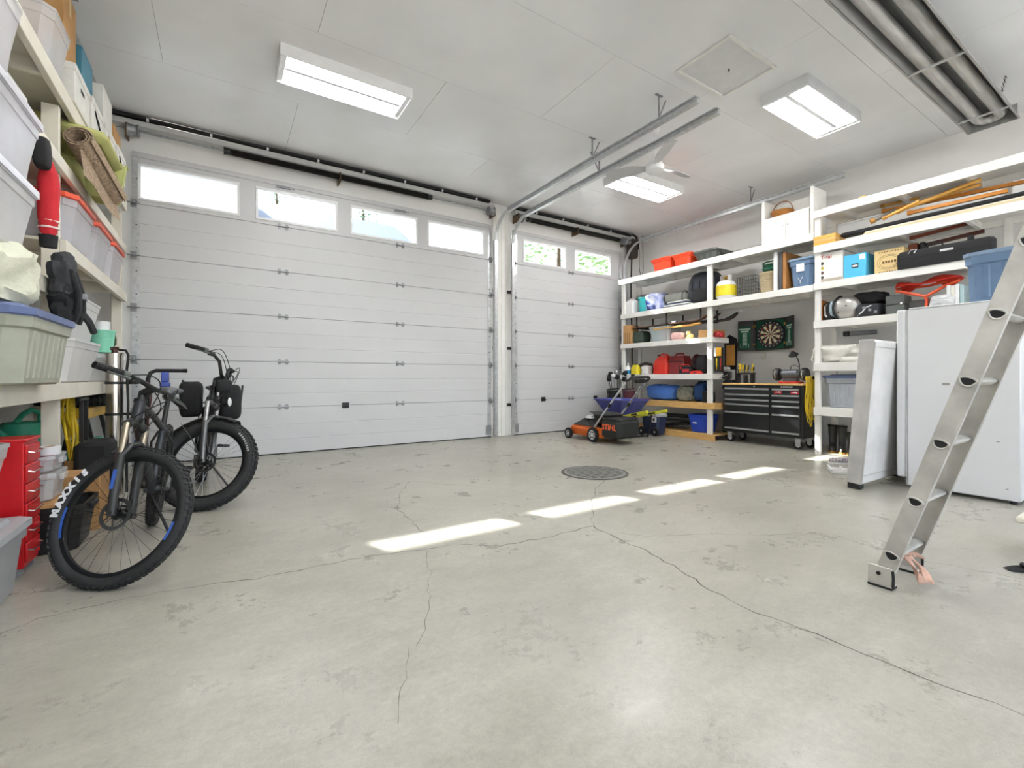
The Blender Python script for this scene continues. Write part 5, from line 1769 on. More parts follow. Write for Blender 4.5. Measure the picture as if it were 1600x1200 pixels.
# bench grinder with lamp
gy = yy(1236, 7.10)
t = thing('bench_grinder', 'bench grinder with gooseneck lamp on the tool chest', 'grinder', (7.10, gy, TT))
g = G(); g.box(-.09, .09, -.14, .14, 0, .03, .008); obj('base', g, REDP, t)
g = G(); g.box(-.05, .05, -.10, .10, .03, .08, .01); g.lathe([(0, -.13), (.05, -.13), (.075, -.10), (.075, .10), (.05, .13), (0, .13)], 24, M=axes((0, 0, .135), (1, 0, 0), (0, 0, 1), (0, -1, 0))); obj('motor', g, c_('grinder_grey', '#62666a', .35, metal=.4), t)
for s in (-1, 1):
    g = G(); g.lathe([(0, -.035), (.085, -.035), (.095, -.02), (.095, .02), (.085, .035), (0, .035)], 24, M=axes((0, s * .19, .135), (1, 0, 0), (0, 0, 1), (0, -1, 0))); obj('wheel_guard', g, BLKP, t)
    g = G(); g.cyl((-.03, s * .18, .135), (-.03, s * .20, .135), .075, n=24); obj('grinding_wheel', g, c_('abrasive', '#8f8f8a', .9), t)
g = G(); g.tube([(.03, -.10, .2), (.03, -.10, .28), (.01, -.09, .36), (-.03, -.07, .42)], .007, 6); obj('gooseneck', g, BLKP, t)
g = G(); g.lathe([(.012, .04), (.02, .03), (.06, -.02), (.066, -.03), (.055, -.03), (.0, .01)], 20, M=Matrix.Translation((-.05, -.05, .44)) @ Matrix.Rotation(radians(-35), 4, 'Y')); obj('lamp_shade', g, BLKP, t)
g = G(); g.tube([(.03, .02, .21), (.0, .0, .26), (-.02, -.06, .27), (.0, -.12, .24)], .005, 6); obj('cord', g, BLACK, t)
# yellow extension cord hanging over the corner
t = thing('extension_cord', 'yellow extension cord hung in loops over the chest corner', 'extension cord', (7.0, ty0 - .055, TT))
for k in range(9):
    g = G()
    w = .035 + .012 * (k % 4)
    h = .30 + .05 * (k % 5)
    ox = -.10 + .02 * k
    pts = []
    for i in range(26):
        a = 2 * pi * i / 26
        pts.append((ox + w * sin(a) * (1.3 if cos(a) < 0 else .7) - .05 * (1 - cos(a)) * .2 + .004 * k, -.012 * (k % 3) + (.014 if cos(a) > .8 else 0), -h * .5 + (h * .5 + .10) * cos(a)))
    g.tube(pts, .0065, 6, closed=True); obj('loop', g, YELC, t)
g = G(); g.tube([(-.12, 0, .1), (-.13, -.01, -.1), (-.12, -.02, -.35), (-.06, -.02, -.42), (.02, -.01, -.40), (.05, 0, -.25)], .0065, 6); obj('tail', g, YELC, t)
g = G(); g.tube([(.02, -.01, .08), (.06, 0, .10), (.09, .0, .05)], .016, 8); obj('plug', g, BLACK, t)
# ---------------------------------------------------------------- dartboard cabinet
dX = XR
dy1, dy0 = yy(1181, dX - .05), yy(1231, dX - .05)
dz1, dz0 = zz(1206, 499, dX), zz(1206, 547, dX)
cyb, czb = (dy0 + dy1) / 2, (dz0 + dz1) / 2
hw, hh = (dy1 - dy0) / 2 - .002, (dz1 - dz0) / 2
t = thing('dartboard_cabinet', 'open dartboard cabinet with green score doors on the right wall', 'dartboard', (dX, cyb, czb))
FRM = c_('cabinet_frame', '#3b3938', .5, stretch=(1, 6, 6))
GRN = c_('felt_green', '#1f5a44', .9, bump=.2, bscale=200)
g = G(); g.box(-.06, 0, -hw, hw, -hh, hh); obj('back', g, GRN, t, False)
g = G()
for q in ((-hw, hw, hh - .02, hh), (-hw, hw, -hh, -hh + .02), (-hw, -hw + .02, -hh + .02, hh - .02), (hw - .02, hw, -hh + .02, hh - .02)): g.box(-.10, -.06, q[0], q[1], q[2], q[3], .003)
obj('frame', g, FRM, t)
R = min(hh - .025, .225)
MB = axes((-.085, 0, 0), (0, -1, 0), (0, 0, 1), (-1, 0, 0))
g = G(); g.lathe([(0, -.025), (R, -.025), (R, .0), (R * .98, .004), (0, .004)], 48, M=MB); db = obj('board', g, BLKP, t)


def sector(r0, r1, a0, a1, z, n=3):
    g = G()
    vs = [(r * cos(a0 + (a1 - a0) * i / n), r * sin(a0 + (a1 - a0) * i / n), z) for r in (r0, r1) for i in range(n + 1)]
    fs = [(i, i + 1, n + 2 + i, n + 1 + i) for i in range(n)]
    g.add(vs, fs, MB)
    return g


CRM = c_('dart_cream', '#e8d9b8', .8, var=.05)
DRD = c_('dart_red', '#b03a30', .8, var=.05)
DGN = c_('dart_green', '#2f7d58', .8, var=.05)
for k in range(20):
    a0, a1 = radians(-9 + 18 * k), radians(9 + 18 * k)
    dark = k % 2 == 0
    rb = R * .76
    for r0, r1, m in ((.07, .56, BLKP if dark else CRM), (.56, .62, DRD if dark else DGN), (.62, .94, BLKP if dark else CRM), (.94, 1.0, DRD if dark else DGN)):
        obj('segment', sector(r0 * rb, r1 * rb, a0, a1, .0055), m, db, False)
g = G(); g.lathe([(0, .005), (R * .05, .005), (R * .05, .0062), (0, .0062)], 16, M=MB); obj('bullseye', g, DRD, db, False)
nums = [6, 13, 4, 18, 1, 20, 5, 12, 9, 14, 11, 8, 16, 7, 19, 3, 17, 2, 15, 10]
for k, nn in enumerate(nums):
    a = radians(18 * k)
    me = text_mesh(str(nn), .034)
    me.materials.append(WHINK)
    o = bpy.data.objects.new('number', me)
    COL.objects.link(o); o.parent = db
    o.matrix_local = MB @ Matrix.Translation((R * .87 * cos(a), R * .87 * sin(a), .006)) @ Matrix.Rotation(a - pi / 2, 4, 'Z')
for s in (-1, 1):
    # door opens outwards; s = 1 is the far side
    ang = radians(18 if s > 0 else 38)
    dw = hw * .96
    M = Matrix.Translation((-.10, s * (hw + .004), 0)) @ Matrix.Rotation(s * ang, 4, 'Z')
    g = G(); g.box(-.022, 0, 0 if s > 0 else -dw, dw if s > 0 else 0, -hh, hh, .003, M); d = obj('door', g, FRM, t)
    a, b = (.05, dw - .02) if s > 0 else (-dw + .02, -.05)
    top = hh * .62
    g = G(); g.box(-.026, -.0225, a, b, -hh + .03, top, 0, M); obj('felt_panel', g, GRN, d, False)
    g = G()
    m_ = (a + b) / 2
    g.box(-.0275, -.0265, m_ - .085, m_ + .085, top - .06, top - .035, 0, M)
    g.box(-.0275, -.0265, m_ - .06, m_ + .06, top - .10, top - .07, 0, M)
    for k in range(9): g.box(-.0275, -.0265, m_ - .035, m_ + .035, top - .13 - k * .024, top - .115 - k * .024, 0, M)
    for q in (-.06, -.02, .03, .065): g.box(-.030, -.0265, m_ + q - .004, m_ + q + .004, -hh + .05, -hh + .12, 0, M)
    obj('score_print', g, c_('score_pale', '#b9d0be', .7), d, False)
    for z in (-hh * .6, hh * .6):
        g = G(); g.box(-.125, -.095, s * hw - .02, s * hw + .025, z - .02, z + .02, .003); obj('hinge', g, c_('brass', '#b8924a', .3, metal=.9), t)
# socket and cable under the dartboard
sy, sz = yy(1194, XR), zz(1194, 556, XR)
t = thing('wall_socket', 'cream wall outlet with cables under the dartboard', 'outlet', (XR - .004, sy, sz))
g = G(); g.box(-.02, 0, -.035, .035, -.05, .05, .004); obj('plate', g, CREAMP, t)
g = G(); g.box(-.05, -.021, -.02, .02, -.03, .01, .004); obj('plug', g, WHITE, t)
g = G(); g.tube([(-.04, 0, -.02), (-.06, -.08, -.14), (-.08, -.22, -.32), (-.15, -.36, -.45), (-.30, -.45, -.62)], .006, 6); obj('cable', g, WHITE, t)
g = G(); g.tube([(-.04, .01, 0), (-.04, .16, -.03), (-.04, .34, -.06), (-.05, .60, .08), (-.06, .80, .18)], .005, 6); obj('cable', g, WHITE, t)
# ================================================================ FLOOR-STANDING THINGS ON THE RIGHT
FRZ = c_('freezer_white', '#dedede', .35, var=.03, scale=2)
fx0, fx1, fy0, fy1, fz1 = 5.40, 6.10, .88, 1.60, 1.68
t = thing('freezer', 'tall white upright freezer seen from its side', 'freezer', ((fx0 + fx1) / 2, (fy0 + fy1) / 2, 0))
g = G(); g.box(fx0, fx1, fy0, fy1, .03, fz1 - .012, .008); obj('cabinet', g, FRZ, t, world=True)
g = G(); g.box(fx0 - .002, fx1 + .002, fy0, fy1 - .01, fz1 - .012, fz1, .004); obj('top_panel', g, FRZ, t, world=True)
g = G(); g.box(fx0 + .004, fx1 - .004, fy1, fy1 + .012, .10, fz1 - .02); obj('door_gasket', g, c_('gasket_grey', '#bdbdbb', .7), t, False, world=True)
g = G(); g.box(fx0, fx1, fy1 + .012, fy1 + .082, .10, fz1 - .008, .012); d = obj('door', g, FRZ, t, world=True)
g = G(); g.box(fx0 + .03, fx1 - .03, fy1 - .06, fy1 + .02, .02, .095, .01); obj('kick_plate', g, FRZ, t, world=True)
for x in (fx0 + .04, fx1 - .04):
    for y in (fy0 + .05, fy1 - .03):
        g = G(); g.cyl((x, y, 0), (x, y, .035), .02, n=10); obj('foot', g, BLACK, t, world=True)
g = G(); g.box(fx0 - .002, fx0, 1.305, 1.355, .965, .985); obj('badge', g, c_('badge_grey', '#9a938c', .5), t, False, world=True)
for (py_, pz, w) in ((1.0, .50, .02), (.95, .12, .015), (1.35, .06, .02)):
    g = G(); g.box(fx0 - .001, fx0, py_, py_ + w, pz, pz + .006); obj('scuff', g, c_('scuff', '#8c8882', .8), t, False, world=True)
# blue tote on the freezer
tA, tB = yy(1504, 5.46), yy(1612, 5.46)
tw = tA - tB
tote('large slate blue lidded tote standing on the freezer', tw, .50, zz(1520, 392, 5.46) - fz1, (5.71, (tA + tB) / 2, fz1), RZ, SLATE, SLATE2, ribs=3, tp=.03)

# box spring leaning on the freezer door
t = thing('box_spring', 'grey cloth box spring on edge leaning against the freezer', 'box spring', (4.93, 1.92, 0))
BSX = c_('box_spring_cloth', '#d3d1ce', .9, var=.14, scale=3.5, bump=.25, bscale=220)
BSD = c_('box_spring_border', '#bcb8b4', .9, var=.22, scale=5, bump=.25, bscale=220)
tiltB = Matrix.Rotation(radians(4.6), 4, 'X')
TH, HB, LB = .125, 1.335, 1.10
g = G(); g.box(.012, LB, -TH, 0, .055, .055 + HB, .018, tiltB); obj('panel', g, BSX, t)
g = G(); g.box(0, .012, -TH + .004, -.004, .06, .05 + HB, .004, tiltB); obj('side_border', g, BSD, t)
for zq in (.14, HB - .01):
    g = G(); g.tube([tiltB @ Vector(p) for p in ((.0, -TH + .001, zq), (LB * .5, -TH - .002, zq), (LB, -TH + .001, zq))], .006, 6); obj('piping', g, BSD, t)
g = G(); g.tube([tiltB @ Vector(p) for p in ((.006, -TH, .07), (.004, -TH - .001, .7), (.006, -TH, .05 + HB - .02))], .006, 6); obj('piping', g, BSD, t)
for x in (.02, LB - .10):
    g = G(); g.box(x, x + .08, -TH + .01, -.01, -.0, .058, .008); obj('plastic_foot', g, BLKP, t)

# ---------------------------------------------------------------- ladder
lx0, lx1 = 2.745, 3.12
ly, lean = .926, .315                         # foot line, run per metre of rise
t = thing('ladder', 'worn aluminium extension ladder leaning up with rubber feet', 'ladder', ((lx0 + lx1) / 2, ly, 0))
up = Vector((0, -lean, 1)).normalized()
nrm = Vector((0, -1, -lean)).normalized()      # depth direction of the rails (towards the climber's back)
ML = lambda x, s, d: Vector((x, ly, 0)) + up * s + nrm * d
LEN = 4.00 / up.z


def rail(x, sgn):
    """channel with web outside; sgn = -1 left rail"""
    g = G()
    w, fl, th = .072, .03, .004
    P = [(0, -w / 2), (0, w / 2), (fl, w / 2), (fl, w / 2 - th), (th, w / 2 - th), (th, -w / 2 + th), (fl, -w / 2 + th), (fl, -w / 2)]
    a, b = [], []
    for q, d in P:
        a.append(ML(x - sgn * q * 1.0 if sgn < 0 else x - q, .10, d))
        b.append(ML(x - sgn * q * 1.0 if sgn < 0 else x - q, LEN, d))
    n = len(P)
    g.add(a + b, [(i, (i + 1) % n, n + (i + 1) % n, n + i) for i in range(n)] + [tuple(range(n))[::-1], tuple(range(n, 2 * n))])
    return obj('rail', g, ALU, t, False, world=True)


r1 = rail(lx0, -1)
r2 = rail(lx1, 1)
STEP = .298
k = 0
s = .178
while s < LEN - .1:
    g = G()
    prof = [(.017 * cos(a) * (1.0 if sin(a) < 0 else 1.15), .024 * sin(a) if sin(a) < 0 else .012 * sin(a)) for a in [2 * pi * i / 14 for i in range(14)]]
    A = [ML(lx0 + .004, s + q[1], q[0] * 1.3) for q in prof]
    B = [ML(lx1 - .004, s + q[1], q[0] * 1.3) for q in prof]
    n = len(prof)
    g.add(A + B, [(i, (i + 1) % n, n + (i + 1) % n, n + i) for i in range(n)] + [tuple(range(n))[::-1], tuple(range(n, 2 * n))])
    rg = obj('rung', g, ALU, t, True, world=True)
    for x, sg in ((lx0, -1), (lx1, 1)):
        g = G(); g.tube([ML(x + sg * .002, s + q[1] * 1.12, q[0] * 1.5) for q in prof], .0045, 6, closed=True); obj('rung_collar', g, ALU, rg, True, world=True)
        g = G(); vs = [ML(x + sg * .0012, s + q[1], q[0] * 1.25) for q in prof]
        vs2 = [ML(x - sg * .0002, s + q[1], q[0] * 1.25) for q in prof]
        g.add(vs + vs2, [(i, (i + 1) % n, n + (i + 1) % n, n + i) for i in range(n)] + [tuple(range(n)), tuple(range(n, 2 * n))[::-1]]); obj('rung_hole', g, BLACK, rg, False, world=True)
    s += STEP
for x, sg in ((lx0, -1), (lx1, 1)):
    g = G()
    xa, xb = (x - .012, x + .05) if sg < 0 else (x - .05, x + .012)
    g.box(x - .010 if sg < 0 else x + .005, x - .005 if sg < 0 else x + .010, ly - .058, ly + .040, .018, .105, .002)
    g.box(xa, xb, ly - .058, ly + .040, .012, .018)
    f = obj('foot_plate', g, ALU, t, False, world=True)
    g = G(); g.box(xa, xb, ly - .060, ly + .042, 0, .012, .003); obj('rubber_pad', g, BLACK, f, world=True)
    g = G(); g.cyl((x + sg * .006, ly - .005, .07), (x + sg * .018, ly - .005, .07), .009, n=8); obj('bolt', g, DKMET, f, world=True)
    g = G(); g.tube([(x + sg * .008, ly - .060, .095), (x + sg * .008, ly - .063, .06), (x + sg * .008, ly - .061, .012)], .006, 6); obj('rubber_edge', g, BLACK, f, world=True)
# gloves tucked on the lowest rung
t = thing('work_glove', 'pinkish worn leather glove hanging from the lowest ladder rung', 'glove', (2.86, ly - .07, .02))
GLV = c_('glove_leather', '#cba38f', .85, var=.35, scale=18)


def flap(p, q, w, drop, seed):
    g = G()
    A, B = Vector(p), Vector(q)
    g.sheet(lambda u, v: A.lerp(B, u) + Vector((w * (v - .5) * (1 - .45 * u ** 3) + .004 * sin(9 * u + seed), .012 * sin(5 * u + 4 * v + seed), -drop * u * u)), 10, 5, .007)
    return g


g = flap((.05, .05, .165), (.03, .0, .13), .12, .0, 1); obj('cuff', g, GLV, t)
g = flap((.02, .0, .125), (-.02, -.07, .06), .035, .03, 2); obj('finger', g, GLV, t)
g = flap((.055, .0, .125), (.05, -.085, .05), .04, .03, 3); obj('finger', g, GLV, t)
g = flap((.09, .01, .13), (.16, -.02, .105), .035, .01, 4); obj('thumb', g, GLV, t)
# white step box at the frame edge
bx, by = fp(1594, 872)
t = thing('step_stool', 'white painted wooden step box at the right edge', 'step stool', (bx + .2, by - .22, 0))
hz = H - (793 - CY) / F * 2.45
g = G(); g.box(-.19, .19, -.17, .20, .016, .205, .004); obj('box', g, WHITEP, t)
for y in (-.16, -.06, .05, .16):
    g = G(); g.box(-.196, -.190, y - .045, y + .045, .02, .20, .002); obj('slat', g, WHITEP, t)
g = G(); g.box(-.23, .23, -.21, .235, .205, .24, .008); obj('top_board', g, CREAMP, t)
for x in (-.16, .16):
    for y in (-.14, .17):
        g = G(); g.box(x - .02, x + .02, y - .02, y + .02, 0, .016); obj('foot', g, BLACK, t, False)
bx, by = fp(1576, 892)
t = thing('hand_brush', 'black bristle brush lying on the floor beside the step box', 'brush', (bx + .09, by - .07, 0), -.75)
g = G(); g.box(-.04, .20, -.03, .03, .018, .04, .008); obj('handle', g, BLKP, t)
for k in range(9):
    g = G(); g.tube([(.02 - .0 * k, -.026 + .0065 * k, .02), (-.06, -.034 + .0085 * k, .012), (-.115, -.02 + .005 * k, .006)], [.006, .0045, .002], 6); obj('bristle_tuft', g, BLACK, t)

# ---------------------------------------------------------------- lawn mower
t = thing('lawn_mower', 'orange and black push mower with grass bag by the narrow door', 'lawn mower', (5.28, 5.6, 0))
MO = c_('mower_orange', '#e06a24', .4)
xw0, xw1 = 5.02, 5.52
g = G(); loft(g, [ring8(5.07, 5.47, 5.22, 6.12, .12, .07), ring8(5.05, 5.49, 5.20, 6.15, .12, .10), ring8(5.05, 5.49, 5.20, 6.15, .12, .20), ring8(5.10, 5.44, 5.26, 6.08, .12, .24)]); obj('deck', g, MO, t, world=True)
g = G(); loft(g, [ring8(5.08, 5.46, 5.24, 6.10, .10, .236), ring8(5.12, 5.42, 5.45, 6.0, .10, .29), ring8(5.18, 5.36, 5.55, 5.9, .08, .36)]); obj('motor_cover', g, BLKP, t, world=True)
g = G(); loft(g, [ring8(5.15, 5.39, 5.56, 5.85, .06, .355), ring8(5.17, 5.37, 5.6, 5.82, .06, .39)]); obj('top_cap', g, WHITE, t, world=True)
for x, sg in ((xw0, -1), (xw1, 1)):
    for y, r in ((5.46, .115), (6.06, .085)):
        M = axes((x, y, r), (0, 1, 0), (0, 0, 1), (1, 0, 0))
        g = G(); g.lathe([(r * .66, -.025), (r * .93, -.025), (r, -.016), (r, .016), (r * .93, .025), (r * .66, .025)], 28, M=M, closed=True)
        for k in range(22):
            a = 2 * pi * k / 22
            g.box(r - .002, r + .004, -.006, .006, -.022, .022, 0, M @ Matrix.Rotation(a, 4, 'Z'))
        w = obj('wheel', g, BLACK, t, world=True)
        g = G(); g.lathe([(0, -.012), (r * .68, -.02), (r * .68, .02), (0, .012)], 28, M=M); obj('wheel_disc', g, c_('hub_grey', '#cfd2d4', .4), w, world=True)
        for k in range(6):
            a = 2 * pi * k / 6
            g = G(); g.cyl(M @ Vector((r * .42 * cos(a), r * .42 * sin(a), sg * .014)), M @ Vector((r * .42 * cos(a), r * .42 * sin(a), sg * .0215)), r * .13, n=8); obj('wheel_slot', g, BLKP, w, world=True)
        g = G(); g.cyl((x, y, r), (x - sg * .05, y, r), .014, n=8); obj('axle', g, DKMET, w, world=True)
BAGM = c_('mower_bag_fabric', '#2b2d2a', .85, bump=.2, bscale=120)
g = G(); loft(g, [ring8(5.06, 5.48, 4.97, 5.28, .05, .09), ring8(5.03, 5.51, 4.90, 5.32, .06, .13), ring8(5.03, 5.51, 4.88, 5.32, .06, .34), ring8(5.06, 5.48, 4.92, 5.30, .05, .385)]); gb = obj('grass_bag', g, BAGM, t, world=True)
g = G(); loft(g, [ring8(5.04, 5.50, 4.90, 5.34, .05, .386), ring8(5.05, 5.49, 4.92, 5.33, .05, .41)]); obj('bag_lid', g, BLKP, t, world=True)
lettering('STIHL', .12, c_('orange_print', '#ef6a3a', .6, var=0), t, FACE_MX((5.026 - 5.28, 5.11 - 5.6, .26)), shear=.12, bold=.003)
g = G(); loft(g, [ring8(5.10, 5.44, 5.24, 5.5, .03, .30), ring8(5.08, 5.46, 5.2, 5.54, .03, .44), ring8(5.12, 5.42, 5.26, 5.70, .03, .47)]); obj('rear_flap', g, BLKP, t, world=True)
for x in (5.06, 5.48):
    g = G(); g.tube([(x, 5.46, .24), (x, 5.30, .42), (x, 5.04, .70), (x, 4.78, .97)], .016, 8); obj('handle_tube', g, c_('handle_aluminium', '#c7c9ca', .35, metal=.6), t, world=True)
    g = G(); g.cyl((x, 5.15, .575), (x, 5.10, .63), .022, n=10); obj('clamp', g, BLKP, t, world=True)
g = G(); g.tube([(5.06, 4.78, .97), (5.07, 4.70, 1.02), (5.14, 4.66, 1.04), (5.40, 4.66, 1.04), (5.47, 4.70, 1.02), (5.48, 4.78, .97)], .019, 8); obj('handle_bar', g, BLKP, t, world=True)
g = G(); g.box(5.18, 5.36, 4.66, 4.76, .95, 1.02, .02); obj('control_box', g, BLKP, t, world=True)
g = G(); g.tube([(5.06, 5.46, .20), (5.04, 5.60, .33), (5.06, 5.40, .40)], .006, 6); g.tube([(5.45, 4.80, .93), (5.40, 4.95, .72), (5.44, 5.15, .55)], .006, 6); obj('cable', g, BLACK, t, world=True)

# ---------------------------------------------------------------- wheelbarrow
t = thing('wheelbarrow', 'dark blue wheelbarrow tub with yellow handles behind the mower', 'wheelbarrow', (6.02, 5.6, 0))
TUB = c_('tub_blue', '#43478f', .4)
g = G()
o_, i_ = (5.70, 6.36, 5.40, 6.24), (5.86, 6.20, 5.58, 6.05)
loft(g, [ring8(*i_, .08, .33), ring8(*o_, .10, .63), ring8(o_[0] - .02, o_[1] + .02, o_[2] - .02, o_[3] + .02, .10, .635), ring8(o_[0] - .02, o_[1] + .02, o_[2] - .02, o_[3] + .02, .10, .65), ring8(o_[0] + .012, o_[1] - .012, o_[2] + .012, o_[3] - .012, .10, .645), ring8(i_[0] + .01, i_[1] - .01, i_[2] + .01, i_[3] - .01, .08, .345)])
obj('tub', g, TUB, t, world=True)
HY = c_('handle_yellow', '#d3cf3a', .4)
for s in (-1, 1):
    g = G()
    x0, x1 = 6.0 + s * .12, 6.0 + s * .24
    a, b = Vector((x0, 6.3, .20)), Vector((x1, 5.0, .48))
    d = (b - a).normalized()
    g.tube([a, a.lerp(b, .5), b], .034, 4); obj('handle_beam', g, HY, t, False, world=True)
    g = G(); g.tube([a.lerp(b, .74), a.lerp(b, .84)], .030, 8); obj('bracket', g, BLKP, t, world=True)
    g = G(); g.tube([(x0 + s * .08, 5.72, .30), (x0 + s * .10, 5.52, .02), (x0 + s * .10, 5.38, .012), (x0 + s * .08, 5.28, .40)], .014, 8); obj('leg', g, BLACK, t, world=True)
g = G(); g.tube([(5.80, 5.45, .014), (6.20, 5.45, .014)], .012, 8); obj('cross_brace', g, BLACK, t, world=True)
g = G(); g.torus((6.03, 6.32, .185), (1, 0, 0), .14, .045, 28, 10); obj('tyre', g, BLACK, t, world=True)
g = G(); g.cyl((5.99, 6.32, .185), (6.07, 6.32, .185), .10, n=20); g.cyl((5.90, 6.32, .185), (6.16, 6.32, .185), .012, n=8); obj('wheel', g, HY, t, world=True)
# wheeled cooler
t = thing('wheeled_cooler', 'dark blue wheeled cooler bin with grey lid beside the pine shelf', 'cooler', (6.565, 5.54, 0), 0)
g = G(); loft(g, [ring8(-.10, .12, -.17, .17, .04, .025), ring8(-.12, .14, -.20, .20, .04, .34)]); obj('body', g, NAVY, t)
g = G(); loft(g, [ring8(-.13, .15, -.21, .21, .04, .341), ring8(-.13, .15, -.21, .21, .04, .37), ring8(-.11, .13, -.19, .19, .04, .395)]); obj('lid', g, c_('cooler_lid', '#a9a9a6', .45), t)
for s in (-1, 1):
    g = G(); g.lathe([(0, -.02), (.07, -.02), (.075, 0), (.07, .02), (0, .02)], 22, M=axes((-.09 * 0 + .02 * s, -.245, .075) if False else (-.145, s * -.15, .075), (0, 1, 0), (0, 0, 1), (1, 0, 0))); obj('wheel', g, BLACK, t)
    g = G(); g.cyl((-.12, s * -.15, .075), (-.169, s * -.15, .075), .02, n=10); obj('axle', g, GALV, t)
g = G(); g.box(-.132, -.122, -.16, -.06, .24, .33, .003); g2 = obj('handle_plate', g, WHITE, t)
g = G(); g.box(-.1345, -.132, -.13, -.09, .262, .315); obj('handle_hole', g, INK, t, False)
# golf bags behind the wheelbarrow
for k, (x, y, m, lb) in enumerate(((6.50, 6.40, BLKF, 'black golf bag with covered clubs against the shelf post'), (6.60, 6.10, c_('maroon_fabric', '#5a2a30', .7), 'maroon golf bag with clubs right of the black golf bag'))):
    t = thing('golf_bag', lb, 'golf bag', (x, y, 0))
    tl = Matrix.Rotation(radians(-6), 4, 'Y')
    g = G(); g.lathe([(0, 0), (.12, 0), (.125, .02), (.115, .3), (.12, .7), (.125, .82), (.11, .82), (.10, .6), (0, .6)], 20, M=tl); obj('body', g, m, t)
    g = G(); g.blob((-.11, 0, .35), (.05, .09, .2), .6, .04, 6, k, 18, 12, M=tl); obj('pocket', g, m, t)
    g = G(); g.torus(tl @ Vector((0, 0, .80)), tl @ Vector((0, 0, 1)), .122, .012, 20, 6); obj('collar', g, GREYP, t)
    g = G(); g.tube([tl @ Vector(p) for p in ((-.12, 0, .75), (-.19, .02, .6), (-.18, .02, .4), (-.13, 0, .3))], .012, 6); obj('strap', g, DKF, t)
    rr = random.Random(k)
    for q in range(6):
        a = q * 1.05
        p = Vector((.05 * cos(a), .06 * sin(a), .5))
        e = Vector((.09 * cos(a), .10 * sin(a), rr.uniform(.98, 1.14)))
        g = G(); g.tube([tl @ p, tl @ e], .007, 6)
        if q % 2:
            g.blob((0, 0, 0), (.045, .04, .05), .8, .1, 8, q, 14, 10, M=Matrix.Translation(tl @ e))
        else:
            g.box(-.012, .012, -.05, .03, -.01, .05, .006, Matrix.Translation(tl @ e) @ Matrix.Rotation(a, 4, 'Z'))
        obj('club', g, BLKF if q % 2 else CHROME, t)
# ================================================================ LEFT SHELVING: CONTENTS
CLR = clear('milky_plastic', '#f0eef0', .50)
CLR2 = clear('cloudy_plastic', '#ebeaea', .48)
CLRW = clear('white_translucent', '#f2f1ef', .72)
ORL = c_('orange_lid', '#e2573a', .4)
GLID = c_('pale_lid', '#dedce2', .4)


def lt(label, y0, y1, z0, z1, xf, depth, body, lid, **k):
    return tote(label, y1 - y0, depth, z1 - z0, (xf - depth / 2, (y0 + y1) / 2, z0), LZ, body, lid, **k)


PUR = c_('cloth_lilac', '#b9b2d6', .8); MINT = c_('cloth_mint', '#8fc9ad', .8); CRMC = c_('cloth_cream', '#ece6da', .8); GRYC = c_('cloth_grey', '#b8b8ba', .8)
BLUC = c_('cloth_blue', '#8f9fc9', .8)
# near bay: three big translucent bins
lt('milky storage bin on the upper shelf overhanging the near shelf edge', 2.55, 3.30, 2.50, 2.87, -.84, .50, CLR, None, ribs=0, contents=[CRMC, GRYC, CRMC])
lt('milky lidded bin with mint and lilac clothes, upper of two stacked', 2.50, 3.37, 2.0, 2.37, -.79, .58, CLR, GLID, ribs=0, contents=[MINT, CRMC, PUR], lidh=.045)
lt('milky lidded bin under the mint clothes bin on the near shelf', 2.50, 3.31, 1.645, 1.999, -.79, .58, CLR2, GLID, ribs=0, contents=[GRYC, PINKF, CRMC], lidh=.045)
# black strap bag and red jacket hanging at the upright
t = thing('jacket', 'red sports jacket with white cuff stripes hanging at the shelf upright', 'jacket', (-.90, 3.80, 1.76))
g = G(); g.blob((.03, -.03, .33), (.046, .05, .24), .75, .12, 9, 4, 24, 26, .18, flat=False); obj('sleeve', g, c_('jacket_red', '#c41f2a', .8, bump=.2), t)
for z in (.165, .205):
    g = G(); g.torus((.03, -.03, z), (0, 0, 1), .043, .006, 16, 6); obj('cuff_stripe', g, c_('stripe_pale', '#efe0da', .8), t)
g = G(); g.tube([(.03, -.03, .12), (.03, -.03, .05)], [.043, .038], 12); obj('cuff', g, BLKF, t)
g = G(); g.tube([(-.03, 0, .56), (-.04, 0, .70)], .01, 6); obj('hang_loop', g, BLKF, t)
t = thing('backpack', 'dark grey backpack with straps hanging below the red jacket', 'backpack', (-.83, 3.86, 1.36))
g = G(); g.blob((0, 0, .30), (.06, .11, .12), .65, .3, 11, 2, 30, 22, .35, flat=False); obj('body', g, DKF, t)
g = G(); g.blob((.01, .02, .13), (.065, .10, .11), .7, .35, 12, 3, 30, 22, .4, flat=False); obj('pocket', g, BLKF, t)
for k in range(4):
    g = G(); g.tube([(.055, -.09 + .04 * k, .33), (.085, -.07 + .045 * k, .20), (.08, -.05 + .05 * k, .10), (.05, -.02 + .055 * k, .02)], .013, 6); obj('strap', g, DKF if k % 2 else BLKF, t)
g = G(); g.box(.09, .115, -.02, .03, .16, .20, .005); obj('buckle', g, GALVD, t)
g = G(); g.tube([(.05, .10, .12), (.09, .19, .04), (.10, .26, -.02)], .022, 6); obj('loose_strap', g, DKF, t)
bag('black pouch hanging over the bin edge by the upright', (-.87, 3.66, 2.24), (.035, .05, .09), BLKF, name='pouch', seed=41, fold=.25)
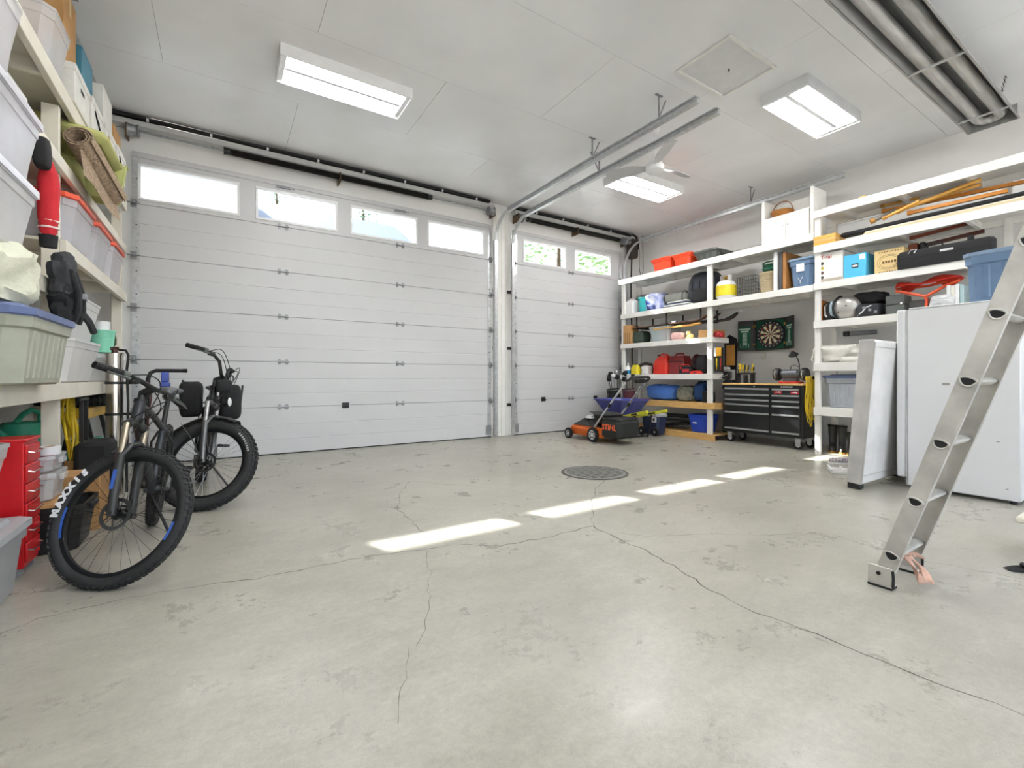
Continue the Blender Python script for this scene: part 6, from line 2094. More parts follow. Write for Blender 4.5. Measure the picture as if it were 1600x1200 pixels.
# top shelf boxes, far bay
ZT = 2.996
zs = ZT
lt('clear bin of folders at the near end of the top shelf boxes', 3.92, 4.34, ZT, 3.36, -.88, .45, CLR2, None, ribs=0, contents=[c_('folder_amber', '#c9973f', .7), c_('folder_blue', '#5f86a6', .7), c_('folder_white', '#e6e4df', .7)])
BXW = c_('archive_box', '#e6e3dc', .6)
for k in range(4):
    y0 = 4.40 + k * .44
    t = carton(['white archive box with black lettering first on the top shelf', 'white archive box second along the top shelf', 'white archive box third along the top shelf', 'white archive box last on the top shelf, near the door track'][k], -1.32, -.88 + .012 * k, y0, y0 + .42, ZT, ZT + .26, BXW, name='archive_box', flaps=False)
    w = (.44 + .012 * k) / 2
    g = G(); g.box(-w - .006, w + .006, -.216, .216, .225, .275, .003); obj('lid', g, BXW, t)
    g = G(); g.box(w - .001, w + .0015, -.05, .05, .15, .18); obj('hand_hole', g, INK, t, False)
    if k == 0:
        g = G()
        for q in range(4): g.box(-.12 + .03 * q, -.10 + .03 * q, -.2115, -.210, .15, .17)
        for q in range(3): g.box(-.12, .10, -.2115, -.210, .085 + .022 * q, .089 + .022 * q)
        obj('print', g, INK, t, False)
        g = G(); g.box(-.14, -.03, -.2115, -.210, .05, .07); obj('red_print', g, REDINK, t, False)
    else:
        g = G(); g.tube([(w + .002, -.12, .20), (w + .012, 0, .12 - .02 * k), (w + .002, .13, .05)], .006, 5); obj('cord', g, BLACK if k != 2 else c_('strap_tan', '#c8a98a', .7), t)
carton('tall tan cardboard box above the archive boxes', -1.28, -.95, 4.46, 4.78, ZT + .276, ZT + .86, CARD, tape=c_('tape_tan', '#d0b07a', .4))
carton('teal file box lying on the archive boxes', -1.27, -.93, 4.86, 5.20, ZT + .276, ZT + .66, c_('file_teal', '#4c8aa0', .5), name='file_box')
carton('small open brown box at the far end of the archive boxes', -1.16, -.88, 5.80, 6.14, ZT + .276, ZT + .50, CARD)
carton('white file box on the third archive box', -1.25, -.88, 5.32, 5.70, ZT + .276, ZT + .62, BXW, name='archive_box')
# second shelf: cushions and rug
ZS = 2.50
GC = c_('cushion_green', '#b4b573', .8, bump=.15, bscale=30)
t = thing('seat_cushion', 'lime green patio cushion standing on the shelf over the rolled rug', 'cushion', (-1.0, 5.02, ZS))
Mc = Matrix.Rotation(radians(8), 4, 'Y')
g = G(); g.box(-.10, .26, .02, .13, .02, .40, .035, Mc); obj('pad', g, GC, t)
g = G(); g.box(-.30, .24, -.55, .12, .30, .40, .04, Mc); obj('pad', g, GC, t)
g = G(); g.tube([Mc @ Vector(p) for p in ((.26, .02, .05), (.262, .02, .38), (.262, .125, .38))], .006, 6); obj('piping', g, c_('cushion_piping', '#c9cf86', .8), t)
bag('crumpled lime green pillow behind the rolled rug', (-1.10, 4.82, ZS + .0), (.18, .15, .13), GC, name='pillow', cat='pillow', seed=44, fold=.3)
RUG = c_('rug_speckle', '#a8927a', .95, var=.5, scale=70, bump=.5, bscale=160)
t = thing('rug', 'brown speckled rug rolled up and drooping over the shelf edge', 'rug', (-.86, 4.5, ZS))
sp = []
g = G()
p0, p1 = Vector((.0, -.14, .24)), Vector((.11, .42, .02))
d = (p1 - p0).normalized()
a_ = d.orthogonal().normalized(); b_ = d.cross(a_)
vs, fs = [], []
N = 40
for e, P in enumerate((p0, p1)):
    for i in range(N + 1):
        th = i / N * 2 * pi * 2.2
        r = .055 + .018 * i / N * 2
        vs.append(P + a_ * (r * cos(th)) + b_ * (r * sin(th)))
for i in range(N): fs.append((i, i + 1, N + 1 + i + 1, N + 1 + i))
o2 = len(vs)
vs2 = []
for e, P in enumerate((p0, p1)):
    for i in range(N + 1):
        th = i / N * 2 * pi * 2.2
        r = .046 + .018 * i / N * 2
        vs2.append(P + a_ * (r * cos(th)) + b_ * (r * sin(th)))
for i in range(N): fs.append((o2 + i + 1, o2 + i, o2 + N + 1 + i, o2 + N + 1 + i + 1))
for i in range(N):
    fs.append((i + 1, i, o2 + i, o2 + i + 1)); fs.append((N + 1 + i, N + 2 + i, o2 + N + 2 + i, o2 + N + 1 + i))
fs.append((N, o2 + N, o2 + 2 * N + 1, 2 * N + 1)); fs.append((0, N + 1, o2 + N + 1, o2))
g.add(vs + vs2, fs); obj('roll', g, RUG, t, fix=False)
g = G(); g.sheet(lambda u, v: Vector((.02 + .10 * u + .02 * v, -.16 + .62 * u, .15 - .13 * u - .17 * v + .02 * sin(u * 7))), 16, 6, .02); obj('loose_flap', g, RUG, t)
lt('white lidded bin at the near end of the second shelf behind the upright', 3.50, 3.86, ZS, ZS + .20, -.98, .40, CLRW, WHITE, ribs=0)
# mid shelf: three orange-lid bins
ZM = 1.975
for k, (y0, y1, lb) in enumerate(((4.32, 4.94, 'clear bin with orange lid nearest the upright on the middle shelf'), (4.98, 5.60, 'clear bin with orange lid, middle of three on the shelf'), (5.64, 6.26, 'clear bin with orange lid nearest the garage door'))):
    lt(lb, y0, y1, ZM, 2.345, -.86, .50, clear('clear_bin', '#e2e0e4', .50), ORL, ribs=0, contents=[c_('pack_purple', '#6b5078', .6), c_('pack_grey', '#cfcdd0', .6), c_('pack_white', '#e4e2e2', .6)] if k == 0 else [c_('pack_dark', '#75707a', .6), c_('pack_white', '#e4e2e2', .6)], lidh=.04)
# low shelf
ZL = .996
lt('big sage grey ribbed tote with blue lid on the low shelf', 2.97, 3.78, ZL, 1.39, -.75, .58, SAGE, BLUEL, ribs=10, tp=.05, lidh=.045)
soft('cloth_sack', 'cream cloth sack crumpled on the sage grey tote', 'sack', (-1.0, 3.12, 1.39), (.20, .30, .14), c_('sack_cream', '#dcdcc6', .9, bump=.3), seed=51, fold=.4, amp=.18, sc=5)
lt('white translucent bin at the bottom of the pair on the low shelf', 4.36, 5.28, ZL, 1.318, -.88, .50, CLRW, None, ribs=0, contents=[PINKF, GRYC, CRMC, GRYC], tp=.06)
lt('white translucent bin stacked on its twin on the low shelf', 4.36, 5.28, 1.319, 1.645, -.88, .50, CLRW, None, ribs=0, contents=[GRYC, CRMC, CRMC], tp=.06)
t = thing('pumpkin', 'orange decorative pumpkin on the stacked white bins', 'pumpkin', (-1.10, 4.62, 1.585))
g = G()
vs, fs = [], []
nu, nv = 40, 14
for j in range(nv + 1):
    ph = -pi / 2 + pi * j / nv
    for i in range(nu):
        th = 2 * pi * i / nu
        r = .13 * cos(ph) * (1 + .08 * cos(8 * th))
        vs.append((r * cos(th), r * sin(th), .10 + .10 * sin(ph)))
for j in range(nv):
    for i in range(nu):
        k = (i + 1) % nu
        fs.append((j * nu + i, j * nu + k, (j + 1) * nu + k, (j + 1) * nu + i))
g.add(vs, fs); obj('body', g, c_('pumpkin_orange', '#d9a04a', .6), t)
g = G(); g.tube([(0, 0, .18), (.01, 0, .22), (.03, 0, .24)], [.02, .014, .012], 8); obj('stem', g, BROWN, t)
g = G(); g.lathe([(0, 0), (.075, 0), (.095, .19), (.102, .19), (.102, .20), (.09, .20), (.07, .01), (0, .01)], 24); t = thing('planter_pot', 'mint green pot beyond the stacked white bins', 'pot', (-.92, 5.50, 1.262)); obj('body', g, c_('mint_pot', '#86d3b4', .4), t)
g = G(); g.torus((0, 0, .14), (0, 0, 1), .089, .003, 24, 5); obj('band', g, c_('mint_pot', '#86d3b4', .4), t)
g = G(); g.cyl((.0, 0, .02), (0, 0, .28), .06, n=18); obj('inner_cup', g, WHITE, t)
lt('low white bin with green contents beyond the stacked bins', 5.40, 5.98, ZL, 1.26, -.82, .45, CLRW, WHITE, ribs=0, contents=[c_('green_stuff', '#4f9a5c', .7), c_('green_stuff', '#4f9a5c', .7)])
soft('plant_top', 'small dark green artificial plant on the low white bin', 'plant', (-.93, 5.78, 1.26), (.06, .08, .10), c_('plant_green', '#3e5a2c', .8), seed=55, fold=.5, amp=.4, sc=9)

# ---------------------------------------------------------------- under the low shelf
RC = c_('cart_red', '#c5141c', .32, coat=.2)
cx0, cx1, cy0, cy1 = -1.28, -.862, 3.337, 3.555
t = thing('drawer_cart', 'tall narrow red metal drawer cabinet with wire pulls', 'drawer cabinet', ((cx0 + cx1) / 2, (cy0 + cy1) / 2, 0))
g = G(); g.box(cx0, cx1, cy0, cy1, .045, .70, .004); obj('body', g, RC, t, world=True)
g = G(); g.box(cx0 - .004, cx1 + .012, cy0 - .004, cy1 + .004, .70, .715, .003); obj('top', g, RC, t, world=True)
for k in range(6):
    z0 = .075 + k * .102
    g = G(); g.box(cx1, cx1 + .010, cy0 + .008, cy1 - .008, z0, z0 + .095, .003); d = obj('drawer', g, RC, t, world=True)
    g = G(); g.tube([(cx1 + .010, cy0 + .03, z0 + .06), (cx1 + .030, cy0 + .035, z0 + .055), (cx1 + .030, cy1 - .035, z0 + .055), (cx1 + .010, cy1 - .03, z0 + .06)], .0035, 6); obj('wire_pull', g, CHROME, d, world=True)
for x in (cx0 + .04, cx1 - .03):
    for y in (cy0 + .03, cy1 - .03):
        g = G(); g.cyl((x, y - .012, .022), (x, y + .012, .022), .022, n=14); g.box(x - .012, x + .012, y - .015, y + .015, .03, .0445); obj('caster', g, GALVD, t, world=True)
lt('grey cloudy tote with lid on the floor in front of the red drawers', 2.55, 3.23, 0, .365, -.80, .48, clear('smoke_plastic', '#a9abad', .82), c_('grey_lid', '#a3a6a8', .4), ribs=0, lidh=.04)
lt('clear open box of rope standing on the grey floor tote', 2.60, 3.20, .366, .72, -.86, .40, clear('clear_plastic_b', '#d9dcdc', .45), None, ribs=0, tp=.06)
t = thing('rope_coil', 'cream and black braided rope coiled in the clear box', 'rope', (-1.06, 3.02, .66))
for k in range(6):
    g = G(); g.torus((0, 0, .03 * k), (.08 * (k % 2), .05, 1), .115 - .006 * k, .015, 26, 7); obj('coil', g, mat('rope_braid', '#d8cdb4', .9, var=.8, scale=60, col2='#4c463c'), t)
# black floor tub, plank, clear organiser
t = tote('black open plastic tub on the floor behind the front bike wheel', .34, .42, .275, (-.86, 3.86, 0), 0, BLKP, None, ribs=0, tp=.04)
g = G(); g.box(-.17, .17, -.20, .16, 0, .022, .002); o = obj('plank', g, CARD); o.location = (-.98, 3.86, .276); tag(o, 'short brown plank laid across the black floor tub', 'plank')
t = tote('clear small-parts box on the brown plank', .26, .30, .17, (-.96, 3.86, .298), 0, clear('clear_plastic_c', '#e6e8ea', .38), None, ribs=0, tp=.02)
t2 = tote('clear tray stacked on the small-parts box', .25, .29, .10, (-.96, 3.86, .469), 0, clear('clear_plastic_c', '#e6e8ea', .38), None, ribs=0, tp=.015, contents=[REDP, BLKP, c_('pink_pack', '#d78a92', .6)])
t = thing('tape_roll', 'white roll of tape on the clear parts tray', 'tape roll', (-.88, 3.83, .569))
g = G(); g.lathe([(.028, 0), (.052, 0), (.052, .05), (.028, .05)], 24, closed=True); obj('roll', g, WHITE, t)
g = G(); g.lathe([(.024, .001), (.0279, .001), (.0279, .049), (.024, .049)], 24, closed=True); obj('core', g, CARD, t)
carton('brown cardboard box on the floor behind the black tub', -1.02, -.70, 4.13, 4.45, 0, .37, CARD)
t = carton('second cardboard box against the wall behind the black tub', -1.50, -1.17, 3.66, 4.10, 0, .33, CARD)
# watering can on a crate
t = thing('crate', 'plain wooden crate behind the red drawers carrying the watering can', 'crate', (-1.21, 4.60, 0))
for k in range(4):
    g = G(); g.box(-.14, .14, -.22, .22, .02 + k * .13, .12 + k * .13, .004); obj('slat', g, PINE, t)
g = G(); g.box(-.13, .13, -.21, .21, 0, .53); obj('core', g, BROWN, t, False)
g = G(); g.box(-.145, .145, -.225, .225, .53, .55, .003); obj('top_board', g, PINE, t)
t = thing('watering_can', 'green plastic watering can behind the red drawers', 'watering can', (-1.19, 4.58, .55), -1.9)
g = G(); g.lathe([(0, 0), (.12, 0), (.125, .02), (.11, .16), (.095, .17), (.0, .17)], 26); obj('body', g, GREEN, t)
g = G(); g.tube([(-.11, 0, .05), (-.17, 0, .12), (-.16, 0, .22), (-.08, 0, .25), (0, 0, .22), (.06, 0, .165)], .018, 8); obj('handle', g, GREEN, t)
g = G(); g.tube([(.11, 0, .05), (.20, 0, .12), (.28, 0, .20)], [.024, .018, .014], 8); g.cyl((.275, 0, .195), (.31, 0, .225), .02, .04, 14); obj('spout', g, GREEN, t)
# yellow cords hanging below the shelf
t = thing('extension_cord', 'yellow cords hanging in strands under the low left shelf', 'extension cord', (-1.04, 4.96, .885))
for k in range(7):
    rr = random.Random(k)
    a, b = rr.uniform(-.10, .10), rr.uniform(-.12, .12)
    g = G(); g.tube([(.02 * sin(k), a, 0), (.03 * cos(k), a * .4 + .02 * k - .06, -.15), (.02 * sin(2 * k), b, -.34), (.03, b * .6, -.46 - .01 * k), (.05, b + .05, -.34), (.03, b * .3 + .05, -.18), (.0, .12 - a, 0)], .0085, 6); obj('strand', g, YELC, t)
# suitcase with telescopic handle
t = thing('suitcase', 'black suitcase with raised telescopic handle under the shelf', 'suitcase', (-.86, 5.0, 0))
g = G(); g.box(-.12, .10, -.18, .18, .03, .52, .035); obj('body', g, BLKF, t)
g = G(); g.box(.10, .125, -.15, .15, .08, .44, .02); obj('front_pocket', g, DKF, t)
for y in (-.075, .075):
    g = G(); g.box(-.10, -.075, y - .013, y + .013, .52, .85, .003); obj('handle_rail', g, BLKP, t)
    g = G(); g.cyl((-.08, y * 2 - .012, .022), (-.08, y * 2 + .012, .022), .022, n=12); g.cyl((.06, y * 2 - .012, .022), (.06, y * 2 + .012, .022), .022, n=12); obj('wheel', g, BLACK, t)
g = G(); g.box(-.105, -.07, -.105, .105, .845, .88, .012); obj('handle_grip', g, GREYP, t)
# green case, yellow sawhorse beam, dark tyre
t = thing('power_tool_case', 'green power tool case on the floor stack beside the steel cylinder', 'tool case', (-1.09, 5.86, 0))
g = G(); g.box(-.12, .10, -.20, .19, 0, .27, .01); obj('lower_box', g, CARD, t)
g = G(); g.box(-.12, .10, -.19, .18, .271, .37, .02); obj('case_base', g, GREEN, t)
g = G(); g.box(-.12, .10, -.19, .18, .372, .45, .02); obj('case_lid', g, GREEN, t)
g = G(); g.tube([(.10, -.06, .37), (.13, -.05, .37), (.13, .07, .37), (.10, .08, .37)], .01, 6); obj('handle', g, BLKP, t)
t = thing('sawhorse', 'yellow sawhorse beam under the far end of the low shelf', 'sawhorse', (-1.10, 5.85, 0))
g = G(); g.box(-.06, .09, -.36, .38, .66, .76, .008); obj('beam', g, c_('saw_yellow', '#e2b32a', .45), t)
for y in (-.28, .30):
    for s in (-1, 1):
        g = G(); g.tube([(.015 + s * .05, y, .66), (.015 + s * .17, y, 0)], .022, 4); obj('leg', g, BLKP, t, False)
t = thing('spare_tyre', 'black ribbed tyre lying on the sawhorse beam', 'tyre', (-1.14, 5.85, .762))
g = G(); g.torus((0, 0, .06), (0, 0, 1), .24, .058, 40, 14); obj('carcass', g, BLACK, t)
for k in range(48):
    a = 2 * pi * k / 48
    g = G(); g.box(.285, .300, -.006, .006, .02, .10, 0, Matrix.Rotation(a, 4, 'Z')); obj('tread_block', g, BLACK, t, False)
# stainless cylinder
sx, sy_ = -.80, 5.29
t = thing('steel_cylinder', 'tall stainless steel cylinder with black bands beside the bikes', 'cylinder', (sx, sy_, 0))
SS = c_('stainless', '#cfc9c0', .2, metal=1.0, var=.06)
g = G(); g.lathe([(0, 0), (.062, 0), (.062, 1.235), (.066, 1.235), (.066, 1.25), (.05, 1.255), (0, 1.258)], 32); obj('shell', g, SS, t)
for z in (.975, .70):
    g = G(); g.lathe([(.0625, z), (.067, z), (.067, z + .022), (.0625, z + .022)], 28, closed=True); b = obj('strap', g, BLKP, t)
    g = G(); g.tube([(.06, -.01, z + .01), (.13, -.05, z + .01)], .011, 6); obj('strap_tail', g, BLKP, b)
g = G(); g.cyl((0, 0, 1.255), (0, 0, 1.285), .022, n=14); g.cyl((-.03, 0, 1.285), (.03, 0, 1.285), .009, n=8); g.torus((0, 0, 1.30), (0, 0, 1), .028, .005, 18, 6); obj('valve', g, c_('valve_dark', '#5a3a34', .5, metal=.4), t)
g = G(); g.tube([(.03, 0, 1.28), (.08, -.02, 1.275), (.10, -.04, 1.23), (.09, -.05, 1.1), (.10, -.05, .8), (.09, -.05, .3), (.09, -.05, .02)], .010, 8); obj('hose', g, BLACK, t)
# hand truck / scooter with bent bar
t = thing('kick_scooter', 'black kick scooter with a bent bar and blue fitting by the cylinder', 'scooter', (-.62, 5.50, 0))
g = G(); g.tube([(0, 0, .12), (.02, .0, .6), (.03, 0, 1.02), (.05, 0, 1.08), (.09, 0, 1.10), (.30, -.02, 1.10)], .018, 10); obj('bar', g, BLKP, t)
g = G(); g.tube([(.30, -.02, 1.10), (.335, -.023, 1.10)], .0195, 10); obj('end_plug', g, BLACK, t)
g = G(); g.box(-.07, .07, -.02, .55, .07, .10, .012); obj('deck', g, BLKP, t)
for y in (-.06, .55):
    g = G(); g.torus((0, y, .085), (1, 0, 0), .065, .02, 24, 8); obj('wheel', g, BLACK, t)
    g = G(); g.cyl((-.02, y, .085), (.02, y, .085), .055, n=18); obj('wheel_hub', g, GREYP, t)
g = G(); g.tube([(0, -.06, .085), (.0, -.03, .13)], .02, 8); g.tube([(0, .55, .085), (0, .5, .09)], .02, 8); obj('fork', g, DKMET, t)
g = G(); g.box(.12, .20, -.05, .03, .94, .99, .012); g.box(.13, .19, -.04, .02, .99, 1.085, .008); obj('blue_fitting', g, c_('fitting_blue', '#4b5fb3', .4), t)
g = G(); g.tube([(.03, -.02, 1.0), (.06, -.05, .85), (.03, -.04, .6), (.02, -.03, .3)], .007, 6); obj('cable', g, c_('cable_maroon', '#5a3030', .5), t)
# ================================================================ BIKES
FRAMEB = c_('bike_frame_grey', '#3d3f43', .35, metal=.4)
FRAMEK = c_('bike_frame_black', '#222326', .35, metal=.3)
TYRE = mat('tyre_rubber', '#2a2a2a', .75, var=.3, scale=12, bump=.15, bscale=90)
RIMB = c_('rim_black', '#1d1e20', .35, metal=.4)
SILV = c_('silver_alloy', '#b7b8ba', .25, metal=.9)
BLUD = c_('decal_blue', '#3b64b8', .4, var=0)


def wheel(root, name, c, fwd, up, axis, R, rt, nsp, knob, disc=True, text=None, decal=None, marks=None):
    """wheel in the fwd/up plane about axis; part of the bike with its own sub-parts"""
    M = Matrix.Translation(-root.location) @ axes(c, fwd, up, axis)
    g = G()
    n = 72
    rc_ = R - rt
    ring = []
    for i in range(n):
        a = 2 * pi * i / n
        row = []
        for k in range(12):
            b = 2 * pi * k / 12
            row.append(((rc_ + rt * .92 * cos(b)) * cos(a), (rc_ + rt * .92 * cos(b)) * sin(a), rt * sin(b)))
        ring.append(row)
    vs = [p for r in ring for p in r]
    fs = [(i * 12 + k, i * 12 + (k + 1) % 12, ((i + 1) % n) * 12 + (k + 1) % 12, ((i + 1) % n) * 12 + k) for i in range(n) for k in range(12)]
    g.add(vs, fs)
    nk = knob
    for i in range(nk):
        a = 2 * pi * i / nk
        for q, b in enumerate((-.85, -.3, .3, .85)):
            aa = a + (pi / nk if q in (1, 2) else 0)
            K = Matrix.Rotation(aa, 4, 'Z') @ Matrix.Translation((rc_, 0, 0)) @ Matrix.Rotation(-b, 4, 'Y')
            h = .007 if rt < .04 else .009
            w = 2 * pi * R / nk * .26
            g.box(rt * .90, rt * .93 + h, -w, w, -rt * .17, rt * .17, 0, K)
    o = obj(name, g, TYRE, root, True, fix=False)
    o.matrix_local = M
    ri = R - 2 * rt + .004
    g = G(); g.lathe([(ri + .006, -.014), (ri, -.013), (ri - .016, -.009), (ri - .018, 0), (ri - .016, .009), (ri, .013), (ri + .006, .014)], 64, closed=True); obj('rim', g, RIMB, o)
    g = G(); g.lathe([(0, -.052), (.012, -.052), (.012, -.036), (.028, -.034), (.028, -.028), (.016, -.024), (.016, .024), (.028, .028), (.028, .034), (.012, .036), (.012, .052), (0, .052)], 18); obj('hub', g, RIMB, o)
    g = G(); g.cyl((0, 0, 0), (1, 0, 0), .0011, n=4, caps=False)
    sm = None
    for i in range(nsp):
        a = 2 * pi * i / nsp
        side = -1 if i % 2 else 1
        off = .38 if (i // 2) % 2 else -.38
        A = Vector((.026 * cos(a + off), .026 * sin(a + off), side * .030))
        B = Vector(((ri - .014) * cos(a), (ri - .014) * sin(a), 0))
        d = B - A
        if sm is None:
            s_ = obj('spoke', g, SILV if rt > .04 else RIMB, o); sm = s_.data
        else:
            s_ = inst('spoke', sm, o)
        x = d.normalized(); y = x.orthogonal().normalized(); z = x.cross(y)
        s_.matrix_local = axes(A, x * d.length, y, z)
    if disc:
        g = G()
        nt_ = 36
        r0, r1 = .062, .082
        vs, fs = [], []
        for i in range(nt_ * 2):
            a = 2 * pi * i / (nt_ * 2)
            rr_ = r1 - (.0045 if i % 2 else 0)
            for r in (r0, rr_):
                for z in (.040, .042): vs.append((r * cos(a), r * sin(a), z))
        m = nt_ * 2
        for i in range(m):
            j = (i + 1) % m
            for p, q in ((0, 2), (2, 3), (3, 1), (1, 0)): fs.append((4 * i + p, 4 * i + q, 4 * j + q, 4 * j + p))
        g.add(vs, fs)
        for k in range(6):
            a = 2 * pi * k / 6
            g.tube([(.02 * cos(a), .02 * sin(a), .041), (.063 * cos(a + .5), .063 * sin(a + .5), .041)], .003, 4)
        obj('brake_disc', g, c_('disc_steel', '#5a5a5a', .3, metal=.9), o, False)
    if text:
        body, ang, size, m, rad, step = text
        for k, ch in enumerate(body):
            me = text_mesh(ch, size, .0008, bold=.004)
            me.materials.append(m)
            a = ang - k * step
            l = bpy.data.objects.new('letter', me); COL.objects.link(l); l.parent = o
            l.matrix_local = Matrix.Rotation(a, 4, 'Z') @ Matrix.Translation((rad, 0, rt + .0012)) @ Matrix.Rotation(-pi / 2, 4, 'Z')
    if decal:
        for a0, a1 in decal:
            g = G()
            nn = 10
            vs = [((ri + q) * cos(a0 + (a1 - a0) * i / nn), (ri + q) * sin(a0 + (a1 - a0) * i / nn), .0148) for q in (-.012, .004) for i in range(nn + 1)]
            g.add(vs, [(i, i + 1, nn + 2 + i, nn + 1 + i) for i in range(nn)]); obj('decal', g, BLUD, o, False)
    if marks:
        g = G()
        for k in range(9):
            a = marks[0] + (marks[1] - marks[0]) * k / 9
            g.box(marks[2] - .008, marks[2] + .008, -.006, .006, rt, rt + .0015, 0, Matrix.Rotation(a, 4, 'Z'))
        obj('sidewall_marks', g, c_('sidewall_grey', '#a8a8a6', .7, var=0), o, False)
    return o


def smooth(pts, n=5):
    P = [Vector(p) for p in pts]
    P = [P[0] * 2 - P[1]] + P + [P[-1] * 2 - P[-2]]
    out = []
    for a, b, c, d in zip(P, P[1:], P[2:], P[3:]):
        for k in range(n):
            t = k / n
            out.append(.5 * (2 * b + (c - a) * t + (2 * a - 5 * b + 4 * c - d) * t * t + (3 * b - a - 3 * c + d) * t ** 3))
    return out + [P[-2]]


def bike(label, loc, c, n, a, R, rt, rear, bb, seat_len, opt):
    root = thing('bicycle', label, 'bicycle', loc)
    c, n, a = Vector(c), Vector(n).normalized(), Vector(a).normalized()
    a = (a - n * a.dot(n)).normalized()
    fwd = a.cross(n).normalized()
    P = lambda f, s, u: c + fwd * f + n * s + a * u
    # rolling frame of the rear: heading and lean
    rear, bb = Vector(rear), Vector(bb)
    put = lambda nm, g, m, par=root, sm=True: obj(nm, g, m, par, sm, world=True)
    wheel(root, 'front_wheel', c, fwd, a, n, R, rt, opt['nsp'], opt['knob'], True, opt.get('text'), opt.get('decal'), opt.get('marks'))
    hd = opt['head']                              # (crown, head bottom, head top, bar) heights along the steering axis
    rk = -.045
    lw = rt + .035
    fk = opt['fork']
    # fork
    for s in (-1, 1):
        g = G(); g.tube([P(.0, s * lw, -.012), P(-.012, s * lw, .10), P(rk * .6, s * lw, hd[0] - .17)], [.019, .021, .023], 12); lo = put('fork_lower', g, fk[0])
        g = G(); g.tube([P(rk * .6, s * lw, hd[0] - .18), P(rk * .75, s * lw, hd[0])], .016, 12); put('stanchion', g, fk[1])
        g = G(); g.cyl(P(0, s * (lw - .03), 0), P(0, s * (lw + .02), 0), .012, n=10); put('axle', g, DKMET)
    if opt.get('decal'):
        g = G(); g.box(-.009, .009, -.001, .001, 0, .10, 0, axes(P(-.016, lw + .0222, .12), fwd, n, a)); put('fork_decal', g, BLUD, root, False)
    g = G(); g.tube([P(rk * .6 + .01, -lw, hd[0] - .18), P(rk * .6 + .03, -lw * .7, hd[0] - .125), P(rk * .6 + .035, 0, hd[0] - .105), P(rk * .6 + .03, lw * .7, hd[0] - .125), P(rk * .6 + .01, lw, hd[0] - .18)], .016, 8); put('fork_arch', g, fk[0])
    g = G(); g.tube([P(rk * .75, -lw, hd[0] - .01), P(rk, -lw * .5, hd[0] + .015), P(rk, 0, hd[0] + .02), P(rk, lw * .5, hd[0] + .015), P(rk * .75, lw, hd[0] - .01)], .024, 10); put('fork_crown', g, fk[0])
    g = G(); g.tube([P(rk, 0, hd[1]), P(rk, 0, hd[2])], .028, 14); put('head_tube', g, opt['frame'])
    for u in (hd[1], hd[2]):
        g = G(); g.cyl(P(rk, 0, u - .008), P(rk, 0, u + .008), .032, n=14); put('headset_cup', g, DKMET)
    g = G(); g.tube([P(rk, 0, hd[2] + .005), P(rk, 0, hd[3] - .01)], .018, 10); put('steerer', g, DKMET)
    g = G(); g.tube([P(rk, 0, hd[3] - .025), P(rk + .06, 0, hd[3])], .022, 10); put('stem', g, BLKP)
    # handlebar
    hb = opt['bar']                               # list of (side, fwd, up) for the +n half
    pts = [P(rk + .06 + f, -s, hd[3] + u) for s, f, u in reversed(hb)] + [P(rk + .06 + f, s, hd[3] + u) for s, f, u in hb]
    g = G(); g.tube(pts, .0135, 10); put('handlebar', g, BLKP)
    for s in (-1, 1):
        e0, e1 = hb[-1], hb[-2]
        A = P(rk + .06 + e0[1], s * e0[0], hd[3] + e0[2])
        B = P(rk + .06 + e1[1], s * e1[0], hd[3] + e1[2])
        d = (B - A)
        d = d.normalized()
        gl = .13
        g = G()
        for k in range(9):
            g.cyl(A + d * (gl * k / 9), A + d * (gl * (k + .8) / 9), .0185, n=12)
        g.cyl(A, A + d * gl, .0168, n=12)
        put('grip', g, BLACK)
        Q = A + d * (gl + .02)
        g = G(); g.cyl(Q - d * .012, Q + d * .02, .021, n=10); g.tube([Q - a * .012, Q - a * .03 + fwd * .035, Q - d * .05 - a * .035 + fwd * .05, Q - d * .12 - a * .03 + fwd * .042], [.009, .009, .006, .005], 6); put('brake_lever', g, GREYP)
        g = G(); g.box(-.022, .022, -.016, .016, -.014, .014, .006, axes(Q + d * .06 - a * .02, d, fwd, a)); put('shifter', g, BLKP)
        g = G(); g.tube(smooth([Q + d * .02 + fwd * .02, Q + d * .08 + fwd * .07 + a * .01, P(rk + .14, s * .05, hd[3] - .02), P(rk + .08, s * .03, hd[2] - .10), P(rk + .02, s * .03, hd[0] - .05)]), .003, 6); put('cable', g, BLACK)
        g = G(); g.tube(smooth([Q + d * .03 + fwd * .01, Q + d * .10 + fwd * .06 - a * .05, P(rk + .10, -s * .03, hd[2] - .06), P(rk - .06, -s * .02, hd[1] - .02)]), .003, 6); put('cable', g, BLACK)
    # frame
    lean = Vector((a.x * .9, 0, 1)).normalized()
    back = (rear - bb); back.z = 0; back.normalize()
    side = lean.cross(back).normalized()
    HB, HT = P(rk, 0, hd[1] + .02), P(rk, 0, hd[2] - .02)
    sdir = (lean * .95 + back * .30).normalized()
    ST = bb + sdir * opt['seat_tube']
    SD = bb + sdir * seat_len
    fr = opt['frame']
    g = G(); g.tube([HB, HB.lerp(bb, .5), bb], [.026, .029, .026], 12); put('down_tube', g, fr)
    g = G(); g.tube([HT, HT.lerp(ST, .5), ST - sdir * .03], .019, 12); put('top_tube', g, fr)
    g = G(); g.tube([bb, ST], .019, 12); put('seat_tube', g, fr)
    g = G(); g.cyl(bb - side * .04, bb + side * .04, .026, n=14); put('bottom_bracket', g, fr)
    w = rt + .03
    for s in (-1, 1):
        g = G(); g.tube([bb + side * (s * .03), bb.lerp(rear, .4) + side * (s * w), rear + side * (s * w * .95)], .010, 8); put('chain_stay', g, fr)
        g = G(); g.tube([ST - sdir * .05 + side * (s * .02), ST.lerp(rear, .35) + side * (s * w), rear + side * (s * w * .95)], .008, 8); put('seat_stay', g, fr)
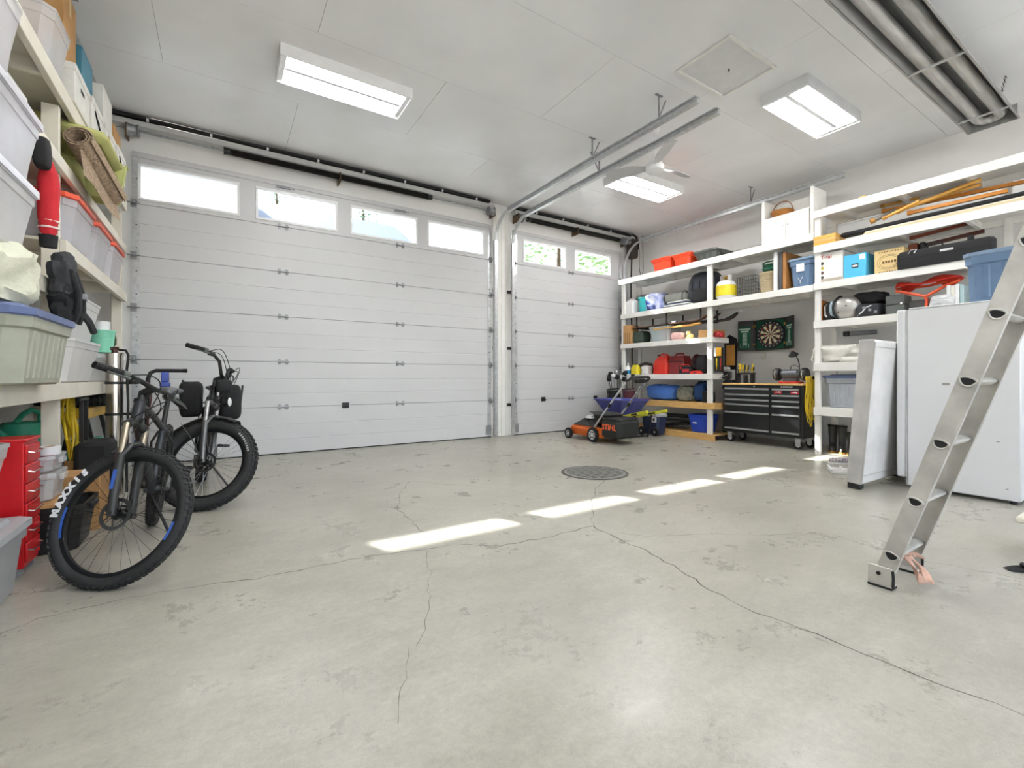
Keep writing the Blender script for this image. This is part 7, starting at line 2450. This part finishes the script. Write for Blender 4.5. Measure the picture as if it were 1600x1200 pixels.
    g = G(); g.tube([ST, SD], .0145, 10); put('seat_post', g, BLKP)
    Ms = axes(SD + sdir * .03, -back, side, lean)
    vs, fs = [], []
    ns = 14
    rings = []
    for i in range(ns + 1):
        q = i / ns
        x = .16 - .28 * q
        wd_ = .022 + .052 * max(0, (q - .35) / .65) ** 1.3
        zt = .012 - .02 * (1 - q) * (q < .3) + .012 * q
        rings.append([(x, wd_ * cos(t_), zt + (.022 if sin(t_) > 0 else .03) * sin(t_)) for t_ in [2 * pi * k / 14 for k in range(14)]])
    g = G(); loft(g, rings); g.v = [tuple(Ms @ Vector(p)) for p in g.v]; put('saddle', g, c_('saddle_grey', '#55565a', .5))
    g = G()
    for s in (-1, 1): g.tube([Ms @ Vector((.10, s * .012, -.01)), Ms @ Vector((.0, s * .02, -.035)), Ms @ Vector((-.08, s * .02, -.01))], .004, 6)
    put('saddle_rail', g, DKMET)
    # rear wheel, drivetrain
    wheel(root, 'rear_wheel', rear, -back, lean, side, R, rt, opt['nsp'], opt['knob'], True)
    g = G(); g.cyl(rear - side * .08, rear + side * .08, .010, n=10); put('rear_axle', g, DKMET)
    g = G(); g.lathe([(.02, -.02), (.055, -.018), (.06, -.01), (.045, 0), (.035, .02), (.02, .02)], 24, M=axes(rear - side * .045, back, lean, side)); put('cassette', g, SILV)
    cr = bb - side * .055
    g = G(); g.lathe([(.05, -.002), (.082, -.002), (.085, 0), (.082, .002), (.05, .002)], 32, closed=True, M=axes(cr, back, lean, side)); g.cyl(cr - side * .012, cr + side * .02, .022, n=12); put('chainring', g, BLKP)
    for s, ang in ((-1, .5), (1, .5 + pi)):
        q = bb + side * (s * .075)
        e = q + (back * cos(ang) + lean * sin(ang)) * .17
        g = G(); g.tube([q, e], [.016, .012], 8); put('crank', g, GREYP)
        pc = e + side * (s * .06)
        g = G()
        Mp = axes(pc, back, side, lean)
        for (x0, x1, y0, y1) in ((-.05, -.04, -.05, .05), (.04, .05, -.05, .05), (-.04, .04, -.05, -.042), (-.04, .04, .042, .05), (-.04, .04, -.006, .006)): g.box(x0, x1, y0, y1, -.008, .008, .002, Mp)
        put('pedal', g, BLKP)
    g = G(); g.tube([rear - side * .05 + lean * .045, cr + lean * .08], .004, 5); g.tube([rear - side * .05 - lean * .06, cr - lean * .08], .004, 5); put('chain', g, DKMET)
    g = G(); g.tube([rear - side * .06, rear - side * .07 - lean * .10 - back * .03, rear - side * .07 - lean * .16 - back * .02], .012, 6); put('derailleur', g, BLKP)
    if opt.get('stand'):
        g = G(); g.tube([bb.lerp(rear, opt.get('sf', .3)) + side * .03, Vector(opt['stand'])], [.010, .009], 8); k = put('kickstand', g, BLKP)
    return root, P, dict(HB=HB, HT=HT, ST=ST, SD=SD, bb=bb, rear=rear, back=back, side=side, lean=lean, fwd=fwd, a=a, n=n, hd=hd, rk=rk)


b1, P1, K1 = bike('grey mountain bike with blue decals and lettered front tyre', (-.40, 3.55, 0), (-.434, 3.063, .3255), (-.510, -.769, .384), (.13, .37, .92), .352, .030,
    (-.372, 4.10, .345), (-.375, 3.68, .325), .60,
    dict(nsp=32, knob=64, head=(.48, .515, .63, .70), fork=(c_('fork_black', '#2b2c2b', .4), c_('stanchion_tan', '#b8ad9c', .25, metal=.9)), frame=FRAMEB,
         bar=[(.02, 0, 0), (.10, -.005, .01), (.20, -.03, .015), (.33, -.06, .01)], seat_tube=.42, stand=(-.30, 3.80, .004), sf=.15,
         decal=[(radians(168), radians(198)), (radians(-30), radians(-12))], text=('MAXXIS', radians(174), .047, WHINK, .323, radians(8.0))))
b2, P2, K2 = bike('black fat-tyre electric bike with panniers by the wide door', (-.10, 4.95, 0), (-.097, 4.398, .3445), (-.366, -.844, .391), (.127, .37, .92), .37, .050,
    (-.14, 5.52, .365), (-.125, 5.06, .31), .60,
    dict(nsp=32, knob=56, head=(.50, .53, .66, .75), fork=(c_('fork_gunmetal', '#6c6e70', .3, metal=.8), SILV), frame=FRAMEK,
         bar=[(.02, 0, 0), (.05, 0, .01), (.09, -.01, .11), (.15, -.03, .14), (.25, -.07, .145), (.37, -.14, .13)], seat_tube=.42, stand=(.06, 5.02, .004), marks=(radians(14), radians(48), .318)))
# e-bike extras: fenders, panniers, lamp, battery bag
put2 = lambda nm, g, m, sm=True: obj(nm, g, m, b2, sm, world=True)


def fender(c, f, u, s, R, w, a0, a1):
    g = G()
    n = 26
    vs, fs = [], []
    for i in range(n + 1):
        t_ = a0 + (a1 - a0) * i / n
        for k in range(7):
            b = -1 + 2 * k / 6
            r = R + .018 - .030 * b * b
            for dr in (0, .004): vs.append(Vector(c) + (f * cos(t_) + u * sin(t_)) * (r + dr) + s * (w * b))
    W_ = 14
    for i in range(n):
        for k in range(6):
            p, q = i * W_ + 2 * k, (i + 1) * W_ + 2 * k
            fs += [(p, p + 2, q + 2, q), (p + 1, q + 1, q + 3, p + 3)]
        p, q = i * W_, (i + 1) * W_
        fs += [(p, q, q + 1, p + 1), (p + 12, p + 13, q + 13, q + 12)]
    g.add(vs, fs)
    return g


put2('front_fender', fender((-.097, 4.398, .3445), K2['fwd'], K2['a'], K2['n'], .375, .062, radians(60), radians(200)), BLKP)
put2('rear_fender', fender(K2['rear'], -K2['back'], K2['lean'], K2['side'], .375, .062, radians(40), radians(200)), BLKP)
for s, m in ((1, BLKF), (-1, BLKF)):
    g = G(); g.blob(tuple(K2['rear'] + K2['side'] * (s * .165) + K2['lean'] * .44 - K2['back'] * .02), (.095, .18, .17), .42, .07, 7, 3 + s, 26, 18, .06, flat=False); p = put2('pannier', g, m)
    g = G(); g.tube([K2['rear'] + K2['side'] * (s * .252) + K2['lean'] * z + K2['back'] * y for z, y in ((.62, -.06), (.50, -.07), (.36, -.06))], .010, 6); obj('pannier_strap', g, DKF, p, world=True)
g = G()
for s in (-1, 1):
    g.tube([K2['rear'] + K2['side'] * (s * .085), K2['rear'] + K2['side'] * (s * .085) + K2['lean'] * .42], .006, 6)
    g.tube([K2['rear'] + K2['side'] * (s * .07) + K2['lean'] * .42 - K2['back'] * .25, K2['rear'] + K2['side'] * (s * .07) + K2['lean'] * .42 + K2['back'] * .2], .006, 6)
put2('rear_rack', g, DKMET)
g = G(); g.blob(tuple(K2['HT'].lerp(K2['ST'], .35) - Vector((0, 0, .06))), (.05, .16, .085), .5, .05, 5, 8, 22, 14, .05, flat=False); put2('frame_bag', g, BLKF)
g = G(); g.blob(tuple(P2(.04, .02, .66)), (.06, .075, .055), .5, .06, 6, 9, 22, 14, .06, flat=False); put2('handlebar_bag', g, BLKF)
g = G(); g.lathe([(0, 0), (.035, 0), (.042, .03), (.040, .045), (0, .045)], 20, M=axes(P2(.05, 0, .52), K2['n'], K2['a'], K2['fwd'])); h_ = put2('headlamp', g, BLKP)
g = G(); g.lathe([(0, .0455), (.036, .0455), (.03, .050), (0, .052)], 20, M=axes(P2(.05, 0, .52), K2['n'], K2['a'], K2['fwd'])); obj('lens', g, c_('lens_clear', '#dfe3e4', .1), h_, world=True)
g = G(); g.box(-.03, .03, -.02, .02, 0, .03, .006, axes(P2(-.02, -.20, .89), K2['n'], K2['fwd'], K2['a'])); put2('display', g, BLKP)
g = G(); g.tube([P2(0, .095, 0), P2(-.10, .095, .18), P2(-.21, .075, .32)], .0035, 6); put2('fender_stay', g, SILV)
# mountain bike bottle cage and decals
g = G(); g.tube([K1['HB'].lerp(K1['bb'], .30) + K1['side'] * .03, K1['HB'].lerp(K1['bb'], .62) + K1['side'] * .03], .008, 4); obj('frame_decal', g, BLUD, b1, world=True)
# ================================================================ GROUPS OF LOOK-ALIKE REPEATS
GROUPS = {'fluorescent_light': 'fluorescent ceiling lamps', 'door_track': 'steel garage door tracks', 'torsion_spring': 'door torsion springs', 'ski': 'skis hung under the second shelf',
          'folded_sheet': 'folded sheets in the stack', 'board': 'boards of the lumber stack', 'rubber_boot': 'rubber boots on the floor', 'archive_box': 'white archive boxes on the top shelf',
          'book': 'binders beside the blue tote', 'wooden_pole': 'wooden poles on the tall shelving', 'easel_rail': 'easel rails on the lumber stack', 'duffel_bag': 'duffel bags on the pine shelf',
          'golf_bag': 'golf bags by the shelf post', 'bicycle': 'parked bicycles', 'tree': 'trees outside the doors', 'panel': 'panels standing on the shelf', 'storage_shelving': 'built-in storage shelving'}
for o in list(COL.objects):
    if o.parent is None and 'label' in o and 'group' not in o:
        base = o.name.split('.')[0]
        if base in GROUPS:
            o['group'] = GROUPS[base]
        elif base == 'storage_bin':
            L = o['label']
            if 'orange lid' in L and 'clear bin' in L: o['group'] = 'orange-lid bins on the middle shelf'
            elif L.startswith('orange lidded'): o['group'] = 'orange bins on the top shelf'
            elif L.startswith('milky'): o['group'] = 'milky bins in the near left bay'
            elif L.startswith('white translucent'): o['group'] = 'white translucent bins on the low shelf'
            elif 'slate blue' in L: o['group'] = 'slate blue lidded totes'
